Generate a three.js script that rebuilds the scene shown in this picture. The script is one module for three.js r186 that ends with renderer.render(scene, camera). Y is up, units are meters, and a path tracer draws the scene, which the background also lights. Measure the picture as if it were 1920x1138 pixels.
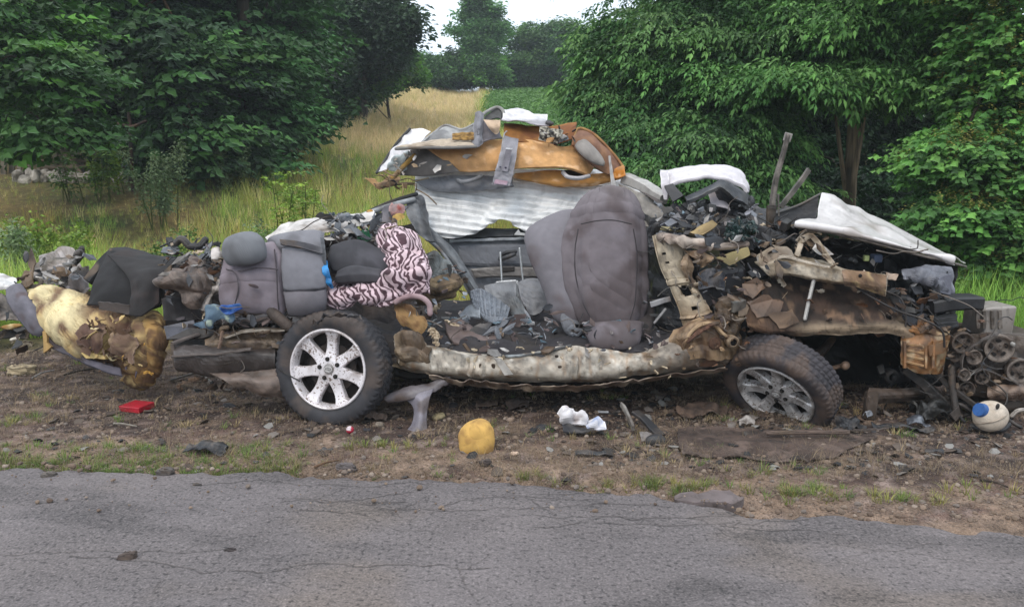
import * as THREE from 'three';
import { mergeGeometries } from 'three/addons/utils/BufferGeometryUtils.js';
import { RoundedBoxGeometry } from 'three/addons/geometries/RoundedBoxGeometry.js';
import { ImprovedNoise } from 'three/addons/math/ImprovedNoise.js';

// ---------- camera, sky, sun, exposure ----------
const CAM_H = 1.55, PITCH = 10.3 * Math.PI / 180, F = 1663;
const scene = new THREE.Scene();
const camera = new THREE.PerspectiveCamera(2 * Math.atan(569 / F) * 180 / Math.PI, 1920 / 1138, 0.1, 900);
camera.position.set(0, CAM_H, 0);
camera.rotation.x = -PITCH;
scene.add(camera);
function skyTexture() {
  const w = 512, h = 256, data = new Float32Array(w * h * 4);
  for (let y = 0; y < h; y++) for (let x = 0; x < w; x++) {
    const el = (y + 0.5) / h * Math.PI - Math.PI / 2, az = x / w * Math.PI * 2;
    const n = 0.5 + 0.25 * Math.sin(az * 3 + 4 * el) + 0.15 * Math.sin(az * 7 - 9 * el + 1) + 0.1 * Math.sin(az * 13 + 17 * el);
    const up = Math.max(0, Math.sin(el)), k = (0.86 + 0.5 * Math.pow(up, 0.7)) * (0.94 + 0.1 * n);
    const i = (y * w + x) * 4;
    if (el < -0.02) { data[i] = 0.12; data[i + 1] = 0.13; data[i + 2] = 0.1; }
    else { data[i] = k * (0.80 + 0.12 * up); data[i + 1] = k * (0.92 + 0.06 * up); data[i + 2] = k * 1.06; }
    data[i + 3] = 1;
  }
  const t = new THREE.DataTexture(data, w, h, THREE.RGBAFormat, THREE.FloatType);
  t.mapping = THREE.EquirectangularReflectionMapping; t.magFilter = t.minFilter = THREE.LinearFilter; t.needsUpdate = true;
  return t;
}
scene.background = skyTexture(); scene.environment = scene.background;
const sun = new THREE.DirectionalLight(0xfff2e2, 0.9);
sun.position.set(-6, 16, 7); sun.target.position.set(0, 0, -6);
sun.castShadow = true; sun.shadow.radius = 40; sun.shadow.mapSize.set(2048, 2048);
Object.assign(sun.shadow.camera, { left: -20, right: 20, top: 20, bottom: -20, near: 1, far: 60 });
scene.add(sun, sun.target);
const renderer = new THREE.WebGLRenderer({ antialias: true });
renderer.toneMapping = THREE.LinearToneMapping; renderer.toneMappingExposure = 1.5;
renderer.shadowMap.enabled = true;
scene.fog = new THREE.FogExp2(0xd5dfe6, 0.0015);

// ---------- helpers ----------
let seed = 20240611;
const reseed = (s) => { seed = s >>> 0; };
function rnd() { seed = (seed + 0x6D2B79F5) | 0; let t = Math.imul(seed ^ (seed >>> 15), 1 | seed); t = (t + Math.imul(t ^ (t >>> 7), 61 | t)) ^ t; return ((t ^ (t >>> 14)) >>> 0) / 4294967296; }
const rr = (a, b) => a + (b - a) * rnd(), pick = (a) => a[Math.floor(rnd() * a.length) % a.length];
const clamp = (x, a = 0, b = 1) => Math.min(b, Math.max(a, x)), lerp = (a, b, t) => a + (b - a) * t, smooth = (a, b, x) => { const t = clamp((x - a) / (b - a)); return t * t * (3 - 2 * t); };
const perlin = new ImprovedNoise();
const noise = (x, y, z = 0) => perlin.noise(x + 31.7, y + 17.3, z + 7.9);
function fbm(x, y, z = 0, o = 4) { let s = 0, a = 0.5, f = 1; for (let i = 0; i < o; i++) { s += a * noise(x * f, y * f, z * f); a *= 0.5; f *= 2.03; } return s; }
function ridged(x, y, z = 0, o = 3) { let s = 0, a = 0.5, f = 1; for (let i = 0; i < o; i++) { s += a * (1 - 2 * Math.abs(noise(x * f, y * f, z * f))); a *= 0.5; f *= 2.1; } return s; }
function hash2(x, y) { let h = Math.imul(x, 374761393) + Math.imul(y, 668265263); h = Math.imul(h ^ (h >>> 13), 1274126177); return ((h ^ (h >>> 16)) >>> 0) / 4294967296; }
// folds with sharp creases and flat faces between, as in crumpled sheet metal
const FOLDS = []; for (let i = 0; i < 7; i++) { const a = hash2(i, 71) * 6.283, b = (hash2(i, 72) - 0.5) * 2.4; FOLDS.push([Math.cos(a) * Math.cos(b), Math.sin(b), Math.sin(a) * Math.cos(b), 0.55 + 1.5 * hash2(i, 73), 1 / (0.7 + 1.2 * hash2(i, 73))]); }
function crease(x, y, z) { let s = 0, w = 0; const a = noise(x * 0.6, y * 0.6, z * 0.6) * 0.9, b = noise(x * 0.6 + 9, y * 0.6, z * 0.6) * 0.9; for (const [dx, dy, dz, f, k] of FOLDS) { const t = (x + a) * dx * f + (y + b) * dy * f + z * dz * f, q = t - Math.floor(t); s += k * (Math.abs(q - 0.5) * 4 - 1); w += k; } return s / w * 1.6; }
const V = (x, y, z) => new THREE.Vector3(x, y, z);
const CP = Math.cos(PITCH), SP = Math.sin(PITCH);
function at(px, py, d) {              // the point on the sight line of a photo pixel that lies d metres in front of the camera's foot
  const x = (px - 960) / F, y = -(py - 569) / F, yy = y * CP - SP, zz = -y * SP - CP, s = d / -zz;
  return V(x * s, CAM_H + yy * s, -d);
}
const P = (p) => p.isVector3 ? p.clone() : at(p[0], p[1], p[2]);
const hex = (h) => new THREE.Color(h);
// height of the land
const EDGE = [[-30, 4.25], [-2.4, 4.08], [-1, 4.0], [0, 3.94], [0.45, 3.77], [0.85, 3.62], [1.9, 3.36], [4, 3.1], [30, 2.9]];
function edgeAt(x) { for (let i = 1; i < EDGE.length; i++) if (x <= EDGE[i][0]) { const [a, b] = [EDGE[i - 1], EDGE[i]]; return lerp(a[1], b[1], (x - a[0]) / (b[0] - a[0])); } return 2.9; }
const roadEdge = (x) => edgeAt(x) + 0.07 * fbm(x * 1.7, 3.3) + 0.045 * noise(x * 9, 1.2) + 0.02 * noise(x * 27, 4.2) + (x > 0.3 ? 0.12 * noise(x * 3.1, 8.2) * Math.min(1, x) : 0);
function H(x, d) {
  let h = 0;
  if (d > 7.2) { const t = Math.min(d, 46) - 7.2; h += t < 4 ? 0.0138 * t * t : 0.11 * (t - 2); }
  if (d > 46) h += (d - 46) * 0.012;
  h += 0.42 * smooth(-2.6, -5, x) * smooth(9, 13.6, d);
  h += 0.25 * fbm(x * 0.11, d * 0.11, 2) * smooth(8, 18, d);
  h += 0.03 * fbm(x * 0.9, d * 0.9, 5) * smooth(4, 5, d);
  const v = smooth(0, 0.25, d - edgeAt(x));
  h += v * (0.018 * fbm(x * 3, d * 3, 1) + 0.012 * fbm(x * 11, d * 11, 4)) - (1 - v) * 0.03;
  return h;
}
const ground = (px, py) => {          // where the sight line of a photo pixel meets the land
  let lo = 1.5, hi = 200, p; 
  for (let d = 1.5; d < 200; d *= 1.01) { p = at(px, py, d); if (p.y < H(p.x, d)) { hi = d; lo = d / 1.01; break; } }
  for (let i = 0; i < 24; i++) { const m = (lo + hi) / 2; p = at(px, py, m); if (p.y < H(p.x, m)) hi = m; else lo = m; }
  return at(px, py, hi);
};
// naming and tagging
const taken = new Map();
function numbered(n) { const k = taken.get(n) ?? 0; taken.set(n, k + 1); return k ? n + '_' + String(k).padStart(3, '0') : n; }
const ORG = new Map();
function tag(o, label, category, group, kind) { if (label) o.userData.label = label; if (category) o.userData.category = category; if (group) o.userData.group = group; if (kind) o.userData.kind = kind; return o; }
function shade(m) { m.castShadow = true; m.receiveShadow = true; return m; }
function thing(name, label, category, pos, group) {
  const g = new THREE.Group(); g.name = numbered(name); g.position.copy(pos); tag(g, label, category, group); scene.add(g); ORG.set(g, pos.clone()); return g;
}
function part(parent, name, geo, mat, label) {
  const o = ORG.get(parent); geo.translate(-o.x, -o.y, -o.z);
  const m = shade(new THREE.Mesh(geo, mat)); m.name = numbered(name); if (label) m.userData.label = label; parent.add(m); ORG.set(m, o); return m;
}
function single(name, label, category, geo, mat, group) {
  geo.computeBoundingBox(); const b = geo.boundingBox, c = V((b.min.x + b.max.x) / 2, b.min.y, (b.min.z + b.max.z) / 2);
  geo.translate(-c.x, -c.y, -c.z); const m = shade(new THREE.Mesh(geo, mat)); m.name = numbered(name); m.position.copy(c); tag(m, label, category, group); scene.add(m); ORG.set(m, c); return m;
}
function struct(name, geo, mat) { const m = shade(new THREE.Mesh(geo, mat)); m.name = numbered(name); m.userData.kind = 'structure'; scene.add(m); return m; }
// ---------- textures ----------
function tileNoise(x, y, n) { const xi = Math.floor(x), yi = Math.floor(y), m = (a) => ((a % n) + n) % n, s = (t) => t * t * (3 - 2 * t), fx = s(x - xi), fy = s(y - yi); return lerp(lerp(hash2(m(xi), m(yi)), hash2(m(xi + 1), m(yi)), fx), lerp(hash2(m(xi), m(yi + 1)), hash2(m(xi + 1), m(yi + 1)), fx), fy); }
function tileFbm(u, v, n, o = 4) { let s = 0, a = 0.5; for (let i = 0; i < o; i++) { s += a * tileNoise(u * n, v * n, n); a *= 0.5; n *= 2; } return s / (1 - Math.pow(0.5, o)); }
function tex(w, h, fn, rep = 1, srgb = false) {
  const data = new Uint8Array(w * h * 4), c = [0, 0, 0];
  for (let y = 0; y < h; y++) for (let x = 0; x < w; x++) { fn(x / w, y / h, c); const i = (y * w + x) * 4; for (let k = 0; k < 3; k++) data[i + k] = clamp(c[k]) * 255; data[i + 3] = 255; }
  const t = new THREE.DataTexture(data, w, h); t.wrapS = t.wrapT = THREE.RepeatWrapping; t.magFilter = THREE.LinearFilter; t.minFilter = THREE.LinearMipmapLinearFilter; t.generateMipmaps = true; if (srgb) t.colorSpace = THREE.SRGBColorSpace;
  t.repeat.set(rep, rep); t.needsUpdate = true; return t;
}
const grey = (f) => (u, v, c) => { c[0] = c[1] = c[2] = f(u, v); };
const grimeMap = tex(512, 512, (u, v, c) => { const a = tileFbm(u, v, 6, 5), s = tileFbm(u + 0.3, v * 0.5, 40, 3), sp = tileNoise(u * 90, v * 90, 90) > 0.88 ? 0.1 : 0; const k = 0.97 - 0.42 * smooth(0.45, 0.75, a) - 0.22 * smooth(0.5, 0.8, s) - sp; c[0] = k; c[1] = k * 0.97; c[2] = k * 0.93; }, 1.4);
const paintMap = tex(512, 512, grey((u, v) => 0.98 - 0.2 * smooth(0.5, 0.8, tileFbm(u, v, 5, 5)) - 0.12 * smooth(0.6, 0.8, tileFbm(u + 0.2, v * 0.6, 24, 3)) - (tileNoise(u * 110, v * 110, 110) > 0.93 ? 0.16 : 0)), 1.3);
const spatterMap = tex(512, 512, (u, v, c) => { const a = tileNoise(u * 60, v * 60, 60), b = tileNoise(u * 110 + 7, v * 110, 110), g = tileFbm(u, v, 5, 4), k = Math.max(smooth(0.74, 0.84, a + 0.25 * (g - 0.5)), 0.8 * smooth(0.8, 0.88, b + 0.3 * (g - 0.5))); c[0] = lerp(1, 0.3, k); c[1] = lerp(1, 0.24, k); c[2] = lerp(1, 0.2, k); }, 2);
const weaveMap = tex(256, 256, grey((u, v) => 0.78 + 0.12 * Math.sin(u * 2 * Math.PI * 48) * Math.sin(v * 2 * Math.PI * 48) + 0.2 * (tileFbm(u, v, 8, 5) - 0.5)), 4);
const foamMap = tex(512, 512, grey((u, v) => { const a = tileFbm(u, v, 60, 3), b = tileFbm(u, v, 5, 4); return 1 - 0.12 * smooth(0.6, 0.8, a) - 0.22 * b; }), 2.5);
const roughMap = tex(512, 512, grey((u, v) => { const a = tileFbm(u, v, 10, 5); return 0.75 + 0.5 * (a - 0.5) + 0.2 * (tileNoise(u * 128, v * 128, 128) - 0.5); }), 2);
const M = {};
function mat(name, o, phys) { const m = new (phys ? THREE.MeshPhysicalMaterial : THREE.MeshStandardMaterial)({ vertexColors: true, side: THREE.DoubleSide, ...o }); m.name = name; M[name] = m; return m; }
mat('metal', { map: grimeMap, roughness: 0.5, metalness: 0.15, bumpMap: grimeMap, bumpScale: 0.005 });
mat('paint', { map: paintMap, roughness: 0.34, metalness: 0, clearcoat: 0.4, clearcoatRoughness: 0.25 }, true);
mat('rim', { map: spatterMap, roughness: 0.38, metalness: 0.25 });
mat('bright', { map: roughMap, roughness: 0.32, metalness: 0.75 });
mat('fabric', { map: weaveMap, roughness: 0.95, bumpMap: weaveMap, bumpScale: 0.0015 });
mat('plastic', { map: roughMap, roughness: 0.5, bumpMap: roughMap, bumpScale: 0.002 });
mat('dull', { map: grimeMap, roughness: 0.9, bumpMap: grimeMap, bumpScale: 0.006 });
mat('foam', { map: foamMap, roughness: 1, bumpMap: foamMap, bumpScale: 0.0025 });
mat('rubber', { map: roughMap, roughness: 0.75, bumpMap: roughMap, bumpScale: 0.001 });
mat('wood', { map: roughMap, roughness: 0.95, bumpMap: roughMap, bumpScale: 0.006 });
// ---------- geometry ----------
function paint(geo, s) {              // s: c base colour, d second colour, m how much of it, f size of its patches (per metre), v light and dark variation
  if (typeof s === 'string') s = { c: s };
  const p = geo.attributes.position, n = p.count, a = new Float32Array(n * 3), c = hex(s.c), d = hex(s.d ?? '#5f5144'), e = s.e ? hex(s.e) : null, k = new THREE.Color(), f = s.f ?? 6, o = s.o ?? 0;
  for (let i = 0; i < n; i++) {
    const x = p.getX(i), y = p.getY(i), z = p.getZ(i), q = fbm(x * f + o, y * f, z * f, 4) + 0.5, t = smooth(1 - (s.m ?? 0.2) - 0.13, 1 - (s.m ?? 0.2) + 0.13, q + 0.08);
    k.copy(c).lerp(d, t * (s.a ?? 0.9));
    if (e) k.lerp(e, smooth(0.12, 0.3, fbm(x * f * 1.7 + 40, y * f * 1.7, z * f * 1.7, 4)));
    if (s.fn) s.fn(k, x, y, z, i);
    const b = 1 + (s.v ?? 0.24) * 2 * fbm(x * 23, y * 23, z * 23, 2); a[i * 3] = k.r * b; a[i * 3 + 1] = k.g * b; a[i * 3 + 2] = k.b * b;
  }
  geo.setAttribute('color', new THREE.BufferAttribute(a, 3)); return geo;
}
function cat1(p0, p1, p2, p3, t) { return p0.clone().multiplyScalar(-0.5 * t + t * t - 0.5 * t * t * t).addScaledVector(p1, 1 - 2.5 * t * t + 1.5 * t * t * t).addScaledVector(p2, 0.5 * t + 2 * t * t - 1.5 * t * t * t).addScaledVector(p3, -0.5 * t * t + 0.5 * t * t * t); }
function along(pts, t, lin) {
  const n = pts.length - 1, x = clamp(t) * n, i = Math.min(n - 1, Math.floor(x)), f = x - i;
  if (lin || n === 1) return pts[i].clone().lerp(pts[i + 1], f);
  const g = (k) => k < 0 ? pts[0].clone().multiplyScalar(2).sub(pts[1]) : k > n ? pts[n].clone().multiplyScalar(2).sub(pts[n - 1]) : pts[k];
  return cat1(g(i - 1), pts[i], pts[i + 1], g(i + 2), f);
}
// a sheet through rows of points: crumpled, torn at the edges, with thickness t (puff: a cushion that closes towards its edges)
function patch(rows, o = {}) {
  rows = rows.map((r) => r.map(P));
  let lu = 0, lv = 0; for (const r of rows) { let l = 0; for (let i = 1; i < r.length; i++) l += r[i].distanceTo(r[i - 1]); lu = Math.max(lu, l); }
  for (const e of [0, 1]) { let l = 0; for (let i = 1; i < rows.length; i++) l += along(rows[i], e).distanceTo(along(rows[i - 1], e)); lv = Math.max(lv, l); }
  const cell = o.cell ?? 0.02, nu = Math.max(6, Math.min(150, Math.ceil(lu / cell))), nv = Math.max(6, Math.min(150, Math.ceil(lv / cell)));
  const G = [], off = o.off ?? rnd() * 90, rag = o.rag ?? 0, S = (u, v) => along(rows.map((r) => along(r, u, o.lin)), v, o.lin ?? o.linv);
  const e = (x, k) => rag * Math.max(0, 0.4 + 1.2 * fbm(x * (o.rf ?? 4) + off, k * 7.1, 3, 3));
  for (let j = 0; j <= nv; j++) for (let i = 0; i <= nu; i++) {
    let u = i / nu, v = j / nv; const u0 = u, v0 = v;
    if (rag) { u = lerp(e(v0 * lv * 2, 1) / lu, 1 - e(v0 * lv * 2, 2) / lu, u0); v = lerp(e(u0 * lu * 2, 3) / lv, 1 - e(u0 * lu * 2, 4) / lv, v0); }
    G.push({ p: S(u, v), u, v, u0, v0 });
  }
  const id = (i, j) => j * (nu + 1) + i, nrm = (G, key) => G.map((g, k) => { const i = k % (nu + 1), j = (k - i) / (nu + 1), a = G[id(Math.min(nu, i + 1), j)][key].clone().sub(G[id(Math.max(0, i - 1), j)][key]), b = G[id(i, Math.min(nv, j + 1))][key].clone().sub(G[id(i, Math.max(0, j - 1))][key]); const n = a.cross(b); return n.lengthSq() > 1e-14 ? n.normalize() : V(0, 0, 1); });
  const N = nrm(G, 'p'), amp = o.amp ?? 0.008, fr = o.fr ?? 5;
  G.forEach((g, k) => { const q = g.p, h = amp * ((o.soft ? 2 * fbm(q.x * fr + off, q.y * fr, q.z * fr, 3) : 1.15 * crease(q.x * fr * 0.62 + off, q.y * fr * 0.62, q.z * fr * 0.62)) ) + (o.fine ?? (o.soft ? 0.0008 : 0.004)) * (o.soft ? fbm(q.x * 30 + off, q.y * 30, q.z * 30, 2) : crease(q.x * 11 + off, q.y * 11, q.z * 11)) + (o.bump ? o.bump(g.u0, g.v0, q) : 0); g.q = q.clone().addScaledVector(N[k], h); });
  const N2 = nrm(G, 'q'), t = (o.t ?? 0.004) / 2, pos = [], uv = [], idx = [], n = G.length;
  for (const s of [1, -1]) G.forEach((g, k) => { let w = t; if (o.puff) { const a = 1 - Math.pow(Math.abs(2 * g.u0 - 1), o.puff), b = 1 - Math.pow(Math.abs(2 * g.v0 - 1), o.puff); w = t * Math.pow(clamp(a * b), 0.45) + 0.0005; } const q = g.q.clone().addScaledVector(N2[k], s * w); pos.push(q.x, q.y, q.z); uv.push(g.u * lu, g.v * lv); });
  const quad = (a, b, c, d) => idx.push(a, b, c, a, c, d);
  for (let j = 0; j < nv; j++) for (let i = 0; i < nu; i++) {
    if (o.hole && o.hole((i + 0.5) / nu, (j + 0.5) / nv)) continue;
    quad(id(i, j), id(i + 1, j), id(i + 1, j + 1), id(i, j + 1)); quad(n + id(i, j), n + id(i, j + 1), n + id(i + 1, j + 1), n + id(i + 1, j));
  }
  const rim = []; for (let i = 0; i < nu; i++) rim.push([id(i, 0), id(i + 1, 0)]); for (let j = 0; j < nv; j++) rim.push([id(nu, j), id(nu, j + 1)]); for (let i = nu; i > 0; i--) rim.push([id(i, nv), id(i - 1, nv)]); for (let j = nv; j > 0; j--) rim.push([id(0, j), id(0, j - 1)]);
  for (const [a, b] of rim) quad(b, a, n + a, n + b);
  const g = new THREE.BufferGeometry(); g.setAttribute('position', new THREE.Float32BufferAttribute(pos, 3)); g.setAttribute('uv', new THREE.Float32BufferAttribute(uv, 2)); g.setIndex(idx); g.computeVertexNormals(); paint(g, o.col ?? '#888888');
  if (!o.soft && !o.smooth && o.edge !== false) { const ca = g.attributes.color, e = new THREE.Color(), k = new THREE.Color(), cu = 1.4 / nu, cv = 1.4 / nv; for (let i = 0; i < ca.count; i++) { const q = G[i % n], b = Math.max(clamp(1 - Math.min(q.u0, 1 - q.u0) / cu), clamp(1 - Math.min(q.v0, 1 - q.v0) / cv)); if (b <= 0) continue; const w = 0.75 * b * smooth(-0.1, 0.2, fbm(q.q.x * 9 + off, q.q.y * 9, q.q.z * 9, 2)); k.fromArray(ca.array, i * 3); e.copy(k).multiplyScalar(1.5).addScalar(0.06); k.lerp(e, w); k.toArray(ca.array, i * 3); } }  // paler borders: worn bare lips, doubling as edge highlights put into the colour
  if (o.soft || o.smooth) return g;
  const f = g.toNonIndexed(); f.computeVertexNormals(); return f;
}
function plain(g) { const q = g.index ? g.toNonIndexed() : g; for (const k of Object.keys(q.attributes)) if (!['position', 'normal', 'uv', 'color'].includes(k)) q.deleteAttribute(k); return q; }
function boxUV(g) { const p = g.attributes.position, n = g.attributes.normal, uv = new Float32Array(p.count * 2); for (let i = 0; i < p.count; i++) { const a = Math.abs(n.getX(i)), b = Math.abs(n.getY(i)), c = Math.abs(n.getZ(i)); const [u, v] = a > b && a > c ? [p.getZ(i), p.getY(i)] : b > c ? [p.getX(i), p.getZ(i)] : [p.getX(i), p.getY(i)]; uv[2 * i] = u; uv[2 * i + 1] = v; } g.setAttribute('uv', new THREE.BufferAttribute(uv, 2)); return g; }
// a rod or hose through points
function tube(pts, r, col, o = {}) {
  const q = pts.map(P), n = o.n ?? Math.max(6, q.length * 6), k = o.k ?? 8, cv = q.length > 2 && !o.lin ? new THREE.CatmullRomCurve3(q, false, 'centripetal') : new THREE.CurvePath();
  if (!cv.isCatmullRomCurve3) for (let i = 1; i < q.length; i++) cv.add(new THREE.LineCurve3(q[i - 1], q[i]));
  const g = new THREE.TubeGeometry(cv, n, 1, k, false), p = g.attributes.position, [r0, r1] = Array.isArray(r) ? r : [r, r];
  for (let i = 0; i <= n; i++) { const c = cv.getPointAt(i / n), R = lerp(r0, r1, i / n) * (1 + (o.rib ? o.rib * Math.sin(i * Math.PI) + o.rib * (i % 2) : 0)); for (let j = 0; j <= k; j++) { const m = i * (k + 1) + j; const dx = p.getX(m) - c.x, dy = p.getY(m) - c.y, dz = p.getZ(m) - c.z; p.setXYZ(m, c.x + dx * R, c.y + dy * R, c.z + dz * R); } }
  const caps = [plain(g)];
  for (const e of [0, 1]) { const c = cv.getPointAt(e), s = new THREE.SphereGeometry(e ? r1 : r0, 8, 6); s.translate(c.x, c.y, c.z); caps.push(plain(s)); }
  return paint(mergeGeometries(caps), col);
}
// a rectangular beam along points, w across and h high
function beam(pts, w, h, col, o = {}) {
  const q = pts.map(P), n = Math.max(8, Math.ceil(q.reduce((a, p, i) => i ? a + p.distanceTo(q[i - 1]) : 0, 0) / 0.02)), rows = [], b = Math.min(w, h) * 0.15, sec = [[-w, -h + b * 2], [-w + b * 2, -h], [w - b * 2, -h], [w, -h + b * 2], [w, h - b * 2], [w - b * 2, h], [-w + b * 2, h], [-w, h - b * 2]].map(([x, y]) => [x / 2, y / 2]);
  const pos = [], idx = [], off = rnd() * 50;
  for (let i = 0; i <= n; i++) {
    const c = along(q, i / n, o.lin ?? true), a = along(q, Math.min(1, i / n + 0.01), o.lin ?? true).sub(along(q, Math.max(0, i / n - 0.01), o.lin ?? true)).normalize();
    let up = o.up ? o.up.clone() : Math.abs(a.y) > 0.9 ? V(1, 0, 0) : V(0, 1, 0); const sd = a.clone().cross(up).normalize(); up = sd.clone().cross(a).normalize();
    for (const [x, y] of sec) { const p = c.clone().addScaledVector(sd, x).addScaledVector(up, y), k = (o.amp ?? 0.006) * 2; p.x += k * fbm(p.x * 9 + off, p.y * 9, p.z * 9); p.y += k * fbm(p.x * 9, p.y * 9 + off, p.z * 9); p.z += k * fbm(p.x * 9, p.y * 9, p.z * 9 + off); pos.push(p.x, p.y, p.z); }
  }
  for (let i = 0; i < n; i++) for (let j = 0; j < 8; j++) { const a = i * 8 + j, b = i * 8 + (j + 1) % 8; idx.push(a, b, b + 8, a, b + 8, a + 8); }
  for (const e of [0, n]) for (let j = 1; j < 7; j++) idx.push(e * 8, e * 8 + j, e * 8 + j + 1);
  const g = new THREE.BufferGeometry(); g.setAttribute('position', new THREE.Float32BufferAttribute(pos, 3)); g.setIndex(idx);
  const f = g.toNonIndexed(); f.computeVertexNormals(); return paint(boxUV(f), col);
}
// a rounded box of the given size (m) around a photo pixel and depth
function box(p, size, rot, col, r = 0.006, dent = 0.004) {
  const g = new RoundedBoxGeometry(size[0], size[1], size[2], 4, Math.min(r, Math.min(...size) * 0.48)); const q = plain(g); q.rotateX(rot[0]); q.rotateY(rot[1]); q.rotateZ(rot[2]); const c = P(p); q.translate(c.x, c.y, c.z);
  jitter(q, dent, 9); return paint(boxUV(q), col);
}
function jitter(g, a, f) { const p = g.attributes.position; for (let i = 0; i < p.count; i++) { const x = p.getX(i), y = p.getY(i), z = p.getZ(i); p.setXYZ(i, x + a * 2 * fbm(x * f + 9, y * f, z * f, 3), y + a * 2 * fbm(x * f, y * f + 19, z * f, 3), z + a * 2 * fbm(x * f, y * f, z * f + 29, 3)); } g.computeVertexNormals(); return g; }
// a lump: super-ellipsoid with a rough skin
function blob(p, size, rot, col, o = {}) {
  const g = new THREE.SphereGeometry(1, o.n ?? 40, o.m ?? 28), a = g.attributes.position, e = o.e ?? 1, s = (x) => Math.sign(x) * Math.pow(Math.abs(x), e);
  for (let i = 0; i < a.count; i++) a.setXYZ(i, s(a.getX(i)) * size[0] / 2, s(a.getY(i)) * size[1] / 2, s(a.getZ(i)) * size[2] / 2);
  g.rotateX(rot[0]); g.rotateY(rot[1]); g.rotateZ(rot[2]); const c = P(p); g.translate(c.x, c.y, c.z);
  const q = a; for (let i = 0; i < q.count; i++) { const x = q.getX(i), y = q.getY(i), z = q.getZ(i), n = V(x - c.x, y - c.y, z - c.z).normalize(), f = o.f ?? 8, k = (o.amp ?? 0.01) * (o.soft ? 2 * fbm(x * f, y * f, z * f, 4) : 1.1 * crease(x * f * 0.7, y * f * 0.7, z * f * 0.7)); q.setXYZ(i, x + n.x * k, y + n.y * k, z + n.z * k); }
  g.computeVertexNormals(); paint(boxUV(g), col); if (o.soft || !(o.amp > 0.008)) return g; const ff = g.toNonIndexed(); ff.computeVertexNormals(); return ff;
}
// a plate cut to an outline (pixels, all at their own depth), t thick away from the camera; torn: uneven edge
function plate(out, t, col, o = {}) {
  let q = out.map(P); if (o.torn) { const r = []; q.forEach((p, i) => { const b = q[(i + 1) % q.length], n = Math.max(1, Math.round(p.distanceTo(b) / 0.03)); for (let k = 0; k < n; k++) { const m = p.clone().lerp(b, k / n); if (k) { m.x += rr(-1, 1) * o.torn; m.y += rr(-1, 1) * o.torn; } r.push(m); } }); q = r; }
  let n = V(0, 0, 0), c = V(0, 0, 0); q.forEach((p, i) => { const b = q[(i + 1) % q.length]; n.add(p.clone().cross(b)); c.add(p); }); c.divideScalar(q.length); n = V(0, 0, 0); q.forEach((p, i) => { const b = q[(i + 1) % q.length]; n.add(p.clone().sub(c).cross(b.clone().sub(c))); }); n.normalize();
  if (n.z > 0) { q.reverse(); n.negate(); }
  const ux = V(1, 0, 0).addScaledVector(n, -n.x).normalize(), uy = n.clone().cross(ux), flat = q.map((p) => new THREE.Vector2(p.clone().sub(c).dot(ux), p.clone().sub(c).dot(uy)));
  const cw = THREE.ShapeUtils.isClockWise(flat), tri = THREE.ShapeUtils.triangulateShape(cw ? flat.slice().reverse() : flat, []), m = q.length, map = (k) => cw ? m - 1 - k : k, pos = [], back = q.map((p) => p.clone().addScaledVector(n, t));
  const put = (...v) => v.forEach((p) => pos.push(p.x, p.y, p.z));
  for (const [a, b, d] of tri) { put(q[map(a)], q[map(b)], q[map(d)]); put(back[map(a)], back[map(d)], back[map(b)]); }
  for (let i = 0; i < m; i++) { const k = (i + 1) % m; put(q[i], back[i], back[k], q[i], back[k], q[k]); }
  const g = new THREE.BufferGeometry(); g.setAttribute('position', new THREE.Float32BufferAttribute(pos, 3)); g.computeVertexNormals(); return paint(boxUV(g), col);
}
function merge(...gs) { return mergeGeometries(gs.map(plain)); }
// ---------- land ----------
function lines(spec) { const out = [spec[0][0]]; for (let i = 0; i < spec.length; i++) { const [, end, s0, s1] = spec[i]; let x = out[out.length - 1], a = spec[i][0]; while (x < end - 1e-6) { const t = clamp((x - a) / (end - a)), s = lerp(s0, s1, t); x = Math.min(end, x + s); out.push(x); } } return out; }
function sheet(xs, ds, fy, fc) {
  const nx = xs.length, nd = ds.length, pos = new Float32Array(nx * nd * 3), col = new Float32Array(nx * nd * 3), uv = new Float32Array(nx * nd * 2), idx = [], c = new THREE.Color();
  for (let j = 0; j < nd; j++) for (let i = 0; i < nx; i++) { const k = j * nx + i, x = xs[i], d = ds[j]; pos.set([x, fy(x, d), -d], k * 3); fc(c, x, d); col.set([c.r, c.g, c.b], k * 3); uv.set([x, d], k * 2); }
  for (let j = 0; j < nd - 1; j++) for (let i = 0; i < nx - 1; i++) { const a = j * nx + i; idx.push(a, a + 1, a + nx + 1, a, a + nx + 1, a + nx); }
  const g = new THREE.BufferGeometry(); g.setAttribute('position', new THREE.BufferAttribute(pos, 3)); g.setAttribute('color', new THREE.BufferAttribute(col, 3)); g.setAttribute('uv', new THREE.BufferAttribute(uv, 2)); g.setIndex(idx); g.computeVertexNormals(); return g;
}
const xs = lines([[-320, -40, 60, 12], [-40, -4, 5, 0.12], [-4, 4, 0.03, 0.03], [4, 40, 0.12, 5], [40, 320, 12, 60]]);
const ds = lines([[-300, -20, 60, 10], [-20, 3, 6, 0.2], [3, 6.4, 0.022, 0.03], [6.4, 12, 0.08, 0.3], [12, 50, 0.4, 1.5], [50, 420, 3, 50]]);
const C = { dirt: hex('#6b554b'), dirtDark: hex('#44342d'), straw: hex('#8b7664'), stony: hex('#8a7870'), meadow: hex('#5d5a2c'), meadowDry: hex('#7f6a3c'), green: hex('#3a4a1c'), tan: hex('#a08a66'), crop: hex('#3c5426'), shade: hex('#2c2c18') };
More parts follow.
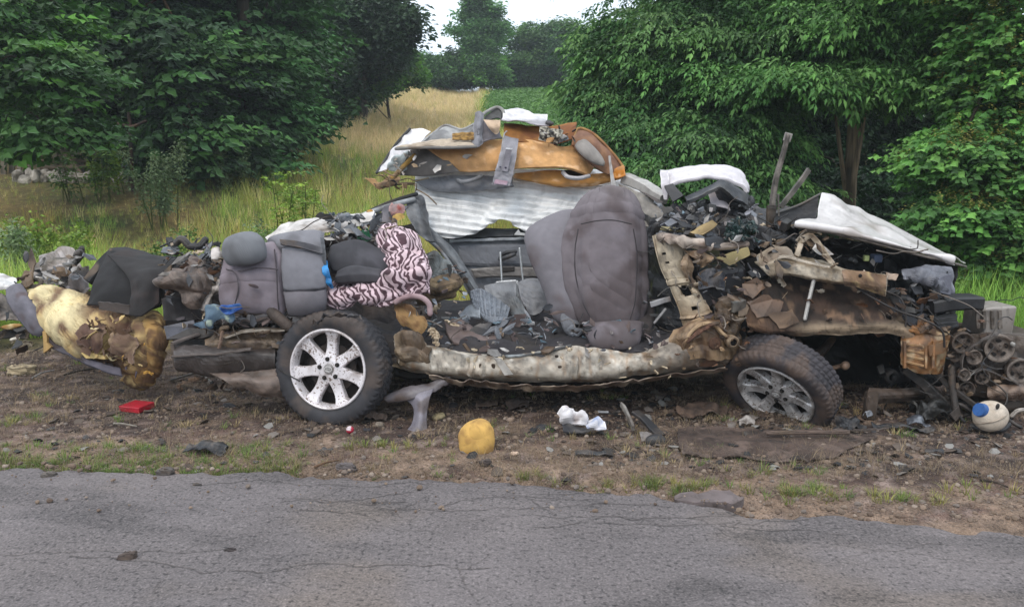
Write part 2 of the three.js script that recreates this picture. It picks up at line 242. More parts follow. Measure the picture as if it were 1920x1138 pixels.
function landColor(c, x, d) {
  const e = d - edgeAt(x), n = fbm(x * 2.2, d * 2.2, 3, 5), n2 = fbm(x * 9, d * 9, 6, 4), n3 = fbm(x * 0.6, d * 0.6, 9, 3);
  c.copy(C.dirt).lerp(C.dirtDark, smooth(-0.15, 0.3, n + 0.34 * smooth(0.35, 0.9, e))).lerp(C.stony, smooth(0.02, 0.3, n2 + (e < 0.5 ? 0.1 : -0.02))).lerp(C.straw, 0.75 * smooth(0.0, 0.3, fbm(x * 3, d * 6, 12, 4) + 0.28 * smooth(0.65, 0.2, e)));
  const m = smooth(6.8, 7.6, d + n3 * 1.2 + (x < -2 ? 0.5 : 0) + (x > 2 ? 1 : 0));
  if (m > 0) { const k = C.meadow.clone().lerp(C.meadowDry, smooth(-0.1, 0.25, fbm(x * 0.5, d * 0.35, 2, 4))).lerp(C.green, smooth(0.0, 0.3, fbm(x * 0.7 + 9, d * 0.7, 4, 4)));
    const tr = trackX(d); k.lerp(C.tan, smooth(16, 24, d) * smooth(2.0, 0.8, Math.abs(x - tr)));
    k.lerp(C.crop, smooth(24, 27, d) * smooth(tr + 1.6, tr + 2.0, x));
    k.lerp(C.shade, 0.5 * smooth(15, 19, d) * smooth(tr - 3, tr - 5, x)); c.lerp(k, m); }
}
function trackX(d) { return lerp(-2.6, -2.9, smooth(15, 46, d)); }
const groundTex = tex(1024, 1024, (u, v, c) => { const a = tileFbm(u, v, 24, 5), s = tileNoise(u * 170, v * 170, 170), s2 = tileNoise(u * 330 + 5, v * 330, 330), k = 0.74 + 0.9 * (a - 0.5) + 1.1 * (s > 0.78 ? s - 0.7 : 0) - 0.4 * (s < 0.2 ? 0.5 : 0) + 0.4 * (s2 - 0.5); c[0] = k; c[1] = k * 0.98; c[2] = k * 0.95; }, 0.6);
mat('earth', { map: groundTex, bumpMap: groundTex, bumpScale: 0.018, roughness: 1 });
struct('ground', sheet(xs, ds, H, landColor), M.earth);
// road: worn asphalt, its torn edge towards the verge, cracks and patches
function asphalt() {
  const w = 2048, h = 768, hgt = new Float32Array(w * h), dark = new Float32Array(w * h); reseed(77);
  const stamp = (x, y, r, k) => { for (let j = -3; j <= 3; j++) for (let i = -3; i <= 3; i++) { const q = Math.hypot(i, j * 1.0); if (q > r + 1) continue; const X = ((Math.round(x) + i) % w + w) % w, Y = Math.round(y) + j; if (Y < 0 || Y >= h) continue; dark[Y * w + X] = Math.max(dark[Y * w + X], k * clamp(r + 1 - q)); } };
  const walk = (x, y, a, len, r, k, fork) => { const o = rnd() * 99; for (let s = 0; s < len; s++) { const b = a + 0.9 * noise(s * 0.035, o) + 0.7 * noise(s * 0.15, o + 7); x += Math.cos(b); y += Math.sin(b); stamp(x, y, r * (0.35 + 0.9 * Math.abs(noise(s * 0.05, o + 20))), Math.min(1, k * (0.55 + 1.1 * Math.abs(noise(s * 0.03, o + 3))))); if (fork && rnd() < 0.006) walk(x, y, a + (rnd() < 0.5 ? 1 : -1) * rr(0.5, 1.3), rr(20, 90), r * 0.7, k * 0.8, false); } };
  for (let i = 0; i < 11; i++) walk(rr(300, 1700), rr(70, 460), rr(-0.12, 0.12), rr(180, 620), rr(1.1, 2.2), 1, true);
  for (let i = 0; i < 8; i++) walk(rr(900, 1900), rr(10, 260), rr(-0.3, 0.3), rr(100, 420), rr(1.1, 2.4), 1, true);
  for (let i = 0; i < 9; i++) walk(rr(0, 2000), rr(40, 700), rr(-0.6, 0.6), rr(60, 200), 0.8, 0.7, false);
  const C0 = [0.114, 0.098, 0.097];
  const color = tex(w, h, (u, v, c) => {
    const i = Math.round(v * h) * w + Math.round(u * w), x = u * 6.4, y = v * 2.4;
    const big = fbm(x * 0.8, y * 0.8, 3, 4), mid = fbm(x * 4, y * 7, 9, 3), s = hash2(Math.round(u * w) >> 1, Math.round(v * h) >> 1), s1 = hash2(Math.round(u * w), Math.round(v * h)), st = noise(x * 60, y * 60), st2 = noise(x * 110 + 9, y * 110);
    let k = 1 + 0.45 * big + 0.3 * mid + 0.5 * (s - 0.5) + 0.3 * (s1 - 0.5); k += 0.6 * smooth(0.3, 0.6, st2) + 0.4 * smooth(0.35, 0.6, st) - 0.5 * smooth(0.25, 0.5, -st);
    k -= 0.3 * smooth(0.05, 0.25, fbm(x * 1.3 + 20, y * 2.6, 1, 4)); k = clamp(k, 0.25, 2);
    hgt[i] = 0.5 + 0.2 * (s - 0.5) + 0.25 * st2 + 0.12 * st + 0.3 * mid; const d = dark[i]; hgt[i] = clamp(hgt[i] - 0.6 * d); const warm = 0.06 * noise(x * 1.4, y * 2, 5) + 0.35 * smooth(0.12, 0.4, fbm(x * 1.1 + 50, y * 1.5, 4, 4)) ;
    c[0] = C0[0] * k * (1 + 0.25 * warm) * (1 - 0.6 * d); c[1] = C0[1] * k * (1 + 0.08 * warm) * (1 - 0.62 * d); c[2] = C0[2] * k * (1 - 0.22 * warm) * (1 - 0.64 * d);
    for (let q = 0; q < 3; q++) c[q] = Math.pow(c[q], 1 / 2.2);
  }, 1, true);
  const bump = tex(w, h, grey((u, v) => hgt[Math.round(v * h) * w + Math.round(u * w)] ?? 0.5));
  for (const t of [color, bump]) { t.wrapS = t.wrapT = THREE.MirroredRepeatWrapping; }
  return [color, bump];
}
const [asphaltMap, asphaltBump] = asphalt();
mat('asphalt', { map: asphaltMap, bumpMap: asphaltBump, bumpScale: 0.007, roughness: 0.88, vertexColors: false });
{
  const rx = lines([[-300, -40, 60, 12], [-40, -4, 5, 0.15], [-4, 4, 0.02, 0.02], [4, 40, 0.15, 5], [40, 300, 12, 60]]), rt = lines([[0, 0.03, 0.006, 0.006], [0.03, 0.5, 0.02, 0.03], [0.5, 2, 0.05, 0.1], [2, 7, 0.3, 1]]);
  const pos = [], uv = [], idx = [], nx = rx.length, nt = rt.length;
  for (let j = 0; j < nt; j++) for (const x of rx) { const e = roadEdge(x), t = rt[j], d = e - t * (1 + 0); const y = 0.016 + 0.012 * fbm(x * 0.9, d * 0.9, 3) + 0.003 * noise(x * 14, d * 14) - 0.045 * Math.pow(clamp(1 - t / 0.05), 2) - 0.012 * smooth(0.25, 0, t) * (0.5 + noise(x * 4, 2)); pos.push(x, y, -d); uv.push((x + 3.2) / 6.4, (4.15 - d) / 2.4); }
  for (let j = 0; j < nt - 1; j++) for (let i = 0; i < nx - 1; i++) { const a = j * nx + i; idx.push(a, a + nx, a + nx + 1, a, a + nx + 1, a + 1); }
  const g = new THREE.BufferGeometry(); g.setAttribute('position', new THREE.Float32BufferAttribute(pos, 3)); g.setAttribute('uv', new THREE.Float32BufferAttribute(uv, 2)); g.setIndex(idx); g.computeVertexNormals();
  struct('road', g, M.asphalt);
}
// ---------- foliage ----------
function leafGeo(out, o, dir, up, L, W, bend = 0.2) {       // a folded leaf of four faces
  const side = dir.clone().cross(up).normalize(), n = side.clone().cross(dir).normalize();
  const a = o, b = o.clone().addScaledVector(dir, L).addScaledVector(n, -L * bend), m = o.clone().addScaledVector(dir, L * 0.5).addScaledVector(n, -W * 0.12), l = o.clone().addScaledVector(dir, L * 0.42).addScaledVector(side, W / 2).addScaledVector(n, W * 0.1), r = o.clone().addScaledVector(dir, L * 0.42).addScaledVector(side, -W / 2).addScaledVector(n, W * 0.1);
  const k = 0.75 + 0.5 * rnd(); for (const t of [[a, l, m], [a, m, r], [l, b, m], [m, b, r]]) for (const p of t) { out.p.push(p.x, p.y, p.z); out.c.push(k, k, k * 0.95); }
}
function endGeo(o) { const g = new THREE.BufferGeometry(); g.setAttribute('position', new THREE.Float32BufferAttribute(o.p, 3)); g.setAttribute('color', new THREE.Float32BufferAttribute(o.c, 3)); g.computeVertexNormals(); return g; }
const dirOf = (yaw, pit) => V(Math.cos(yaw) * Math.cos(pit), Math.sin(pit), Math.sin(yaw) * Math.cos(pit)), UP = V(0, 1, 0);
function sprayAsh() { const o = { p: [], c: [] }; for (const [x, yaw] of [[0.02, 0.9], [0.12, -0.8], [0.2, 0.35], [0.26, -0.3]]) { const d = dirOf(yaw + rr(-0.2, 0.2), rr(-0.5, 0.1)), L = rr(0.2, 0.27); for (let k = 0; k < 4; k++) for (const s of [1, -1]) { const p = V(x, rr(-0.02, 0.02), 0).addScaledVector(d, L * (0.3 + k * 0.2)); p.y -= 0.006 * k * k; leafGeo(o, p, d.clone().applyAxisAngle(UP, s * rr(0.6, 1.1)).add(V(0, rr(-0.45, 0.1), 0)).normalize(), dirOf(rr(0, 6.28), rr(0.9, 1.5)), rr(0.05, 0.105), rr(0.026, 0.042), rr(0.05, 0.3)); } leafGeo(o, V(x, -0.03, 0).addScaledVector(d, L * 1.1), d.clone().add(V(0, -0.4, 0)).normalize(), UP, 0.1, 0.034); } return endGeo(o); }
function sprayBroad(L = 0.085, W = 0.07, n = 11) { const o = { p: [], c: [] }; for (let k = 0; k < n; k++) { const t = k / n, p = V(0.34 * t, rr(-0.03, 0.03) - 0.08 * t * t, rr(-0.02, 0.02)); leafGeo(o, p, dirOf((k % 2 ? 1 : -1) * rr(0.4, 1.3), rr(-0.7, 0.05)), dirOf(rr(0, 6), 1.2), L * rr(0.7, 1.15), W * rr(0.7, 1.1), 0.15); } return endGeo(o); }
function sprayBall(R = 0.22, n = 26, L = 0.09, W = 0.055) { const o = { p: [], c: [] }; for (let k = 0; k < n; k++) { const d = dirOf(rr(0, 6.283), rr(-1, 1.3)), p = d.clone().multiplyScalar(R * Math.cbrt(rnd())); leafGeo(o, p, dirOf(rr(0, 6.283), rr(-0.7, 0.4)), dirOf(rr(0, 6), rr(0.6, 1.5)), L * rr(0.7, 1.2), W * rr(0.7, 1.2)); } return endGeo(o); }
reseed(5);
const SPRAY = { ash: sprayAsh(), broad: sprayBroad(), bigleaf: sprayBroad(0.13, 0.085, 9), small: sprayBall(), far: sprayBall(0.34, 30, 0.17, 0.11) };
const leafMat = new THREE.MeshPhysicalMaterial({ vertexColors: true, side: THREE.DoubleSide, roughness: 0.75, transmission: 0.42, thickness: 0, specularIntensity: 0.5 }); leafMat.name = 'leaf';
mat('bark', { map: grimeMap, bumpMap: grimeMap, bumpScale: 0.02, roughness: 1 });
const mtx = new THREE.Matrix4(), tint = new THREE.Color();
function instances(name, parent, geo, material, list) {
  const m = shade(new THREE.InstancedMesh(geo, material, list.length)), org = parent ? ORG.get(parent) : V(0, 0, 0);
  list.forEach((q, i) => { const x = q.dir, z = x.clone().cross(q.up ?? UP).normalize(), y = z.clone().cross(x).normalize(), s = q.s, sy = q.sy ?? s; mtx.set(x.x * s, y.x * sy, z.x * s, q.p.x - org.x, x.y * s, y.y * sy, z.y * s, q.p.y - org.y, x.z * s, y.z * sy, z.z * s, q.p.z - org.z, 0, 0, 0, 1); m.setMatrixAt(i, mtx); m.setColorAt(i, tint.copy(q.c)); });
  m.name = numbered(name); m.userData.kind = 'stuff'; (parent ?? scene).add(m); return m;
}
// a tree: trunk with limbs, and a crown of leafy boughs filling the given volumes (pixel, half sizes in pixels, depth, half depth in m, boughs)
function tree(o) {
  reseed(o.seed); const b0 = at(o.base[0], 340, o.base[1]); b0.y = H(b0.x, o.base[1]) - 0.05; const t = thing(o.name ?? 'tree', o.label, o.category ?? 'tree', b0, o.group), woods = [], list = [], pal = o.pal.map(hex), fl = [];
  const top = V(b0.x + (o.lean ?? 0), b0.y + (o.h ?? 5), b0.z), tr = o.r ?? 0.14, axis = (h) => { const p = b0.clone().lerp(top, h); p.x += 0.12 * noise(h * 3, o.seed); p.z += 0.12 * noise(h * 3, o.seed + 5); return p; };
  if (tr > 0) woods.push(tube([0, 0.15, 0.35, 0.6, 0.8, 1].map(axis), [tr, tr * 0.25], { c: o.bark ?? '#4a4034', d: '#2e2a20', m: 0.4 }, { n: 30, k: 10 }));
  for (const [px, py, rx, ry, d, rz, n] of o.blobs) {
    const c = at(px, py, d), R = V(rx * d / F, ry * d / F, rz), s = o.spray ?? 'ash', k = o.k ?? 9;
    if (tr > 0) woods.push(tube([axis(clamp((c.y - b0.y) / (o.h ?? 5) - 0.25, 0.05, 0.9)), c.clone().lerp(axis(0.5), 0.4).add(V(0, 0.1, 0)), c], [tr * 0.35, tr * 0.1], { c: o.bark ?? '#4a4034' }, { n: 8, k: 6 }));
    for (let i = 0; i < n; i++) {
      const u = dirOf(rr(0, 6.283), Math.asin(rr(-1, 1))), f = Math.pow(rnd(), 0.45), q = c.clone().add(V(u.x * R.x * f, u.y * R.y * f, u.z * R.z * f)), rb = (o.bough ?? 0.45) * rr(0.6, 1.25);
      const out = V(q.x - b0.x, 0, q.z - b0.z).normalize().add(V(rr(-0.5, 0.5), 0, rr(-0.5, 0.5))).normalize(), shadeOf = pick(pal).clone().multiplyScalar(rr(0.6, 1.5));
      if (tr > 0 && i % 5 === 0) woods.push(tube([q.clone().lerp(c, 0.7), q.clone().lerp(c, 0.3).add(V(0, 0.08, 0)), q], [0.018, 0.006], { c: o.bark ?? '#4a4034' }, { n: 6, k: 5 }));
      for (let j = 0; j < k; j++) {
        const a = rr(0, 6.283), w = rb * Math.sqrt(rnd()), p = q.clone().add(V(Math.cos(a) * w, rr(-0.06, 0.06) - 0.22 * w * w / rb, Math.sin(a) * w)); if (p.y < H(p.x, -p.z) + 0.08) continue;
        const dir = out.clone().multiplyScalar(0.7).add(V(Math.cos(a), rr(-0.4, 0.25), Math.sin(a))).normalize(); tint.copy(shadeOf).multiplyScalar(rr(0.75, 1.3));
        list.push({ p, dir, up: V(rr(-0.3, 0.3), 1, rr(-0.3, 0.3)), s: rr(0.6, 1.3) * (o.size ?? 1), c: tint.clone() });
        if (o.bloom && rnd() < o.bloom) fl.push({ p: p.clone().add(V(0, 0.05, 0)), dir, s: rr(0.6, 1.1), c: hex(pick(['#a8a24e', '#b5ac62', '#8f9444'])) });
      }
    }
  }
  if (woods.length) part(t, 'trunk', merge(...woods), M.bark);
  instances('crown', t, SPRAY[o.spray ?? 'ash'], leafMat, list);
  if (fl.length) instances('blossom', t, BLOOM, leafMat, fl);
  return t;
}
reseed(9); const BLOOM = sprayBall(0.07, 16, 0.035, 0.02);
const G1 = ['#3b6128', '#335824', '#47702f', '#2d4f22'], G2 = ['#2a4a25', '#233f22', '#31522b'], G3 = ['#4d7a2c', '#5b8534', '#41692a'], G4 = ['#4f7238', '#456a3c', '#5a7a44'];
// the wood on the near side of the track
tree({ seed: 11, label: 'bright broad-leaved sapling in front of the wood by the old wooden palings', base: [-40, 10.5], h: 4, r: 0.03, spray: 'broad', size: 1.25, pal: G3.concat(G1), blobs: [[70, 120, 80, 50, 10.5, 0.6, 26], [95, 235, 50, 34, 10.5, 0.4, 14], [20, 20, 100, 60, 10.8, 0.8, 26], [-60, 150, 90, 160, 10.8, 0.8, 34], [20, -120, 160, 90, 11, 1, 24]] });
tree({ seed: 12, label: 'tall dark tree with a bare brown trunk standing behind the rusty cross', base: [243, 15.5], h: 8, r: 0.15, bark: '#6b543c', spray: 'broad', size: 1.7, bough: 0.5, pal: G1.concat(G2), blobs: [[170, 40, 150, 80, 15, 1.3, 90], [350, 90, 90, 90, 14.5, 1.1, 60], [110, 150, 110, 70, 16.5, 1.1, 50], [190, 190, 60, 24, 15, 0.8, 20], [230, -130, 260, 120, 15.5, 2.2, 110], [370, 250, 60, 60, 14, 0.7, 34]] });
tree({ seed: 13, label: 'slender tree with reddish trunk deep in the wood behind the cross', base: [305, 17.5], h: 8, r: 0.12, bark: '#6b4a38', spray: 'small', size: 1.3, pal: G2, blobs: [[340, 30, 120, 100, 17.5, 1.5, 70], [180, 230, 170, 90, 18.5, 1.2, 70], [330, 240, 120, 90, 18, 1.2, 60], [60, 160, 150, 100, 19, 1.2, 60]] });
tree({ seed: 14, label: 'leafy grey-green tree reaching the grass at the corner of the wood', base: [470, 16], h: 7, r: 0.15, spray: 'broad', size: 1.7, bough: 0.5, pal: ['#37582e', '#3f6434', '#2f4c28', '#527d40', '#44703a'], blobs: [[440, 120, 110, 110, 16, 1.4, 84], [400, 255, 80, 56, 15, 1, 52], [510, 210, 60, 66, 16.5, 1, 44], [530, 70, 80, 80, 17.5, 1.1, 44], [450, -120, 190, 120, 16.5, 2, 80], [450, 290, 50, 24, 15.2, 0.5, 18]] });
tree({ seed: 15, label: 'dark blue-green tree with rounded crown against the sky beside the grassy track', base: [680, 25], h: 8, r: 0.2, spray: 'far', bough: 0.6, pal: ['#2a4527', '#233c22', '#33502c'], blobs: [[660, 70, 80, 70, 25, 1.7, 100], [605, 140, 50, 50, 25, 1.3, 50], [740, 35, 26, 28, 25, 0.8, 22], [722, 95, 22, 24, 25.5, 0.8, 18], [650, -90, 120, 70, 26, 2, 70], [590, 50, 60, 90, 26, 1.3, 56]] });
tree({ seed: 16, name: 'shrub', label: 'yellow-green shrub below the dark rounded tree at the track edge', category: 'shrub', base: [735, 27], h: 2.4, r: 0.05, spray: 'far', size: 0.8, bough: 0.5, pal: G3.concat(['#56702f']), blobs: [[715, 130, 26, 36, 27, 1, 40], [670, 160, 32, 32, 26.5, 0.9, 34], [750, 112, 16, 18, 28, 0.7, 14], [620, 190, 34, 24, 25, 0.8, 28], [764, 140, 18, 18, 30, 0.8, 16]] });
// beyond the track
tree({ seed: 17, label: 'tall airy tree with ragged pointed top beyond the field', base: [905, 47], h: 5, r: 0.16, spray: 'far', bough: 0.6, pal: ['#4a7636', '#54833c', '#426a34'], blobs: [[905, 80, 34, 44, 47, 1.6, 56], [888, 25, 18, 20, 47, 0.9, 18], [925, 45, 20, 30, 47, 1, 22], [857, 55, 5, 5, 47, 0.3, 3], [893, -10, 12, 14, 47, 0.7, 8]] });
tree({ seed: 18, name: 'thicket', label: 'low green thicket where the tan track ends beneath the sky gap', category: 'thicket', base: [850, 46], h: 2, r: 0.05, spray: 'far', bough: 0.5, pal: G1.concat(G3), blobs: [[862, 125, 40, 24, 46, 1.5, 50], [820, 132, 34, 18, 45, 1.3, 34], [905, 132, 36, 22, 45, 1.2, 40], [785, 120, 30, 24, 47, 1.3, 34], [860, 150, 80, 10, 47, 1, 40], [800, 150, 40, 10, 44, 1, 20], [1000, 152, 90, 9, 50, 1, 40]] });
tree({ seed: 19, label: 'broad round grey-green tree at the far end of the crop field', base: [1030, 50], h: 3.2, r: 0.22, spray: 'far', bough: 0.7, pal: G4, blobs: [[1030, 105, 62, 44, 50, 2.6, 100], [1000, 70, 30, 22, 50, 1.6, 28], [1055, 62, 30, 24, 50, 1.6, 28], [965, 122, 28, 26, 49, 1.6, 28]] });
tree({ seed: 20, label: 'hazy spreading tree between the field and the big ash tree', base: [1120, 40], h: 3.5, r: 0.16, spray: 'far', bough: 0.6, pal: G4.concat(G1), blobs: [[1115, 120, 26, 34, 38, 1.4, 40], [1130, 160, 30, 30, 34, 1.2, 34], [1140, 80, 22, 30, 40, 1.4, 24]] });
// beside the road on the bonnet's side
tree({ seed: 21, label: 'big spreading ash tree with layered leaves behind the torn roof', base: [1360, 11.5], h: 7, r: 0.14, bark: '#55503f', size: 0.85, bough: 0.5, k: 14, pal: ['#457238', '#4f7a3e', '#3b6232', '#628c4c', '#34572e', '#739a58'], blobs: [[1330, 90, 140, 100, 11, 1.2, 150], [1210, 100, 46, 90, 11.2, 0.6, 50], [1190, 235, 55, 60, 10.6, 0.5, 46], [1160, 140, 24, 30, 11, 0.4, 12], [1320, 240, 110, 70, 10.4, 0.9, 92], [1410, 110, 80, 90, 11.2, 1, 70], [1370, 330, 70, 44, 10, 0.7, 46], [1240, 320, 70, 46, 10, 0.6, 44], [1350, -110, 220, 110, 11.5, 2, 110]] });
tree({ seed: 22, label: 'tree with a straight pale bare trunk rising behind the raised bonnet', base: [1588, 10.0], h: 6, r: 0.085, lean: 0.12, bark: '#a8937a', k: 13, size: 0.85, bough: 0.46, pal: ['#4b7838', '#5c8944', '#406832', '#6d9852'], blobs: [[1600, 50, 150, 46, 10, 0.9, 90], [1470, 130, 40, 30, 9.6, 0.4, 20], [1690, 130, 70, 34, 9.6, 0.5, 36], [1600, 10, 190, 60, 10.5, 1.3, 80], [1620, -120, 220, 110, 10.5, 1.6, 80]] });
tree({ seed: 23, label: 'lush linden with pale yellow blossom overhanging the crushed bonnet end', base: [1860, 8.2], h: 5, r: 0.1, bark: '#4b4436', spray: 'broad', size: 0.68, bough: 0.32, k: 16, bloom: 0.22, pal: ['#55843a', '#4a7734', '#6a9848', '#426c30'], blobs: [[1890, 110, 90, 100, 8.2, 0.8, 140], [1880, 300, 90, 100, 7.9, 0.7, 170], [1800, 290, 30, 30, 7.7, 0.3, 26], [1890, 430, 100, 60, 7.6, 0.6, 100], [2010, 250, 140, 240, 8, 0.8, 170], [1890, -90, 200, 110, 8.4, 1, 90], [1815, 390, 30, 26, 7.5, 0.3, 20]] });
tree({ seed: 24, name: 'thicket', label: 'deep shady thicket filling the space behind the ash tree', category: 'thicket', base: [1480, 14.5], h: 3, r: 0.08, spray: 'small', bough: 0.6, pal: ['#2c4a26', '#325430', '#263f22'], blobs: [[1320, 220, 120, 140, 14.5, 0.8, 130], [1520, 240, 180, 150, 14.5, 0.9, 170], [1780, 220, 180, 190, 14, 0.9, 150], [1490, 60, 190, 70, 15, 0.8, 70], [1600, 380, 280, 60, 12.5, 0.6, 90]] });
tree({ seed: 25, name: 'thicket', label: 'dark undergrowth at the back of the wood behind the old palings', category: 'thicket', base: [330, 21], h: 3, r: 0.08, spray: 'far', bough: 0.8, pal: ['#24401f', '#2a4623', '#1f361c'], blobs: [[60, 150, 220, 180, 21, 1, 150], [330, 150, 210, 180, 21.5, 1, 150], [510, 140, 110, 110, 22, 1, 70], [150, -120, 420, 150, 21, 1.5, 130], [200, 290, 220, 50, 19, 0.6, 60]] });
// old palings, rails, rubble wall and rusty cross at the wood's edge
{
  reseed(61); const o = at(80, 300, 15); o.y = H(o.x, 15) - 0.05; const f = thing('wooden_fence', 'dark weathered wooden fence with upright palings and loose rails under the trees', 'fence', o);
  for (let i = 0; i < 13; i++) { const px = -30 + i * 17 + rr(-4, 4), d = rr(14.9, 15.2), top = at(px, rr(215, 262), d), p = at(px + rr(-2, 2), 333, d); p.y = H(p.x, d) - 0.05; part(f, 'paling', beam([p, top], 0.03, rr(0.05, 0.09), { c: '#857c6c', d: '#4a4438', m: 0.4 }), M.wood); }
  for (const [a, b] of [[[70, 300, 14.9], [200, 303, 14.8]], [[80, 314, 14.7], [210, 312, 14.8]], [[95, 262, 14.7], [155, 328, 14.5]], [[175, 268, 14.8], [132, 306, 14.7]], [[-40, 290, 15.25], [185, 296, 15.25]]]) part(f, 'rail', tube([a, b], [0.04, 0.03], { c: '#8d7c66', d: '#4e4436', m: 0.4 }), M.wood);
  const w = [], lab = 'low pale rubble wall half buried in grass before the wooden palings', q = at(160, 340, 14); q.y = H(q.x, 14) - 0.1; const wall = thing('rubble_wall', lab, 'wall', q);
  for (let i = 0; i < 22; i++) { const px = 35 + i * 10.5 + rr(-3, 3); if (i > 14 && i < 18) continue; part(wall, 'stone', blob([px, 335 + rr(-5, 5), 14.1 + rr(-0.15, 0.15)], [rr(0.16, 0.3), rr(0.14, 0.24), rr(0.15, 0.3)], [rr(0, 3), rr(0, 3), rr(0, 3)], { c: '#aaa59d', d: '#5e5a50', m: 0.35, f: 9 }, { n: 14, m: 10, amp: 0.02, e: 0.8 }), M.dull); }
  const b = at(248, 350, 13.2); b.y = H(b.x, 13.2) - 0.05; const c = thing('metal_cross', 'thin rusty iron cross standing in the grass at the wood edge', 'cross', b);
  part(c, 'post', beam([b, at(241, 210, 13.2)], 0.045, 0.045, { c: '#5a4034', d: '#35261f', m: 0.5 }, { amp: 0.003 }), M.metal);
  part(c, 'crossbar', tube([[220, 232, 13.14], [246, 237, 13.14], [272, 227, 13.14]], 0.024, { c: '#6b4f3c', d: '#35261f', m: 0.4 }), M.metal);
}
// ---------- grass and plants ----------
function tuft(n, L, spread, lean, w) { const o = { p: [], c: [] }; for (let k = 0; k < n; k++) { const a = rr(0, 6.283), l = L * rr(0.5, 1.1), dx = Math.cos(a), dz = Math.sin(a), r = spread * Math.sqrt(rnd()), s = w * rr(0.7, 1.3), b = rr(0.2, 1) * lean, base = V(dx * r, 0, dz * r), sd = V(-dz, 0, dx).multiplyScalar(s); const pt = (t) => base.clone().add(V(dx * b * t * t * l, l * t * (1 - 0.25 * b * t), dz * b * t * t * l)), kk = rr(0.75, 1.25); let pl, pr; for (let i = 0; i <= 3; i++) { const t = i / 3, p = pt(t), q = sd.clone().multiplyScalar(1 - t), l0 = p.clone().sub(q), r0 = p.clone().add(q); if (i) for (const v of i < 3 ? [pl, pr, r0, pl, r0, l0] : [pl, pr, p]) { o.p.push(v.x, v.y, v.z); o.c.push(kk, kk, kk); } pl = l0; pr = r0; } } return endGeo(o); }
reseed(31);
const TUFT = { tall: tuft(9, 1, 0.14, 0.75, 0.010), wide: tuft(12, 1, 0.25, 0.8, 0.016), low: tuft(16, 1, 0.5, 1.2, 0.05), lying: tuft(7, 1, 0.4, 2.6, 0.014) };
const grassMat = new THREE.MeshPhysicalMaterial({ vertexColors: true, side: THREE.DoubleSide, roughness: 0.9, transmission: 0.3, thickness: 0 }); grassMat.name = 'grass';
const X1 = V(1, 0, 0), turned = () => { const a = rr(0, 6.283); return V(Math.cos(a), 0, Math.sin(a)); };
const mixHex = (a, b, t) => hex(a).lerp(hex(b), clamp(t));
function meadowTint(x, d) { const dry = smooth(-0.15, 0.25, fbm(x * 0.5, d * 0.35, 2, 4)), gr = smooth(0.0, 0.28, fbm(x * 0.7 + 9, d * 0.7, 4, 4)); const c = mixHex('#7f8a3a', '#a39250', dry * 0.75).lerp(hex('#6b8c34'), gr); const q = rnd(); if (q < 0.1) c.lerp(hex('#9a6c48'), 0.7); else if (q < 0.24) c.lerp(hex('#d0bc84'), 0.7); else if (q < 0.4) c.lerp(hex('#5f8230'), 0.7); if (d < 9 && x < -2.6) c.lerp(hex('#86a844'), 0.5); return c.multiplyScalar(rr(1.1, 2.0)); }
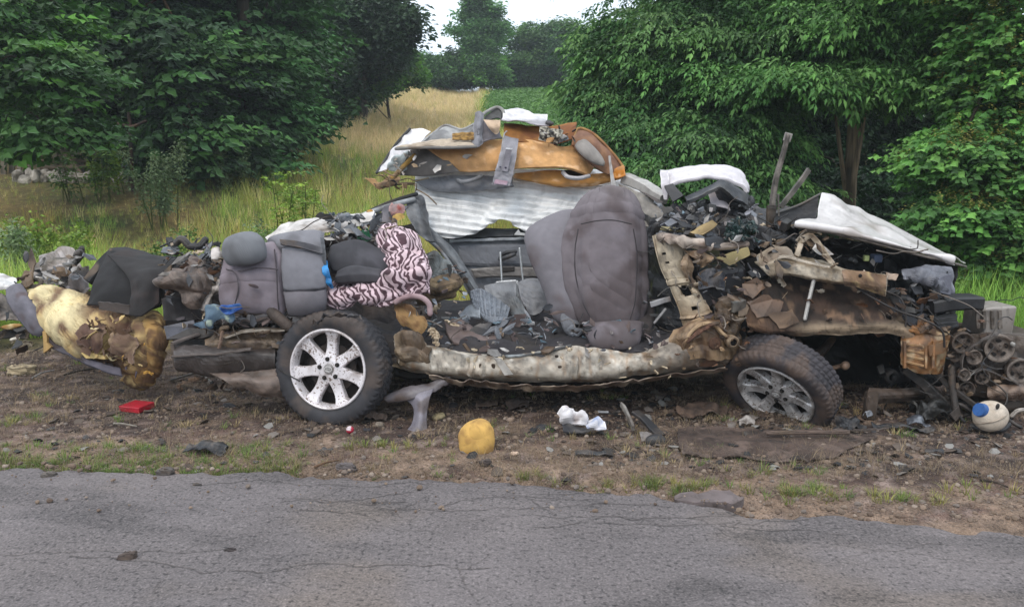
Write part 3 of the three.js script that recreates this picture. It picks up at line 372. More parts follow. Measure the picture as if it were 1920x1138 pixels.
{
  reseed(32); const near = [], far = [], crop = [], edge = [], straw = [], verge = [];
  const wood = (x, d) => d > 14.6 && x < lerp(-4.1, -3.9, smooth(14, 30, d)) - 0.02 * (d - 15);
  for (let i = 0; i < 20000; i++) { const d = 7.0 + Math.pow(rnd(), 1.6) * 12.5, x = rr(-0.75, 0.16) * d * 1.05; if (wood(x, d)) continue; const tall = d < 7.6 ? 0.55 : 1; near.push({ p: V(x, H(x, d) - 0.02, -d), dir: turned(), s: rr(0.22, 0.6) * tall * (x < -0.45 * d ? 1.1 : 0.75) * (d > 12 && d < 15.5 && x < -5.2 && x > -9.5 ? 0.2 : d > 10 && x < -4.2 ? 0.42 : 1), c: meadowTint(x, d) }); }
  for (let i = 0; i < 16000; i++) { const d = rr(19, 50), x = rr(-0.26, 0.13) * d; if (wood(x, d)) continue; const tr = trackX(d), inCrop = d > 24.5 && x > tr + 1.75; if (inCrop) continue; const c = Math.abs(x - tr) < 1.5 ? mixHex('#d2ba90', '#a8a066', rnd()).multiplyScalar(1.2) : meadowTint(x, d); far.push({ p: V(x, H(x, d) - 0.02, -d), dir: turned(), s: rr(0.3, 0.6) * (Math.abs(x - tr) < 1.2 ? 0.6 : 0.9), c }); }
  for (let d = 24.6; d < 48; d += 0.42) for (let x = trackX(d) + 1.9; x < 9; x += rr(0.16, 0.3)) crop.push({ p: V(x + rr(-0.05, 0.05), H(x, d) + 0.1, -d + rr(-0.08, 0.08)), dir: turned(), s: rr(0.5, 0.8), c: mixHex('#55803a', '#6d9448', rnd()) });
  for (let i = 0; i < 2600; i++) { const d = rr(6.2, 8.2), x = rr(3, 6.5); edge.push({ p: V(x, H(x, d) - 0.02, -d), dir: turned(), s: rr(0.35, 0.7), c: mixHex('#74a83a', '#98bc4c', rnd()).multiplyScalar(rr(0.8, 1.1)) }); }
  for (let i = 0; i < 3000; i++) { const x = rr(-5, 5), t = rnd(), e = x > 1.9 ? 0.35 : 0.05, d = roadEdge(x) + 0.02 + t * t * 0.35 + (x > 0.2 ? 0.1 + 0.25 * rnd() : 0); const dens = smooth(0.02, 0.22, fbm(x * 1.5, 4.4, 7, 3) + (x < -0.6 ? 0.22 : 0.02)); if (rnd() > dens) continue; verge.push({ p: V(x, H(x, d) - 0.006, -d), dir: turned(), s: rr(0.02, 0.06), c: mixHex('#5f7f2c', '#8a8442', rnd() * rnd()) }); }
  for (const [px, py, rx, rz, n] of [[1140, 908, 0.16, 0.05, 60], [1300, 916, 0.16, 0.06, 110], [1225, 912, 0.1, 0.05, 60], [1490, 925, 0.18, 0.06, 110], [1690, 938, 0.18, 0.06, 90], [700, 838, 0.14, 0.06, 70], [985, 898, 0.08, 0.04, 40], [100, 872, 0.4, 0.05, 120], [20, 868, 0.2, 0.05, 90], [520, 882, 0.25, 0.04, 100], [30, 790, 0.08, 0.08, 60], [1830, 925, 0.12, 0.05, 40], [1400, 890, 0.1, 0.05, 30]]) { const g = ground(px, py); for (let i = 0; i < n * 0.22; i++) { const a = rr(0, 6.283), r = 1.5 * rnd(), x = g.x + Math.cos(a) * r * rx, d = -g.z + Math.sin(a) * r * rz; verge.push({ p: V(x, H(x, d) - 0.004, -d), dir: turned(), s: rr(0.025, 0.075), c: mixHex('#5f7a2e', '#94884c', rnd()).multiplyScalar(rr(0.7, 1.2)) }); } }
  for (let i = 0; i < 2200; i++) { const x = rr(-5, 4), d = rr(4.1, 6.3), k = fbm(x * 2.1 + 5, d * 2.5, 3, 3); if (k < 0.1) continue; verge.push({ p: V(x, H(x, d) - 0.006, -d), dir: turned(), s: rr(0.02, 0.07), c: rnd() < 0.55 ? mixHex('#8f7f55', '#a8946a', rnd()) : mixHex('#5a7a2e', '#7d8f40', rnd()) }); }
  for (let i = 0; i < 9000; i++) { const x = rr(-5.5, 5), d = 3.9 + Math.pow(rnd(), 1.3) * 2.6; if (d < roadEdge(x) + 0.02) continue; if (rnd() > smooth(-0.2, 0.2, fbm(x * 1.8, d * 3, 5, 3) + 0.25 * smooth(4.6, 4.1, d) + (x < -1.7 && d > 5 ? 0.35 : 0))) continue; straw.push({ p: V(x, H(x, d) - 0.004, -d), dir: turned(), s: rr(0.03, 0.1), c: mixHex('#a08c6c', '#5f4e3e', rnd()) }); }
  tag(instances('meadow_grass', null, TUFT.tall, grassMat, near), 'tall half-dry meadow grass on the slope behind the wreck', 'grass', null, 'stuff');
  tag(instances('track_grass', null, TUFT.wide, grassMat, far), 'dry tan grass along the farm track up the hill', 'grass', null, 'stuff');
  tag(instances('crop_foliage', null, SPRAY.far, leafMat, crop), 'low green crop in the field up the hill', 'crop', null, 'stuff');
  tag(instances('roadside_grass', null, TUFT.tall, grassMat, edge), 'bright green grass under the linden beside the engine', 'grass', null, 'stuff');
  tag(instances('verge_grass', null, TUFT.low, grassMat, verge), 'small green and dry grass tufts along the asphalt edge', 'grass', null, 'stuff');
  tag(instances('straw_litter', null, TUFT.lying, grassMat, straw), 'dry flattened straw scattered over the dirt verge', 'straw', null, 'stuff');
  // small fragments
  reseed(35); const frag = []; for (let i = 0; i < 2600; i++) { const k = rnd(), x = k < 0.5 ? rr(-2.6, 2.6) : rr(0.4, 2.9), d = 3.95 + Math.pow(rnd(), 0.8) * 1.5; if (d < roadEdge(x) + 0.04 || fbm(x * 2.2, d * 2.2, 8, 3) < -0.05 + 0.5 * rnd() - 0.25) continue; const s = 0.006 + 0.028 * Math.pow(rnd(), 3); frag.push({ p: V(x, H(x, d) + s * 0.25, -d), dir: dirOf(rr(0, 6.28), rr(-0.5, 0.5)), up: V(rr(-0.4, 0.4), 1, rr(-0.4, 0.4)), s, sy: s * rr(0.15, 0.5), c: hex(pick(['#1c1b1c', '#29272a', '#3a3634', '#1c1b1c', '#4e4238', '#6d655f', '#7d7a76', '#3d3028', '#2b2522', '#54483f'])) }); }
  const fg = new THREE.TetrahedronGeometry(1, 1); jitter(fg, 0.5, 1.1); paint(fg, { c: '#ffffff', m: 0, v: 0.1 });
  tag(instances('debris', null, fg, new THREE.MeshStandardMaterial({ vertexColors: true, roughness: 0.7, flatShading: true }), frag), 'small plastic and metal fragments strewn over the dirt verge', 'debris', null, 'stuff');
  // gravel
  reseed(33); const peb = []; for (let i = 0; i < 34000; i++) { const x = rr(-5, 5), d = 3.5 + Math.pow(rnd(), 1.2) * 3; const e = d - roadEdge(x); if (e < -0.05 && rnd() > 0.06) continue; const s = 0.003 + 0.013 * Math.pow(rnd(), 5); peb.push({ p: V(x, (e < 0 ? 0.022 : H(x, d)) + s * 0.2, -d), dir: dirOf(rr(0, 6.28), rr(-0.5, 0.5)), s, sy: s * rr(0.5, 0.9), c: mixHex(pick(['#7d6b5c', '#5d4c42', '#8a7c70', '#4d3f37', '#6b625c']), '#6a5a4c', rnd()) }); }
  const ic = new THREE.IcosahedronGeometry(1, 1); jitter(ic, 0.25, 1.7); paint(ic, { c: '#ffffff', m: 0, v: 0.1 });
  tag(instances('gravel', null, ic, new THREE.MeshStandardMaterial({ vertexColors: true, roughness: 0.95 }), peb), 'loose gravel and small stones on the dirt verge', 'gravel', null, 'stuff');
}
// ---------- the wrecked car ----------
reseed(100);
const car = thing('wrecked_car', 'crushed silver minivan torn open along its side on the dirt verge', 'car', V(0, 0, -5.3));
const SILVER = { c: '#c4c2c0', d: '#6e6458', m: 0.28, f: 4, e: null }, WHITE = { c: '#d3cfce', d: '#8d8076', m: 0.18, f: 3 }, CREAM = { c: '#a99a84', d: '#5f4d3b', m: 0.42, f: 6 }, MUD = { c: '#5e4b3c', d: '#33271f', m: 0.45, f: 5, v: 0.3 }, BLACK = { c: '#161617', d: '#35312d', m: 0.28, f: 7 }, GREYF = { c: '#69676c', d: '#585052', m: 0.3, f: 4, v: 0.1 }, GREYP = { c: '#74777c', d: '#5c564f', m: 0.25, f: 5, v: 0.08 }, DARKF = { c: '#2f2d30', d: '#3d3733', m: 0.3, f: 5 }, RUST = { c: '#6b4a33', d: '#3b2a20', m: 0.4, f: 9 }, GALV = { c: '#8b8a87', d: '#4d463f', m: 0.35, f: 9 };
const K = (s, o) => ({ ...s, ...o });
// crumpled leftovers around a place: every fragment a part of its own
function scraps(parent, n, px0, px1, py0, py1, d0, d1, size, kinds) {
  for (let i = 0; i < n; i++) {
    const c = at(rr(px0, px1), rr(py0, py1), rr(d0, d1)), s = rr(size[0], size[1]), k = pick(kinds), a = dirOf(rr(0, 6.283), rr(-0.7, 0.7)), b = dirOf(rr(0, 6.283), rr(-1.2, 1.2)), q = (u, v) => c.clone().addScaledVector(a, u * s).addScaledVector(b, v * s * 0.6);
    if (k[0] === 'rod') part(parent, k[3] ?? 'metal_rod', tube([q(-1, 0), q(-0.2, rr(-0.5, 0.5)), q(1, rr(-0.6, 0.6))], s * rr(0.03, 0.07), k[1]), k[2]);
    else if (k[0] === 'box') part(parent, k[3] ?? 'housing', box(c, [s * rr(0.6, 1.2), s * rr(0.4, 0.9), s * rr(0.4, 0.8)], [rr(0, 3), rr(0, 3), rr(0, 3)], k[1], 0.008, 0.01), k[2]);
    else if (rnd() < 0.55) { const n = 4 + Math.floor(rnd() * 3), o = []; for (let j = 0; j < n; j++) { const t = j / n * 6.283 + rr(-0.35, 0.35), w = rr(0.45, 1.05); o.push(q(Math.cos(t) * w, Math.sin(t) * w * 1.1).add(V(rr(-0.12, 0.12) * s, rr(-0.12, 0.12) * s, rr(-0.12, 0.12) * s))); } part(parent, k[3] ?? 'metal_scrap', plate(o, 0.003, k[1], s > 0.03 ? { torn: s * 0.07 } : {}), k[2]); }
    else part(parent, k[3] ?? 'metal_scrap', patch([[q(-0.6, -0.6), q(0, -0.8), q(0.7, -0.5)], [q(-0.8, 0), q(0, 0).add(V(rr(-0.3, 0.3) * s, rr(-0.3, 0.3) * s, rr(-0.3, 0.3) * s)), q(0.8, 0.1)], [q(-0.6, 0.7), q(0.1, 0.7), q(0.6, 0.5)]], { amp: s * 0.16, fr: 2.2 / s, rag: s * 0.35, rf: 5 / s, t: 0.004, cell: Math.max(0.01, s / 14), col: k[1] }), k[2]);
  }
}
const sMetal = ['sheet', CREAM, M.metal], sSilver = ['sheet', SILVER, M.metal], sMud = ['sheet', MUD, M.dull], sBlack = ['sheet', BLACK, M.plastic, 'plastic_fragment'], sGrey = ['sheet', GREYP, M.plastic, 'plastic_fragment'], sRust = ['sheet', RUST, M.metal], rBlack = ['rod', BLACK, M.plastic, 'hose'], rMetal = ['rod', GALV, M.metal], rMud = ['rod', MUD, M.dull], bBlack = ['box', BLACK, M.plastic], bGalv = ['box', GALV, M.metal], bMud = ['box', MUD, M.dull], sCloth = ['sheet', K(GREYF, { c: '#4c494d' }), M.fabric, 'torn_cloth'];
// floor and dark far side of the shell, so that nothing shows through underneath
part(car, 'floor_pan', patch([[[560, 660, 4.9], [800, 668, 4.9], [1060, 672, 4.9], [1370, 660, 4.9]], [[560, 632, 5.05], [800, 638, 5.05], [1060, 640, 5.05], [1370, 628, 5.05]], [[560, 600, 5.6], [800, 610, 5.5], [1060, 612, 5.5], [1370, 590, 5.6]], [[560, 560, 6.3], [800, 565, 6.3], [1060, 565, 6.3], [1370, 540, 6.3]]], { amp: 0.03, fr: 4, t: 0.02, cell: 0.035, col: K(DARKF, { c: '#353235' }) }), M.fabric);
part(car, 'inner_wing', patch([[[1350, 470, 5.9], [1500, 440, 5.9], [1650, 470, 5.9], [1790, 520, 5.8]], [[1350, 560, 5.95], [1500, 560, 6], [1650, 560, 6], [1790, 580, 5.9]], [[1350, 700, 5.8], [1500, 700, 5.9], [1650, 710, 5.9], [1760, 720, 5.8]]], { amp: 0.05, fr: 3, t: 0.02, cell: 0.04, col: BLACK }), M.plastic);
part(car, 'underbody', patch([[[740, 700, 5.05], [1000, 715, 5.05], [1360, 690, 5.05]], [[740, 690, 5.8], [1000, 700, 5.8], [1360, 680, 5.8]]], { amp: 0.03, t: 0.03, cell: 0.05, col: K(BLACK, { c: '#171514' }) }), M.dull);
// --- wheels ---
function tyreGeo(R, W) {
  const pr = [[0.225, -0.4], [0.245, -0.47], [0.27, -0.5], [0.295, -0.485], [0.312, -0.45], [0.32, -0.41], [0.325, -0.34], [0.325, -0.27], [0.318, -0.26], [0.318, -0.22], [0.3255, -0.21], [0.3265, -0.09], [0.318, -0.08], [0.318, -0.04], [0.3265, -0.03]].map(([r, w]) => [r * R / 0.325, w * W]);
  const full = pr.concat(pr.slice().reverse().map(([r, w]) => [r, -w])), n = 432, m = full.length, pos = [], idx = [], uv = [];
  for (let i = 0; i < n; i++) { const a = i / n * Math.PI * 2; full.forEach(([r, w], j) => { const deep = r > 0.3195 * R / 0.325 && ((i + Math.round(Math.abs(w) * 70)) % 8) < 3 ? 0.005 : 0, side = r > 0.305 * R / 0.325 && r < 0.3245 * R / 0.325 && Math.abs(w) > 0.4 * W && i % 8 < 3 ? 0.006 : 0, q = r - deep - side + 0.0015 * noise(Math.cos(a) * 4, Math.sin(a) * 4, w * 9); pos.push(Math.cos(a) * q, Math.sin(a) * q, w); uv.push(i / n * 2, j / m * 0.4); }); }
  for (let i = 0; i < n; i++) for (let j = 0; j < m - 1; j++) { const a = i * m + j, b = ((i + 1) % n) * m + j; idx.push(a, b, b + 1, a, b + 1, a + 1); }
  const g = new THREE.BufferGeometry(); g.setAttribute('position', new THREE.Float32BufferAttribute(pos, 3)); g.setAttribute('uv', new THREE.Float32BufferAttribute(uv, 2)); g.setIndex(idx); g.computeVertexNormals(); return g;
}
function lathe(pts, n = 64) { const g = new THREE.LatheGeometry(pts.map(([r, z]) => new THREE.Vector2(r, z)), n); g.rotateX(Math.PI / 2); return g; }
function wheel(centre, normal, roll, rimCol, tyreCol, label, rimMat) {
  const R = 0.325, W = 0.205, w = new THREE.Group(); w.name = numbered('wheel'); w.userData.label = label; car.add(w); w.position.copy(centre).sub(ORG.get(car)); ORG.set(w, V(0, 0, 0));
  const z = normal.clone().normalize(), x = UP.clone().cross(z).normalize(), y = z.clone().cross(x); w.quaternion.setFromRotationMatrix(new THREE.Matrix4().makeBasis(x, y, z));
  part(w, 'tyre', paint(tyreGeo(R, W), tyreCol), M.rubber);
  const f = W * 0.5 - 0.02, gs = [], r0 = 0.226;
  gs.push(plain(lathe([[r0, f - 0.12], [r0 - 0.004, f - 0.02], [r0 + 0.003, f + 0.006], [r0 - 0.004, f + 0.013], [r0 - 0.012, f + 0.01], [r0 - 0.02, f - 0.012], [r0 - 0.024, f - 0.06]], 90)));
  gs.push(plain(lathe([[0.0, f - 0.012], [0.05, f - 0.012], [0.072, f - 0.018], [0.08, f - 0.03], [0.08, f - 0.06]], 60)));
  for (let i = 0; i < 7; i++) {
    const a0 = roll + i / 7 * Math.PI * 2, N = 10, pos = [], idx = [];
    for (let k = 0; k <= N; k++) { const t = k / N, r = lerp(0.06, r0 - 0.012, t), hw = 0.026 + 0.006 * Math.pow(t, 2) + 0.02 * Math.pow(t, 8) + 0.012 * Math.pow(1 - t, 4), zz = f - 0.014 - 0.012 * Math.sin(t * Math.PI) + 0.008 * t; for (const [u, v] of [[-1, -0.045], [-1, -0.008], [-0.8, 0], [0.8, 0], [1, -0.008], [1, -0.045]]) { const X = r, Y = u * hw; pos.push(X * Math.cos(a0) - Y * Math.sin(a0), X * Math.sin(a0) + Y * Math.cos(a0), zz + v); } }
    for (let k = 0; k < N; k++) for (let j = 0; j < 5; j++) { const a = k * 6 + j; idx.push(a, a + 6, a + 7, a, a + 7, a + 1); }
    const g = new THREE.BufferGeometry(); g.setAttribute('position', new THREE.Float32BufferAttribute(pos, 3)); g.setIndex(idx); const q = g.toNonIndexed(); q.computeVertexNormals(); gs.push(boxUV(q));
  }
  for (const g of gs) if (!g.attributes.uv) boxUV(g);
  const rim = part(w, 'rim', paint(boxUV(merge(...gs)), rimCol), rimMat);
  part(w, 'brake_disc', paint(merge(lathe([[0.0, 0.02], [0.14, 0.02], [0.14, 0.0]], 48), lathe([[0.0, -0.03], [0.224, -0.03]], 48), lathe([[r0 - 0.02, f - 0.05], [r0 - 0.02, -0.05]], 60)), { c: '#3a3431', d: '#241e1b', m: 0.5, f: 14 }), M.dull);
  for (let i = 0; i < 5; i++) { const a = roll + 0.22 + i / 5 * Math.PI * 2, g = plain(new THREE.CylinderGeometry(0.0125, 0.0125, 0.01, 18)); g.rotateX(Math.PI / 2); g.translate(Math.cos(a) * 0.056, Math.sin(a) * 0.056, f - 0.0125); const b = plain(new THREE.CylinderGeometry(0.007, 0.007, 0.012, 6)); b.rotateX(Math.PI / 2); b.translate(Math.cos(a) * 0.056, Math.sin(a) * 0.056, f - 0.006); part(w, 'wheel_bolt', merge(paint(g, { c: '#15120f', m: 0 }), paint(b, { c: '#3b3530', m: 0 })), M.dull); }
  const cap = [paint(lathe([[0, f - 0.004], [0.026, f - 0.005], [0.03, f - 0.01], [0.03, f - 0.03]], 40), { c: '#8f8c8a', m: 0.2, f: 40 })];
  for (const [rx, ry] of [[0.021, 0.015], [0.008, 0.014], [0.014, 0.006]]) { const g = new THREE.TorusGeometry(1, 0.13, 6, 32); g.scale(rx, ry, 0.012); g.translate(0, ry === 0.006 ? 0.006 : 0, f - 0.003); cap.push(paint(g, { c: '#c9c6c4', m: 0 })); }
  part(w, 'hub_cap', merge(...cap), rimMat);
  return w;
}
const rearWheel = wheel(at(626, 689, 4.86), V(-0.235, 0.12, 1), Math.PI / 2 - 0.06, { c: '#dcd6d7', d: '#8d7f78', m: 0.2, f: 12, a: 0.7, v: 0.08 }, { c: '#353438', d: '#524741', m: 0.33, f: 7 }, 'upright rear wheel with mud-spattered seven-spoke alloy rim', M.rim);
const frontWheel = wheel(at(1466, 722, 4.86), V(-0.56, -0.56, 0.6), 0.5, { c: '#c4c0be', d: '#6d655f', m: 0.3, f: 14 }, { c: '#3b373b', d: '#5a4a41', m: 0.4, f: 6 }, 'tilted front wheel with scuffed grey alloy rim leaning under the arch', M.rim);
part(car, 'tyre_shred', patch([[[575, 606, 4.70], [610, 588, 4.68], [650, 582, 4.68], [690, 594, 4.7]], [[583, 616, 4.72], [615, 600, 4.72], [648, 598, 4.72], [682, 606, 4.72]]], { amp: 0.012, rag: 0.05, rf: 14, t: 0.01, col: { c: '#2a282b', d: '#54473f', m: 0.5, f: 12 } }), M.rubber);
part(car, 'axle_stub', tube([[1500, 690, 4.95], [1540, 660, 5.1], [1562, 636, 5.3]], [0.035, 0.022], K(MUD, { c: '#6b5846' })), M.metal);
part(car, 'tie_rod', tube([[1520, 700, 5.05], [1556, 692, 5.02], [1583, 685, 5.0]], 0.014, K(MUD, { c: '#7a6250' })), M.metal);
part(car, 'ball_joint', blob([1585, 685, 4.98], [0.05, 0.05, 0.04], [0, 0, 0], K(MUD, { c: '#8a7260' }), { n: 16, m: 12, amp: 0.004 }), M.metal);
// --- sill, pillar and front arch ---
const sill = part(car, 'sill', patch([[[735, 640, 5.0], [800, 648, 4.93], [870, 660, 4.9], [960, 668, 4.88], [1060, 648, 4.9], [1130, 655, 4.9], [1200, 662, 4.88], [1262, 628, 4.9], [1330, 600, 4.95]], [[740, 655, 4.88], [805, 658, 4.84], [870, 672, 4.82], [960, 680, 4.8], [1060, 672, 4.8], [1130, 676, 4.8], [1200, 672, 4.8], [1270, 655, 4.8], [1350, 636, 4.86]], [[748, 680, 4.86], [810, 694, 4.8], [870, 698, 4.78], [960, 704, 4.77], [1060, 704, 4.77], [1130, 702, 4.78], [1200, 692, 4.78], [1280, 680, 4.8], [1370, 668, 4.86]], [[750, 690, 4.95], [815, 702, 4.9], [870, 710, 4.86], [960, 714, 4.85], [1060, 716, 4.85], [1130, 714, 4.86], [1200, 704, 4.86], [1280, 696, 4.88], [1370, 684, 4.92]]], { amp: 0.007, fr: 4, fine: 0.0025, rag: 0.02, rf: 8, t: 0.012, cell: 0.012, bump: (u, v) => (v > 0.3 && v < 0.75 && (Math.abs(u - 0.27) < 0.006 || Math.abs(u - 0.3) < 0.006 || Math.abs(u - 0.53) < 0.004) ? -0.012 : 0), col: { c: '#a59e93', d: '#786b5d', m: 0.28, f: 8, e: '#c4bfb6', v: 0.34, fn: (k, x, y, z) => { k.lerp(hex('#8a6a48'), 0.5 * smooth(0.1, 0.35, noise(x * 34, y * 5, z * 9))); if (x > 0.7) k.lerp(hex('#5d4838'), 0.55 * smooth(0.7, 1.0, x)); } } }), M.metal);
part(car, 'sill_flange', patch([[[800, 702, 4.8], [880, 712, 4.78], [960, 718, 4.78], [1060, 722, 4.78], [1180, 712, 4.8], [1370, 686, 4.84]], [[805, 712, 4.84], [880, 724, 4.83], [960, 730, 4.83], [1060, 736, 4.83], [1180, 722, 4.85], [1370, 696, 4.9]]], { amp: 0.012, fr: 9, rag: 0.03, rf: 9, t: 0.006, col: { c: '#4a3b30', d: '#8f8172', m: 0.3, f: 12 } }), M.metal);
for (const [x, y] of [[902, 690], [925, 690]]) part(sill, 'press_hole', box([x, y, 4.775], [0.02, 0.05, 0.012], [0, 0, 0.06], { c: '#3f3125', m: 0.2 }, 0.008, 0.001), M.dull);
for (const [x, y] of [[1050, 688], [1044, 668]]) part(sill, 'drain_hole', box([x, y, 4.77], [0.02, 0.016, 0.012], [0, 0, 0], { c: '#2e231b', m: 0.2 }, 0.008, 0.001), M.dull);
part(car, 'metal_strip', plate([[925, 670, 4.76], [940, 672, 4.76], [962, 702, 4.76], [946, 704, 4.76]], 0.004, { c: '#b3b0ac', m: 0.2 }), M.metal);
part(car, 'rubber_seal', tube([[915, 663, 4.86], [950, 668, 4.84], [1000, 664, 4.84], [1070, 648, 4.86]], 0.009, { c: '#9aa0a2', d: '#3d3a38', m: 0.45, f: 20 }), M.plastic);
part(car, 'rear_sill_end', patch([[[736, 628, 4.95], [775, 622, 4.95], [812, 640, 4.93]], [[738, 655, 4.84], [775, 650, 4.8], [810, 668, 4.8]], [[745, 688, 4.9], [775, 696, 4.86], [812, 700, 4.86]]], { amp: 0.04, fr: 8, rag: 0.03, t: 0.006, cell: 0.012, col: K(CREAM, { c: '#8a7a66', m: 0.5 }) }), M.metal);
const pillar = part(car, 'hinge_pillar', patch([[[1222, 440, 5.02], [1250, 436, 5.0], [1285, 450, 5.0]], [[1236, 500, 4.98], [1262, 497, 4.95], [1292, 505, 4.97]], [[1258, 545, 4.95], [1285, 540, 4.91], [1312, 540, 4.95]], [[1272, 585, 4.93], [1300, 580, 4.88], [1330, 572, 4.92]], [[1280, 612, 4.93], [1305, 612, 4.88], [1345, 600, 4.92]]], { amp: 0.004, fr: 4, fine: 0.0015, rag: 0.01, t: 0.02, cell: 0.01, bump: (u, v) => (Math.abs(v - 0.42) < 0.02 || Math.abs(v - 0.86) < 0.015 ? -0.014 : 0) + (u < 0.12 || u > 0.9 ? 0.014 : 0), hole: (u, v) => ((u - 0.5) / 0.2) ** 2 + ((v - 0.53) / 0.065) ** 2 < 1 || ((u - 0.55) / 0.11) ** 2 + ((v - 0.74) / 0.03) ** 2 < 1 || ((u - 0.5) / 0.06) ** 2 + ((v - 0.9) / 0.018) ** 2 < 1 || ((u - 0.3) / 0.07) ** 2 + ((v - 0.15) / 0.012) ** 2 < 1 || ((u - 0.34) / 0.07) ** 2 + ((v - 0.22) / 0.014) ** 2 < 1, col: { c: '#b0a490', d: '#7b6a55', m: 0.28, f: 6, fn: (k, x, y) => k.lerp(hex('#8a6f52'), 0.7 * smooth(0.72, 0.55, y)) } }), M.metal);
part(car, 'pillar_back', patch([[[1228, 440, 5.06], [1290, 446, 5.06]], [[1275, 560, 5.02], [1330, 556, 5.02]], [[1285, 610, 5.0], [1345, 600, 5.0]]], { amp: 0.01, t: 0.01, col: BLACK }), M.plastic);
part(car, 'pillar_foot', patch([[[1262, 618, 4.9], [1300, 600, 4.86], [1345, 598, 4.88], [1385, 620, 4.92]], [[1255, 640, 4.86], [1290, 622, 4.8], [1350, 612, 4.82], [1392, 640, 4.9]], [[1262, 668, 4.86], [1290, 680, 4.8], [1345, 680, 4.8], [1392, 672, 4.9]]], { amp: 0.012, fr: 6, rag: 0.02, t: 0.012, cell: 0.011, col: { c: '#9b8265', d: '#5b432f', m: 0.42, f: 9 } }), M.metal);
const shield = part(car, 'arch_shield', blob([1322, 645, 4.85], [0.24, 0.27, 0.06], [0, 0, 0.4], { c: '#5a3f2e', d: '#3a291e', m: 0.4, f: 9 }, { amp: 0.008, f: 6, soft: true, e: 0.9, n: 60, m: 50 }), M.dull);
for (let i = 0; i < 4; i++) part(shield, 'rib', tube([[1290 + i * 11, 640 - i * 9, 4.79], [1300 + i * 12, 632 - i * 8, 4.775], [1311 + i * 12, 618 - i * 4, 4.79]], 0.011, { c: '#67493a', m: 0.3 }), M.dull);
part(shield, 'bolt_boss', lathe([[0, 0.012], [0.012, 0.012], [0.016, 0.006], [0.03, 0.006], [0.036, 0]], 24).translate(...at(1341, 644, 4.786).toArray()), M.dull); paint(shield.children[shield.children.length - 1].geometry, { c: '#543b2c', m: 0.2 });
part(car, 'bushing', merge(paint(lathe([[0.02, 0.03], [0.034, 0.03], [0.036, 0], [0.034, -0.04]], 24).rotateY(0.2).translate(...at(1372, 640, 4.8).toArray()), { c: '#a08c74', d: '#5f4d3d', m: 0.3, f: 20 }), paint(lathe([[0, 0.01], [0.021, 0.01]], 20).translate(...at(1372, 640, 4.8).toArray()), { c: '#120e0c', m: 0 })), M.metal);
part(car, 'shield_rim', tube([[1283, 690, 4.83], [1282, 650, 4.8], [1305, 615, 4.79], [1332, 606, 4.79], [1358, 628, 4.79], [1372, 636, 4.79]], 0.012, { c: '#a88f70', d: '#5b432f', m: 0.3, f: 14 }), M.metal);
part(car, 'hinge_bracket', patch([[[1335, 575, 4.9], [1370, 556, 4.88], [1398, 575, 4.92]], [[1338, 600, 4.84], [1370, 600, 4.82], [1392, 605, 4.86]], [[1345, 625, 4.86], [1368, 640, 4.85], [1395, 640, 4.88]]], { amp: 0.025, fr: 9, rag: 0.03, t: 0.008, cell: 0.01, col: { c: '#75644f', d: '#463729', m: 0.45, f: 12 } }), M.metal);
part(car, 'hinge', box([1382, 572, 4.86], [0.085, 0.07, 0.06], [0.2, 0.3, 0.2], { c: '#7d7b76', d: '#4c4640', m: 0.35, f: 20 }, 0.012, 0.01), M.metal);
// front wheel arch: a mud-brown hood over the wheel, shadow at its top painted into the colour
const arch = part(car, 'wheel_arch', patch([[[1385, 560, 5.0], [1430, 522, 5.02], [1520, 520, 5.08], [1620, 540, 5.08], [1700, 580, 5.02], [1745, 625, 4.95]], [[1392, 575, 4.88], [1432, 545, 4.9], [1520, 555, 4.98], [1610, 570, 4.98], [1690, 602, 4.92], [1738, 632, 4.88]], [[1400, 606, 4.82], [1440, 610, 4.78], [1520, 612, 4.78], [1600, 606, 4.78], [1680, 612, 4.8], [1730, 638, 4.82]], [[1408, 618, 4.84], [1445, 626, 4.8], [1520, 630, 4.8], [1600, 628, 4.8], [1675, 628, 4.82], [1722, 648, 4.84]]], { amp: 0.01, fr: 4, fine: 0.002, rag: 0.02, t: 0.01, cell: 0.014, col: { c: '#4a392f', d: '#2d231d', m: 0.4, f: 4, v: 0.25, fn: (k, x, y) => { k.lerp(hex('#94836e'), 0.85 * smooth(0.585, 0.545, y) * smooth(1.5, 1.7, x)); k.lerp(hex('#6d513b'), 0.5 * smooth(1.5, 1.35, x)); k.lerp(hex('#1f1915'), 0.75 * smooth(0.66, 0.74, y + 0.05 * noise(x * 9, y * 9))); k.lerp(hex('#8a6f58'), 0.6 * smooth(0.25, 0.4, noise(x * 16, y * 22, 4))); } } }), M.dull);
part(arch, 'arch_hole', blob([1598, 583, 4.93], [0.045, 0.03, 0.02], [0, 0, 0], { c: '#150f0c', m: 0 }, { n: 14, m: 10, amp: 0.002 }), M.dull);
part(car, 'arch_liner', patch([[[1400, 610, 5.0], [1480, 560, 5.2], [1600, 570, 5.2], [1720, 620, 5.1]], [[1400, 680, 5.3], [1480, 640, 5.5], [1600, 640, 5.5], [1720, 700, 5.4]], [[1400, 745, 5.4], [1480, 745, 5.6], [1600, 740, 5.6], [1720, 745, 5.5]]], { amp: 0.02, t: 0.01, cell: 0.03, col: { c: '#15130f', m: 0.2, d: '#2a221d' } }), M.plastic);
scraps(car, 14, 1395, 1500, 585, 645, 4.82, 5.0, [0.03, 0.07], [sMud, bMud, rMud, sRust]);
part(car, 'bonnet_stay', tube([[1527, 524, 4.86], [1518, 562, 4.82], [1510, 598, 4.78]], 0.011, { c: '#a9a8a6', d: '#6b625a', m: 0.2, f: 20 }), M.metal);
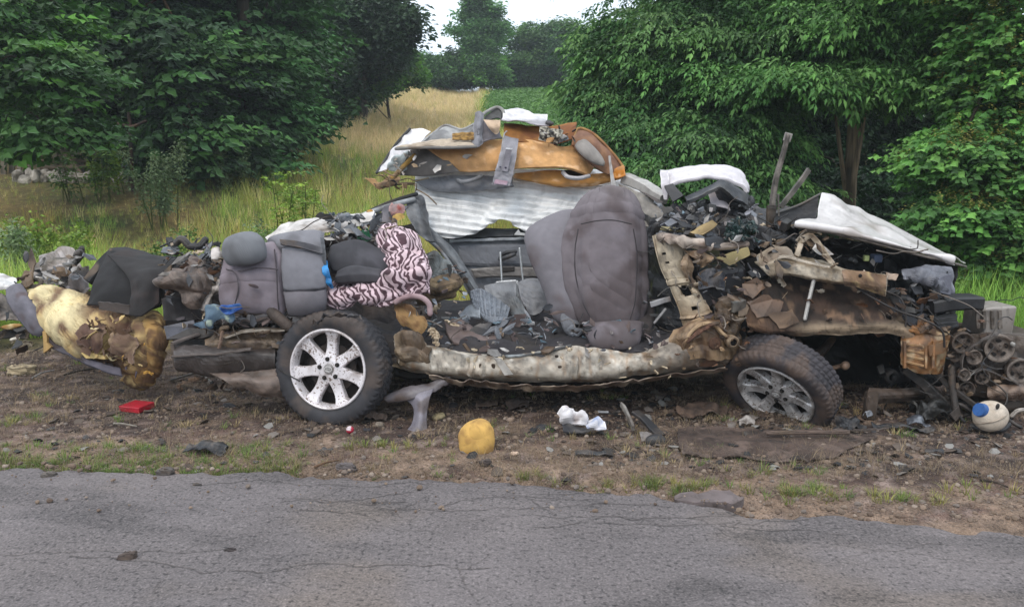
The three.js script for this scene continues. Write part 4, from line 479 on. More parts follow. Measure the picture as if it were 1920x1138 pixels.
// fender rail
part(car, 'fender_rail', patch([[[1412, 492, 5.06], [1470, 478, 5.05], [1540, 488, 5.05], [1600, 505, 5.02], [1668, 514, 5.0]], [[1425, 502, 4.93], [1475, 494, 4.9], [1540, 505, 4.9], [1600, 515, 4.88], [1668, 522, 4.88]], [[1440, 516, 4.88], [1480, 512, 4.86], [1540, 522, 4.84], [1600, 532, 4.84], [1664, 548, 4.84]], [[1445, 520, 4.92], [1482, 517, 4.9], [1540, 527, 4.88], [1600, 537, 4.88], [1662, 556, 4.88]]], { amp: 0.008, fr: 4, fine: 0.003, rag: 0.02, t: 0.01, cell: 0.012, col: { c: '#b3a897', d: '#75654f', m: 0.32, f: 6 } }), M.metal);
const bracket = part(car, 'rail_bracket', patch([[[1580, 506, 4.86], [1625, 510, 4.85], [1664, 516, 4.86]], [[1582, 524, 4.83], [1625, 531, 4.82], [1663, 538, 4.83]], [[1585, 533, 4.85], [1625, 542, 4.84], [1660, 556, 4.85]]], { amp: 0.01, fr: 9, t: 0.01, col: { c: '#7a624c', d: '#5a4636', m: 0.35, f: 12, e: '#a38d66' } }), M.dull);
part(bracket, 'bolt_hole', blob([1614, 517, 4.83], [0.022, 0.022, 0.012], [0, 0, 0], { c: '#17110d', m: 0 }, { n: 12, m: 8, amp: 0.001 }), M.dull);
part(car, 'rail_end', patch([[[1662, 508, 4.95], [1690, 512, 4.93]], [[1664, 522, 4.9], [1684, 526, 4.9]]], { amp: 0.02, rag: 0.02, t: 0.006, cell: 0.008, col: { c: '#9b8878', d: '#6a5443', m: 0.4 } }), M.metal);
for (const [pts, c] of [[[[1420, 478, 5.0], [1446, 462, 4.98], [1466, 474, 4.95], [1452, 492, 4.92], [1428, 498, 4.93]], '#b5aa98'], [[[1438, 500, 4.93], [1470, 488, 4.9], [1498, 498, 4.89], [1486, 514, 4.88], [1450, 512, 4.89]], '#a89a86'], [[[1448, 458, 5.02], [1476, 462, 5.0], [1490, 480, 4.96], [1466, 484, 4.95]], '#8d8274']]) part(car, 'torn_gusset', plate(pts, 0.004, { c, d: '#6b5a4a', m: 0.35, f: 14 }, { torn: 0.007 }), M.metal);
for (const [pts, c] of [[[[1392, 532, 4.9], [1420, 520, 4.88], [1436, 540, 4.86], [1412, 560, 4.84], [1396, 552, 4.86]], '#6d5441'], [[[1400, 566, 4.84], [1432, 552, 4.82], [1470, 566, 4.8], [1462, 588, 4.78], [1420, 596, 4.78]], '#5d4737'], [[[1440, 590, 4.78], [1486, 580, 4.77], [1500, 604, 4.76], [1462, 616, 4.76]], '#7a6450'], [[[1346, 560, 4.88], [1372, 548, 4.86], [1392, 566, 4.85], [1366, 584, 4.84]], '#85735d']]) part(car, 'torn_gusset', plate(pts, 0.004, { c, d: '#3f3025', m: 0.4, f: 12, v: 0.3 }, { torn: 0.007 }), M.metal);
part(car, 'bent_rail', beam([[1494, 480, 4.98], [1502, 450, 5.0], [1522, 440, 5.0], [1536, 456, 4.98], [1548, 474, 4.95], [1562, 494, 4.94]], 0.022, 0.03, { c: '#b7aa98', d: '#7d6a54', m: 0.25, f: 10 }, { amp: 0.008 }), M.metal);
part(car, 'bent_rail', beam([[1500, 480, 5.02], [1493, 456, 5.05], [1510, 436, 5.08], [1540, 434, 5.1]], 0.02, 0.022, { c: '#a4998a', d: '#7d6a54', m: 0.25, f: 10 }, { amp: 0.006 }), M.metal);
part(car, 'bent_rail', tube([[1440, 492, 4.96], [1470, 482, 4.94], [1510, 492, 4.93], [1555, 502, 4.92]], 0.012, { c: '#b7ad9f', d: '#7d6a54', m: 0.25, f: 10 }), M.metal);
// bonnet
part(car, 'bonnet', patch([[[1541, 362, 5.6], [1600, 385, 5.75], [1680, 425, 5.85], [1760, 466, 5.8], [1812, 494, 5.5]], [[1538, 385, 5.4], [1600, 405, 5.5], [1680, 440, 5.55], [1750, 470, 5.5], [1806, 494, 5.35]], [[1532, 408, 5.2], [1600, 424, 5.25], [1680, 450, 5.3], [1745, 473, 5.25], [1798, 490, 5.2]], [[1492, 418, 5.0], [1560, 427, 5.0], [1640, 446, 5.0], [1720, 468, 5.02], [1788, 486, 5.08]], [[1496, 424, 5.02], [1560, 434, 5.02], [1640, 453, 5.02], [1720, 474, 5.04], [1790, 492, 5.1]]], { amp: 0.02, fr: 2.4, fine: 0.001, t: 0.006, cell: 0.014, smooth: true, bump: (u, v) => -0.02 * smooth(0.08, 0, Math.abs(u - 0.28 - 0.1 * v)) * smooth(1, 0.6, v), col: { c: '#cdc8c6', d: '#a0968f', m: 0.24, f: 3, v: 0.08 } }), M.paint);
part(car, 'bonnet_edge', tube([[1498, 426, 5.0], [1560, 437, 5.0], [1640, 456, 5.0], [1720, 477, 5.03], [1790, 494, 5.1], [1812, 500, 5.3]], 0.008, { c: '#7d7670', d: '#3c352f', m: 0.4, f: 14 }), M.metal);
part(car, 'bonnet_lining', patch([[[1452, 402, 5.4], [1500, 385, 5.5], [1536, 366, 5.58]], [[1470, 418, 5.25], [1505, 405, 5.35], [1534, 392, 5.42]], [[1488, 428, 5.1], [1510, 420, 5.15], [1530, 412, 5.2]]], { amp: 0.01, t: 0.006, col: { c: '#1c1b1d', d: '#33302e', m: 0.3 } }), M.fabric);
part(car, 'lining_hem', tube([[1452, 401, 5.38], [1500, 384, 5.48], [1538, 364, 5.56]], 0.008, { c: '#55534f', m: 0.3 }), M.plastic);
// engine bay under the bonnet
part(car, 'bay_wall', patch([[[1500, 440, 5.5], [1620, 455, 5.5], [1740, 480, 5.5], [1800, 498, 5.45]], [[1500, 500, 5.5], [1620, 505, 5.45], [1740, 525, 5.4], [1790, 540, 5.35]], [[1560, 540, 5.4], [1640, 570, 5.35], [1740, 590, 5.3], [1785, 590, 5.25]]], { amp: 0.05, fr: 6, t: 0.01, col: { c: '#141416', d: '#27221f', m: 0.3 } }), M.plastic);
scraps(car, 16, 1540, 1640, 448, 498, 5.1, 5.4, [0.03, 0.07], [rBlack, rMetal, bBlack, sBlack]);
scraps(car, 22, 1650, 1775, 520, 590, 4.98, 5.25, [0.04, 0.1], [sBlack, rBlack, bBlack, sBlack, rMetal]);
part(car, 'fluid_cap', box([1625, 484, 5.1], [0.03, 0.035, 0.03], [0, 0, 0], { c: '#9aa56a', m: 0.1 }, 0.006, 0), M.plastic);
part(car, 'filter_housing', box([1644, 484, 5.12], [0.055, 0.05, 0.05], [0, 0.2, 0], { c: '#3d4a63', m: 0.2 }, 0.008, 0), M.plastic);
part(car, 'headlight', patch([[[1690, 512, 5.0], [1740, 498, 5.0], [1786, 500, 5.05]], [[1700, 520, 4.93], [1745, 520, 4.92], [1788, 535, 5.0]], [[1745, 535, 4.95], [1765, 545, 4.93], [1786, 552, 4.98]]], { amp: 0.014, fr: 9, rag: 0.015, t: 0.02, cell: 0.01, col: { c: '#65666e', d: '#3a3a40', m: 0.3, f: 9 } }), M.plastic);
part(car, 'headlight_glass', plate([[1762, 522, 4.93], [1786, 514, 4.95], [1785, 552, 4.95], [1764, 548, 4.93]], 0.01, { c: '#73747f', m: 0.1 }, { torn: 0.004 }), M.plastic);
part(car, 'air_intake', beam([[1742, 574, 4.92], [1790, 566, 4.92], [1832, 566, 4.94]], 0.14, 0.075, { c: '#232325', d: '#3c3834', m: 0.25 }, { lin: false, amp: 0.004 }), M.plastic);
part(car, 'grille_fragment', plate([[1748, 592, 4.9], [1795, 588, 4.9], [1800, 612, 4.88], [1772, 622, 4.88], [1752, 614, 4.88]], 0.03, BLACK, { torn: 0.006 }), M.plastic);
for (let i = 0; i < 3; i++) part(car, 'grille_bar', beam([[1756, 598 + i * 8, 4.86], [1796, 594 + i * 8, 4.86]], 0.012, 0.008, { c: '#38383b', m: 0.2 }), M.plastic);
// orange-brown moulded tray
const TR = { c: '#94683f', d: '#5f4632', m: 0.34, f: 10, e: '#b39a78' };
const tray = part(car, 'battery_tray', patch([[[1690, 632, 4.86], [1735, 622, 4.84], [1784, 628, 4.9]], [[1690, 650, 4.82], [1730, 646, 4.79], [1776, 648, 4.88]], [[1690, 668, 4.82], [1728, 684, 4.79], [1768, 676, 4.88]], [[1690, 680, 4.83], [1728, 700, 4.8], [1764, 699, 4.9]]], { amp: 0.006, fr: 8, rag: 0.006, t: 0.03, cell: 0.01, col: TR }), M.plastic);
for (let i = 0; i < 4; i++) { part(tray, 'slot_bar', beam([[1700, 645 + i * 11, 4.79], [1733, 650 + i * 12, 4.765]], 0.014, 0.014, K(TR, { c: '#a88257' }), { amp: 0.002 }), M.plastic); if (i < 3) part(tray, 'slot', beam([[1703, 650.5 + i * 11, 4.8], [1731, 656 + i * 12, 4.778]], 0.008, 0.014, { c: '#3a281a', m: 0.2 }, { amp: 0.001 }), M.plastic); }
for (const [x0, x1] of [[1697, 1697], [1737, 1736], [1752, 1750]]) part(tray, 'tray_ridge', beam([[x0, 640, 4.79], [x1, 690, 4.77]], 0.02, 0.014, TR, { amp: 0.002 }), M.plastic);
part(tray, 'tray_top', patch([[[1690, 612, 4.95], [1735, 600, 4.94], [1784, 612, 4.95]], [[1692, 632, 4.82], [1735, 624, 4.79], [1782, 630, 4.86]]], { amp: 0.02, fr: 10, rag: 0.02, t: 0.01, cell: 0.009, col: K(TR, { m: 0.45 }) }), M.plastic);
part(tray, 'tray_lug', plate([[1742, 648, 4.77], [1778, 640, 4.8], [1772, 662, 4.8], [1745, 668, 4.77]], 0.04, { c: '#7d5836', d: '#a08a70', m: 0.3, f: 14 }, { torn: 0.004 }), M.plastic);
scraps(car, 9, 1705, 1785, 592, 632, 4.76, 4.86, [0.03, 0.06], [['sheet', { c: '#86603c', d: '#b09a80', m: 0.35, f: 14 }, M.plastic, 'plastic_fragment'], sMud, rMud]);
part(car, 'cable', tube([[1580, 520, 4.95], [1640, 560, 4.84], [1690, 585, 4.8], [1725, 596, 4.76], [1768, 622, 4.76], [1772, 650, 4.76]], 0.006, { c: '#2b2624', m: 0.2 }, { n: 40 }), M.plastic);
part(car, 'cable', tube([[1660, 545, 4.88], [1690, 560, 4.86], [1700, 600, 4.84], [1692, 640, 4.84]], 0.005, { c: '#3b3430', m: 0.2 }), M.plastic);
// engine pushed out at the front
const eng = part(car, 'engine', merge(box([1862, 672, 5.12], [0.4, 0.36, 0.34], [0, 0.1, -0.06], { c: '#5a5049', d: '#39302a', m: 0.45, f: 9 }, 0.03, 0.02), box([1885, 738, 5.08], [0.3, 0.12, 0.3], [0, 0.1, 0.1], { c: '#544940', d: '#2f2721', m: 0.4, f: 9 }, 0.03, 0.02)), M.metal);
part(eng, 'intake_box', box([1854, 597, 5.05], [0.2, 0.17, 0.2], [0, 0.15, 0.02], { c: '#8f8a86', d: '#635a52', m: 0.3, f: 11, v: 0.25 }, 0.02, 0.012), M.metal);
for (const x of [1834, 1846, 1862, 1876]) part(eng, 'casting_rib', beam([[x, 582, 4.93], [x + 1, 616, 4.93]], 0.012, 0.02, { c: '#77706a', d: '#4f4740', m: 0.4, f: 14 }), M.metal);
part(eng, 'timing_cover', patch([[[1790, 632, 4.93], [1850, 620, 4.9], [1925, 628, 4.92]], [[1790, 680, 4.92], [1850, 690, 4.88], [1930, 690, 4.9]], [[1800, 735, 4.95], [1850, 745, 4.92], [1930, 740, 4.92]]], { amp: 0.014, fr: 7, rag: 0.02, t: 0.02, cell: 0.012, col: { c: '#5d534b', d: '#3d332d', m: 0.4, f: 9 } }), M.metal);
function pulley(px, py, d, r, slots, c) { const g = [paint(lathe([[0, 0.014], [r * 0.2, 0.014], [r * 0.24, 0.004], [r * 0.7, 0], [r * 0.78, 0.02], [r, 0.022], [r, 0.014], [r * 0.94, 0.01], [r * 0.94, -0.012], [r, -0.016], [r, -0.024], [0, -0.024]], 40), { c, d: '#453a33', m: 0.35, f: 18 })]; for (let i = 0; i < slots; i++) { const b = plain(new THREE.CylinderGeometry(r * 0.11, r * 0.11, 0.01, 12)); b.rotateX(Math.PI / 2); b.scale(1, 1.7, 1); b.translate(r * 0.52, 0, 0.004); b.rotateZ(i / slots * 6.283 + 0.4); g.push(paint(b, { c: '#1d1714', m: 0 })); } const m = merge(...g); m.rotateY(-0.18); const p = at(px, py, d); m.translate(p.x, p.y, p.z); return part(eng, 'pulley', m, M.metal); }
pulley(1873, 652, 4.83, 0.078, 5, '#7d736b'); pulley(1806, 642, 4.84, 0.06, 5, '#5b5048'); pulley(1826, 669, 4.82, 0.042, 0, '#7a6f67'); pulley(1808, 702, 4.81, 0.034, 0, '#8d837b'); pulley(1841, 706, 4.82, 0.042, 6, '#5d534b'); pulley(1912, 695, 4.81, 0.07, 4, '#6d655f'); pulley(1812, 728, 4.84, 0.045, 4, '#544a43'); pulley(1790, 668, 4.86, 0.03, 0, '#4d443e');
{ const belt = (pts) => { const q = pts.map(P), cv = new THREE.CatmullRomCurve3(q, false, 'centripetal'), n = 60, rows = [[], []]; for (let i = 0; i <= n; i++) { const c = cv.getPointAt(i / n); rows[0].push(c.clone().add(V(0, 0, 0.013))); rows[1].push(c.clone().add(V(0, 0, -0.013))); } return patch(rows, { amp: 0, t: 0.006, cell: 0.008, col: { c: '#5a524d', d: '#39332f', m: 0.3, f: 20 } }); };
  part(eng, 'drive_belt', belt([[1804, 693, 4.81], [1806, 670, 4.81], [1818, 654, 4.81], [1850, 634, 4.81], [1872, 625, 4.81]]), M.rubber);
  part(eng, 'drive_belt', belt([[1797, 705, 4.8], [1808, 713, 4.8], [1820, 703, 4.8], [1838, 692, 4.8], [1860, 697, 4.8], [1910, 720, 4.8]]), M.rubber); }
part(eng, 'mounting_arm', patch([[[1850, 728, 4.84], [1890, 720, 4.82], [1930, 712, 4.84]], [[1852, 745, 4.82], [1890, 738, 4.78], [1930, 735, 4.82]], [[1868, 752, 4.84], [1895, 752, 4.82], [1930, 748, 4.84]]], { amp: 0.02, fr: 8, rag: 0.015, t: 0.014, cell: 0.01, col: { c: '#7d6a5c', d: '#5b4a40', m: 0.35, f: 12 } }), M.metal);
scraps(eng, 14, 1785, 1925, 630, 770, 4.84, 4.95, [0.025, 0.05], [bMud, rMud, bGalv, rMetal, rBlack]);
part(car, 'subframe_beam', patch([[[1628, 730, 4.9], [1660, 732, 4.92], [1740, 730, 5.0]], [[1626, 745, 4.84], [1660, 742, 4.87], [1735, 738, 4.95]], [[1634, 755, 4.88], [1660, 752, 4.9], [1735, 746, 4.98]]], { amp: 0.008, t: 0.03, col: { c: '#564a42', d: '#3a312b', m: 0.35 } }), M.metal);
part(car, 'subframe_leg', beam([[1636, 735, 4.86], [1630, 785, 4.84]], 0.05, 0.07, { c: '#4b4038', d: '#33291f', m: 0.35 }), M.dull);
part(car, 'radiator_arm', beam([[1700, 690, 4.95], [1745, 730, 4.88], [1800, 785, 4.8]], 0.05, 0.06, { c: '#2a2726', d: '#5a4f46', m: 0.35, f: 12 }), M.metal);
part(car, 'radiator_arm', beam([[1718, 672, 4.95], [1775, 718, 4.86], [1830, 760, 4.78]], 0.03, 0.03, { c: '#332e2b', d: '#5a4f46', m: 0.35, f: 12 }), M.metal);
part(car, 'drop_link', tube([[1785, 690, 4.82], [1788, 735, 4.8], [1795, 775, 4.76]], 0.02, { c: '#3a3430', d: '#5d5147', m: 0.4 }), M.metal);
part(car, 'horn_bracket', plate([[1783, 776, 4.72], [1800, 762, 4.72], [1803, 778, 4.72], [1794, 790, 4.72]], 0.006, { c: '#5b5552', m: 0.3 }), M.metal);
part(car, 'exhaust_flange', merge(paint(lathe([[0.022, 0.02], [0.04, 0.02], [0.045, 0], [0.04, -0.05]], 24).translate(...at(1672, 706, 5.1).toArray()), { c: '#3d3d3f', m: 0.3 }), tube([[1680, 708, 5.12], [1715, 704, 5.15], [1760, 715, 5.1]], 0.032, { c: '#333235', d: '#4e463f', m: 0.3 })), M.metal);
scraps(car, 16, 1640, 1790, 655, 745, 5.0, 5.3, [0.04, 0.09], [sBlack, bBlack, rBlack, rMud]);
// --- cowl, dashboard and airbag ---
part(car, 'airbag', patch([[[1238, 320, 5.7], [1262, 318, 5.7], [1320, 310, 5.85], [1380, 318, 5.8], [1400, 345, 5.6], [1401, 362, 5.5]], [[1240, 335, 5.5], [1270, 328, 5.5], [1320, 318, 5.55], [1372, 325, 5.55], [1396, 345, 5.45], [1400, 362, 5.42]], [[1246, 352, 5.4], [1280, 340, 5.36], [1320, 336, 5.34], [1360, 336, 5.36], [1390, 350, 5.38], [1398, 363, 5.38]]], { amp: 0.02, fr: 5, soft: true, fine: 0.003, t: 0.02, cell: 0.014, col: { c: '#d8d3d6', d: '#aaa3a6', m: 0.12, f: 5, v: 0.05 } }), M.fabric);
part(car, 'airbag_flap', patch([[[1237, 322, 5.55], [1256, 322, 5.5]], [[1240, 345, 5.42], [1256, 342, 5.38]], [[1246, 374, 5.38], [1252, 376, 5.36]]], { amp: 0.012, rag: 0.01, t: 0.005, cell: 0.01, col: { c: '#cdc8cb', m: 0.15, d: '#8d8588' } }), M.fabric);
part(car, 'airbag_housing', patch([[[1285, 372, 5.32], [1320, 356, 5.3], [1352, 338, 5.3], [1375, 350, 5.34], [1402, 365, 5.4]], [[1290, 380, 5.26], [1322, 366, 5.24], [1350, 352, 5.24], [1375, 370, 5.28], [1400, 385, 5.34]]], { lin: true, amp: 0.006, t: 0.02, cell: 0.012, col: { c: '#3a3c41', d: '#52504d', m: 0.25 } }), M.plastic);
part(car, 'airbag_housing', patch([[[1340, 350, 5.36], [1375, 355, 5.4], [1405, 368, 5.42]], [[1350, 375, 5.34], [1380, 385, 5.36], [1402, 398, 5.4]]], { amp: 0.006, t: 0.05, col: { c: '#242529', m: 0.3, d: '#3d3b38' } }), M.plastic);
part(car, 'airbag_lining', patch([[[1330, 362, 5.36], [1348, 358, 5.38], [1366, 386, 5.36]], [[1334, 385, 5.34], [1350, 388, 5.32], [1370, 394, 5.32]]], { amp: 0.012, t: 0.006, col: { c: '#aaa3a6', m: 0.3, d: '#7c7577' } }), M.fabric);
part(car, 'dash_strut', plate([[1246, 348, 5.34], [1262, 344, 5.34], [1282, 366, 5.3], [1262, 378, 5.3]], 0.03, { c: '#2f3136', m: 0.2 }), M.plastic);
part(car, 'side_panel', blob([1404, 384, 5.45], [0.06, 0.12, 0.1], [0, 0, -0.15], { c: '#38393d', m: 0.25, d: '#55524f' }, { n: 24, m: 18, amp: 0.005, e: 0.8 }), M.plastic);
part(car, 'dashboard', patch([[[1210, 440, 5.5], [1260, 390, 5.55], [1340, 385, 5.6], [1420, 395, 5.6], [1500, 410, 5.6]], [[1215, 455, 5.3], [1270, 415, 5.3], [1340, 410, 5.35], [1420, 415, 5.35], [1500, 430, 5.35]], [[1225, 475, 5.2], [1280, 455, 5.15], [1340, 450, 5.15], [1420, 455, 5.15], [1500, 462, 5.15]]], { amp: 0.07, fr: 6, fine: 0.006, t: 0.01, cell: 0.014, col: { c: '#2b2b2f', d: '#4f4a48', m: 0.35, f: 9 } }), M.plastic);
scraps(car, 40, 1232, 1420, 385, 450, 5.02, 5.3, [0.03, 0.085], [sBlack, sGrey, sBlack, bBlack, rBlack, ['sheet', { c: '#7f7f86', d: '#4e4c50', m: 0.3 }, M.plastic, 'plastic_fragment']]);
scraps(car, 26, 1400, 1510, 410, 470, 5.0, 5.3, [0.03, 0.09], [sBlack, rBlack, bBlack, rMetal, sMetal, sRust]);
part(car, 'dash_louvre', plate([[1246, 418, 5.1], [1272, 398, 5.12], [1280, 412, 5.08], [1254, 425, 5.06]], 0.02, { c: '#76787f', m: 0.2 }), M.plastic);
const glass = new THREE.MeshPhysicalMaterial({ color: 0x4f7470, roughness: 0.25, transmission: 0.45, thickness: 0, vertexColors: true, side: THREE.DoubleSide, bumpMap: roughMap, bumpScale: 0.01 }); glass.name = 'glass';
part(car, 'broken_windscreen', patch([[[1362, 416, 5.05], [1390, 408, 5.08], [1420, 418, 5.08]], [[1358, 436, 4.98], [1390, 430, 4.98], [1424, 432, 5.0]], [[1358, 452, 4.96], [1390, 456, 4.95], [1414, 446, 4.98]]], { amp: 0.03, fr: 16, rag: 0.03, rf: 18, t: 0.006, cell: 0.007, col: { c: '#7f9a96', d: '#2f4a48', m: 0.5, f: 40, v: 0.5 } }), glass);
scraps(car, 9, 1362, 1418, 412, 452, 4.93, 5.0, [0.02, 0.035], [['sheet', { c: '#8fa8a2', d: '#2f4a48', m: 0.5, f: 50 }, glass, 'glass_fragment']]);
part(car, 'foam_wedge', plate([[1345, 484, 4.93], [1404, 464, 4.93], [1408, 478, 4.93], [1368, 498, 4.93]], 0.03, { c: '#a5976b', d: '#7c7153', m: 0.3, f: 14 }, { torn: 0.003 }), M.foam);
part(car, 'foam_wedge', plate([[1292, 436, 5.02], [1336, 412, 5.05], [1346, 420, 5.05], [1318, 440, 5.0]], 0.03, { c: '#a8926a', d: '#7c6a4c', m: 0.3, f: 14 }, { torn: 0.005 }), M.foam);
part(car, 'trim_strip', plate([[1234, 430, 5.05], [1240, 424, 5.06], [1284, 428, 5.03], [1282, 434, 5.02]], 0.01, { c: '#8a7f57', d: '#5d543c', m: 0.3 }), M.plastic);
part(car, 'cross_tube', tube([[1240, 444, 4.98], [1275, 450, 4.96], [1320, 458, 4.95], [1345, 462, 4.95], [1400, 458, 5.0]], [0.028, 0.02], { c: '#978b82', d: '#665850', m: 0.35, f: 9 }, { n: 30, k: 12 }), M.metal);
part(car, 'cross_tube_skin', patch([[[1242, 438, 4.96], [1290, 443, 4.94], [1340, 452, 4.93]], [[1244, 448, 4.93], [1290, 454, 4.91], [1340, 462, 4.91]], [[1258, 460, 4.93], [1292, 466, 4.92], [1335, 468, 4.92]]], { amp: 0.02, fr: 8, rag: 0.02, t: 0.005, cell: 0.009, col: { c: '#a89c92', d: '#74645a', m: 0.35, f: 10 } }), M.metal);
part(car, 'cowl_sheet', patch([[[1282, 468, 4.95], [1310, 472, 4.93], [1342, 482, 4.93]], [[1300, 482, 4.9], [1318, 488, 4.89], [1338, 488, 4.9]], [[1312, 500, 4.92], [1318, 503, 4.91], [1325, 500, 4.92]]], { amp: 0.012, fr: 9, rag: 0.01, t: 0.005, cell: 0.009, col: { c: '#9c846a', d: '#6b5542', m: 0.35, f: 12 } }), M.metal);
part(car, 'torn_bracket', patch([[[1280, 478, 4.95], [1292, 470, 4.94], [1298, 492, 4.94]], [[1278, 505, 4.92], [1290, 508, 4.9], [1303, 522, 4.92]], [[1290, 528, 4.93], [1300, 536, 4.92], [1316, 545, 4.93]]], { amp: 0.025, fr: 8, rag: 0.012, t: 0.006, cell: 0.009, col: { c: '#927e68', d: '#5f4c3c', m: 0.4, f: 12 } }), M.metal);
part(car, 'heater_box', box([1345, 530, 5.05], [0.28, 0.2, 0.2], [0.1, 0.2, 0.1], { c: '#26272d', d: '#423c38', m: 0.3 }, 0.02, 0.03), M.plastic);
part(car, 'heater_flap', patch([[[1308, 512, 4.93], [1335, 500, 4.92], [1360, 515, 4.93]], [[1310, 545, 4.9], [1335, 540, 4.88], [1362, 548, 4.9]]], { amp: 0.012, rag: 0.01, t: 0.01, cell: 0.01, col: { c: '#33343b', d: '#4d4642', m: 0.3 } }), M.plastic);
scraps(car, 26, 1300, 1410, 480, 575, 4.86, 5.0, [0.025, 0.06], [sBlack, bBlack, rBlack, sGrey, sMud, sMetal]);
scraps(car, 12, 1400, 1480, 500, 560, 4.9, 5.05, [0.025, 0.06], [sMud, sBlack, rBlack, sMetal]);
part(car, 'bent_post', tube([[1447, 425, 5.2], [1450, 375, 5.2], [1456, 335, 5.2], [1470, 285, 5.2], [1478, 254, 5.2]], [0.022, 0.015], { c: '#77716b', d: '#4a4540', m: 0.3, f: 14 }, { n: 30 }), M.metal);
part(car, 'bent_post_plate', box([1478, 257, 5.2], [0.045, 0.05, 0.012], [0, 0, -0.25], { c: '#8d8a86', m: 0.2 }, 0.004, 0.002), M.metal);
part(car, 'bent_post_foot', beam([[1444, 425, 5.18], [1448, 385, 5.18]], 0.03, 0.05, { c: '#37332f', m: 0.3 }), M.metal);
part(car, 'wiper_arm', beam([[1464, 388, 5.3], [1485, 362, 5.3], [1518, 318, 5.32]], 0.02, 0.03, { c: '#4d4b47', d: '#6a655f', m: 0.3, f: 14 }, { lin: false, amp: 0.003 }), M.metal);
part(car, 'wiper_spindle', tube([[1460, 365, 5.28], [1461, 405, 5.26]], 0.006, { c: '#6a655f', m: 0.2 }), M.metal);
// --- roof peeled up on the far side ---
const roofCol = (c, d, m) => ({ c, d, m, f: 4, v: 0.1 });
part(car, 'roof_skin', patch([[[778, 322, 6.2], [860, 322, 6.2], [960, 316, 6.22], [1060, 318, 6.22], [1150, 322, 6.2], [1225, 345, 6.1]], [[780, 380, 6.12], [860, 385, 6.1], [960, 375, 6.1], [1060, 375, 6.1], [1150, 370, 6.05], [1240, 380, 6.0]], [[790, 415, 6.05], [835, 430, 6.0], [890, 420, 6.01], [940, 402, 6.02], [985, 416, 6.02], [1050, 420, 6.02], [1150, 408, 6.0], [1250, 405, 5.9]], [[800, 432, 6.02], [840, 446, 5.98], [890, 438, 5.99], [942, 412, 6.0], [985, 434, 6.0], [1050, 438, 6.0], [1140, 432, 5.95], [1245, 420, 5.85]]], { amp: 0.012, fr: 3, t: 0.005, cell: 0.0085, smooth: true, bump: (u, v, q) => { const k = smooth(0, 0.15, u) * (1 - 0.75 * smooth(0.02, 0.012, Math.abs(u - 0.33)) - 0.6 * smooth(0.03, 0.015, Math.abs(u - 0.5 - 0.1 * v))); return 0.016 * k * Math.sin((q.y * 1 + q.x * 0.12) * 2 * Math.PI / 0.043) * smooth(0.04, 0.14, v); }, col: { c: '#e2e2e1', d: '#c2c3c2', m: 0.2, f: 3, v: 0.05 } }), M.paint);
part(car, 'headliner_edge', patch([[[776, 338, 6.14], [850, 330, 6.1], [930, 331, 6.08], [960, 334, 6.08]], [[790, 348, 6.1], [850, 346, 6.05], [930, 346, 6.04], [962, 346, 6.04]], [[806, 356, 6.1], [850, 359, 6.06], [930, 354, 6.05], [964, 350, 6.05]]], { amp: 0.006, t: 0.012, cell: 0.014, col: { c: '#83858a', m: 0.2, d: '#6a6a6e', f: 4, v: 0.06 } }), M.fabric);
const grab = (pts, c) => part(car, 'grab_handle', tube(pts, 0.014, { c, m: 0.2, d: '#5d5a58' }, { n: 24, k: 10 }), M.plastic);
grab([[858, 338, 6.04], [868, 341, 5.98], [885, 338, 5.97], [902, 331, 6.0]], '#85868a'); grab([[1056, 324, 5.98], [1066, 332, 5.92], [1085, 334, 5.91], [1104, 330, 5.95]], '#b7b3b4');
part(car, 'handle_recess', patch([[[1052, 320, 6.0], [1080, 319, 6.0], [1108, 327, 6.0]], [[1056, 326, 6.02], [1080, 330, 6.02], [1102, 332, 6.02]]], { amp: 0.002, t: 0.004, col: { c: '#2b221d', m: 0.2 } }), M.dull);
const ORANGE = { c: '#c99a66', d: '#a67d52', m: 0.28, f: 9, v: 0.26, e: '#dcb286', fn: (k, x) => k.lerp(hex('#d2a270'), 0.7 * smooth(-0.1, -0.4, x)) };
part(car, 'headliner_foam', patch([[[795, 277, 6.1], [850, 270, 6.1], [930, 262, 6.1], [980, 262, 6.08], [1050, 276, 6.08], [1085, 272, 6.1], [1110, 300, 6.1]], [[830, 300, 6.02], [880, 296, 6.0], [930, 292, 5.98], [980, 292, 5.98], [1050, 298, 5.98], [1090, 303, 6.0], [1112, 315, 6.04]], [[862, 322, 6.02], [890, 322, 6.0], [930, 320, 5.98], [980, 316, 5.96], [1050, 315, 5.94], [1085, 322, 5.95], [1102, 330, 6]]], { amp: 0.014, fr: 4, soft: true, fine: 0.002, t: 0.02, cell: 0.012, col: ORANGE }), M.foam);
part(car, 'headliner_foam', patch([[[966, 326, 6.08], [1040, 320, 6.06], [1110, 328, 6.04], [1170, 316, 6.0]], [[968, 334, 6.05], [1040, 340, 6.02], [1110, 340, 6.0], [1170, 330, 5.98]], [[1032, 346, 6.06], [1060, 350, 6.02], [1110, 348, 6.02], [1160, 336, 6.0]]], { amp: 0.008, soft: true, fr: 5, t: 0.015, cell: 0.013, col: K(ORANGE, { c: '#bd894c' }) }), M.foam);
part(car, 'headliner_cloth', patch([[[772, 280, 6.1], [800, 280, 6.08], [830, 290, 6.06]], [[760, 305, 6.04], [800, 305, 6.0], [845, 305, 6.0]], [[750, 328, 6.06], [800, 330, 6.02], [862, 322, 6.0]]], { amp: 0.01, soft: true, t: 0.012, cell: 0.013, col: { c: '#77726e', d: '#5f5852', m: 0.3, f: 4 } }), M.fabric);
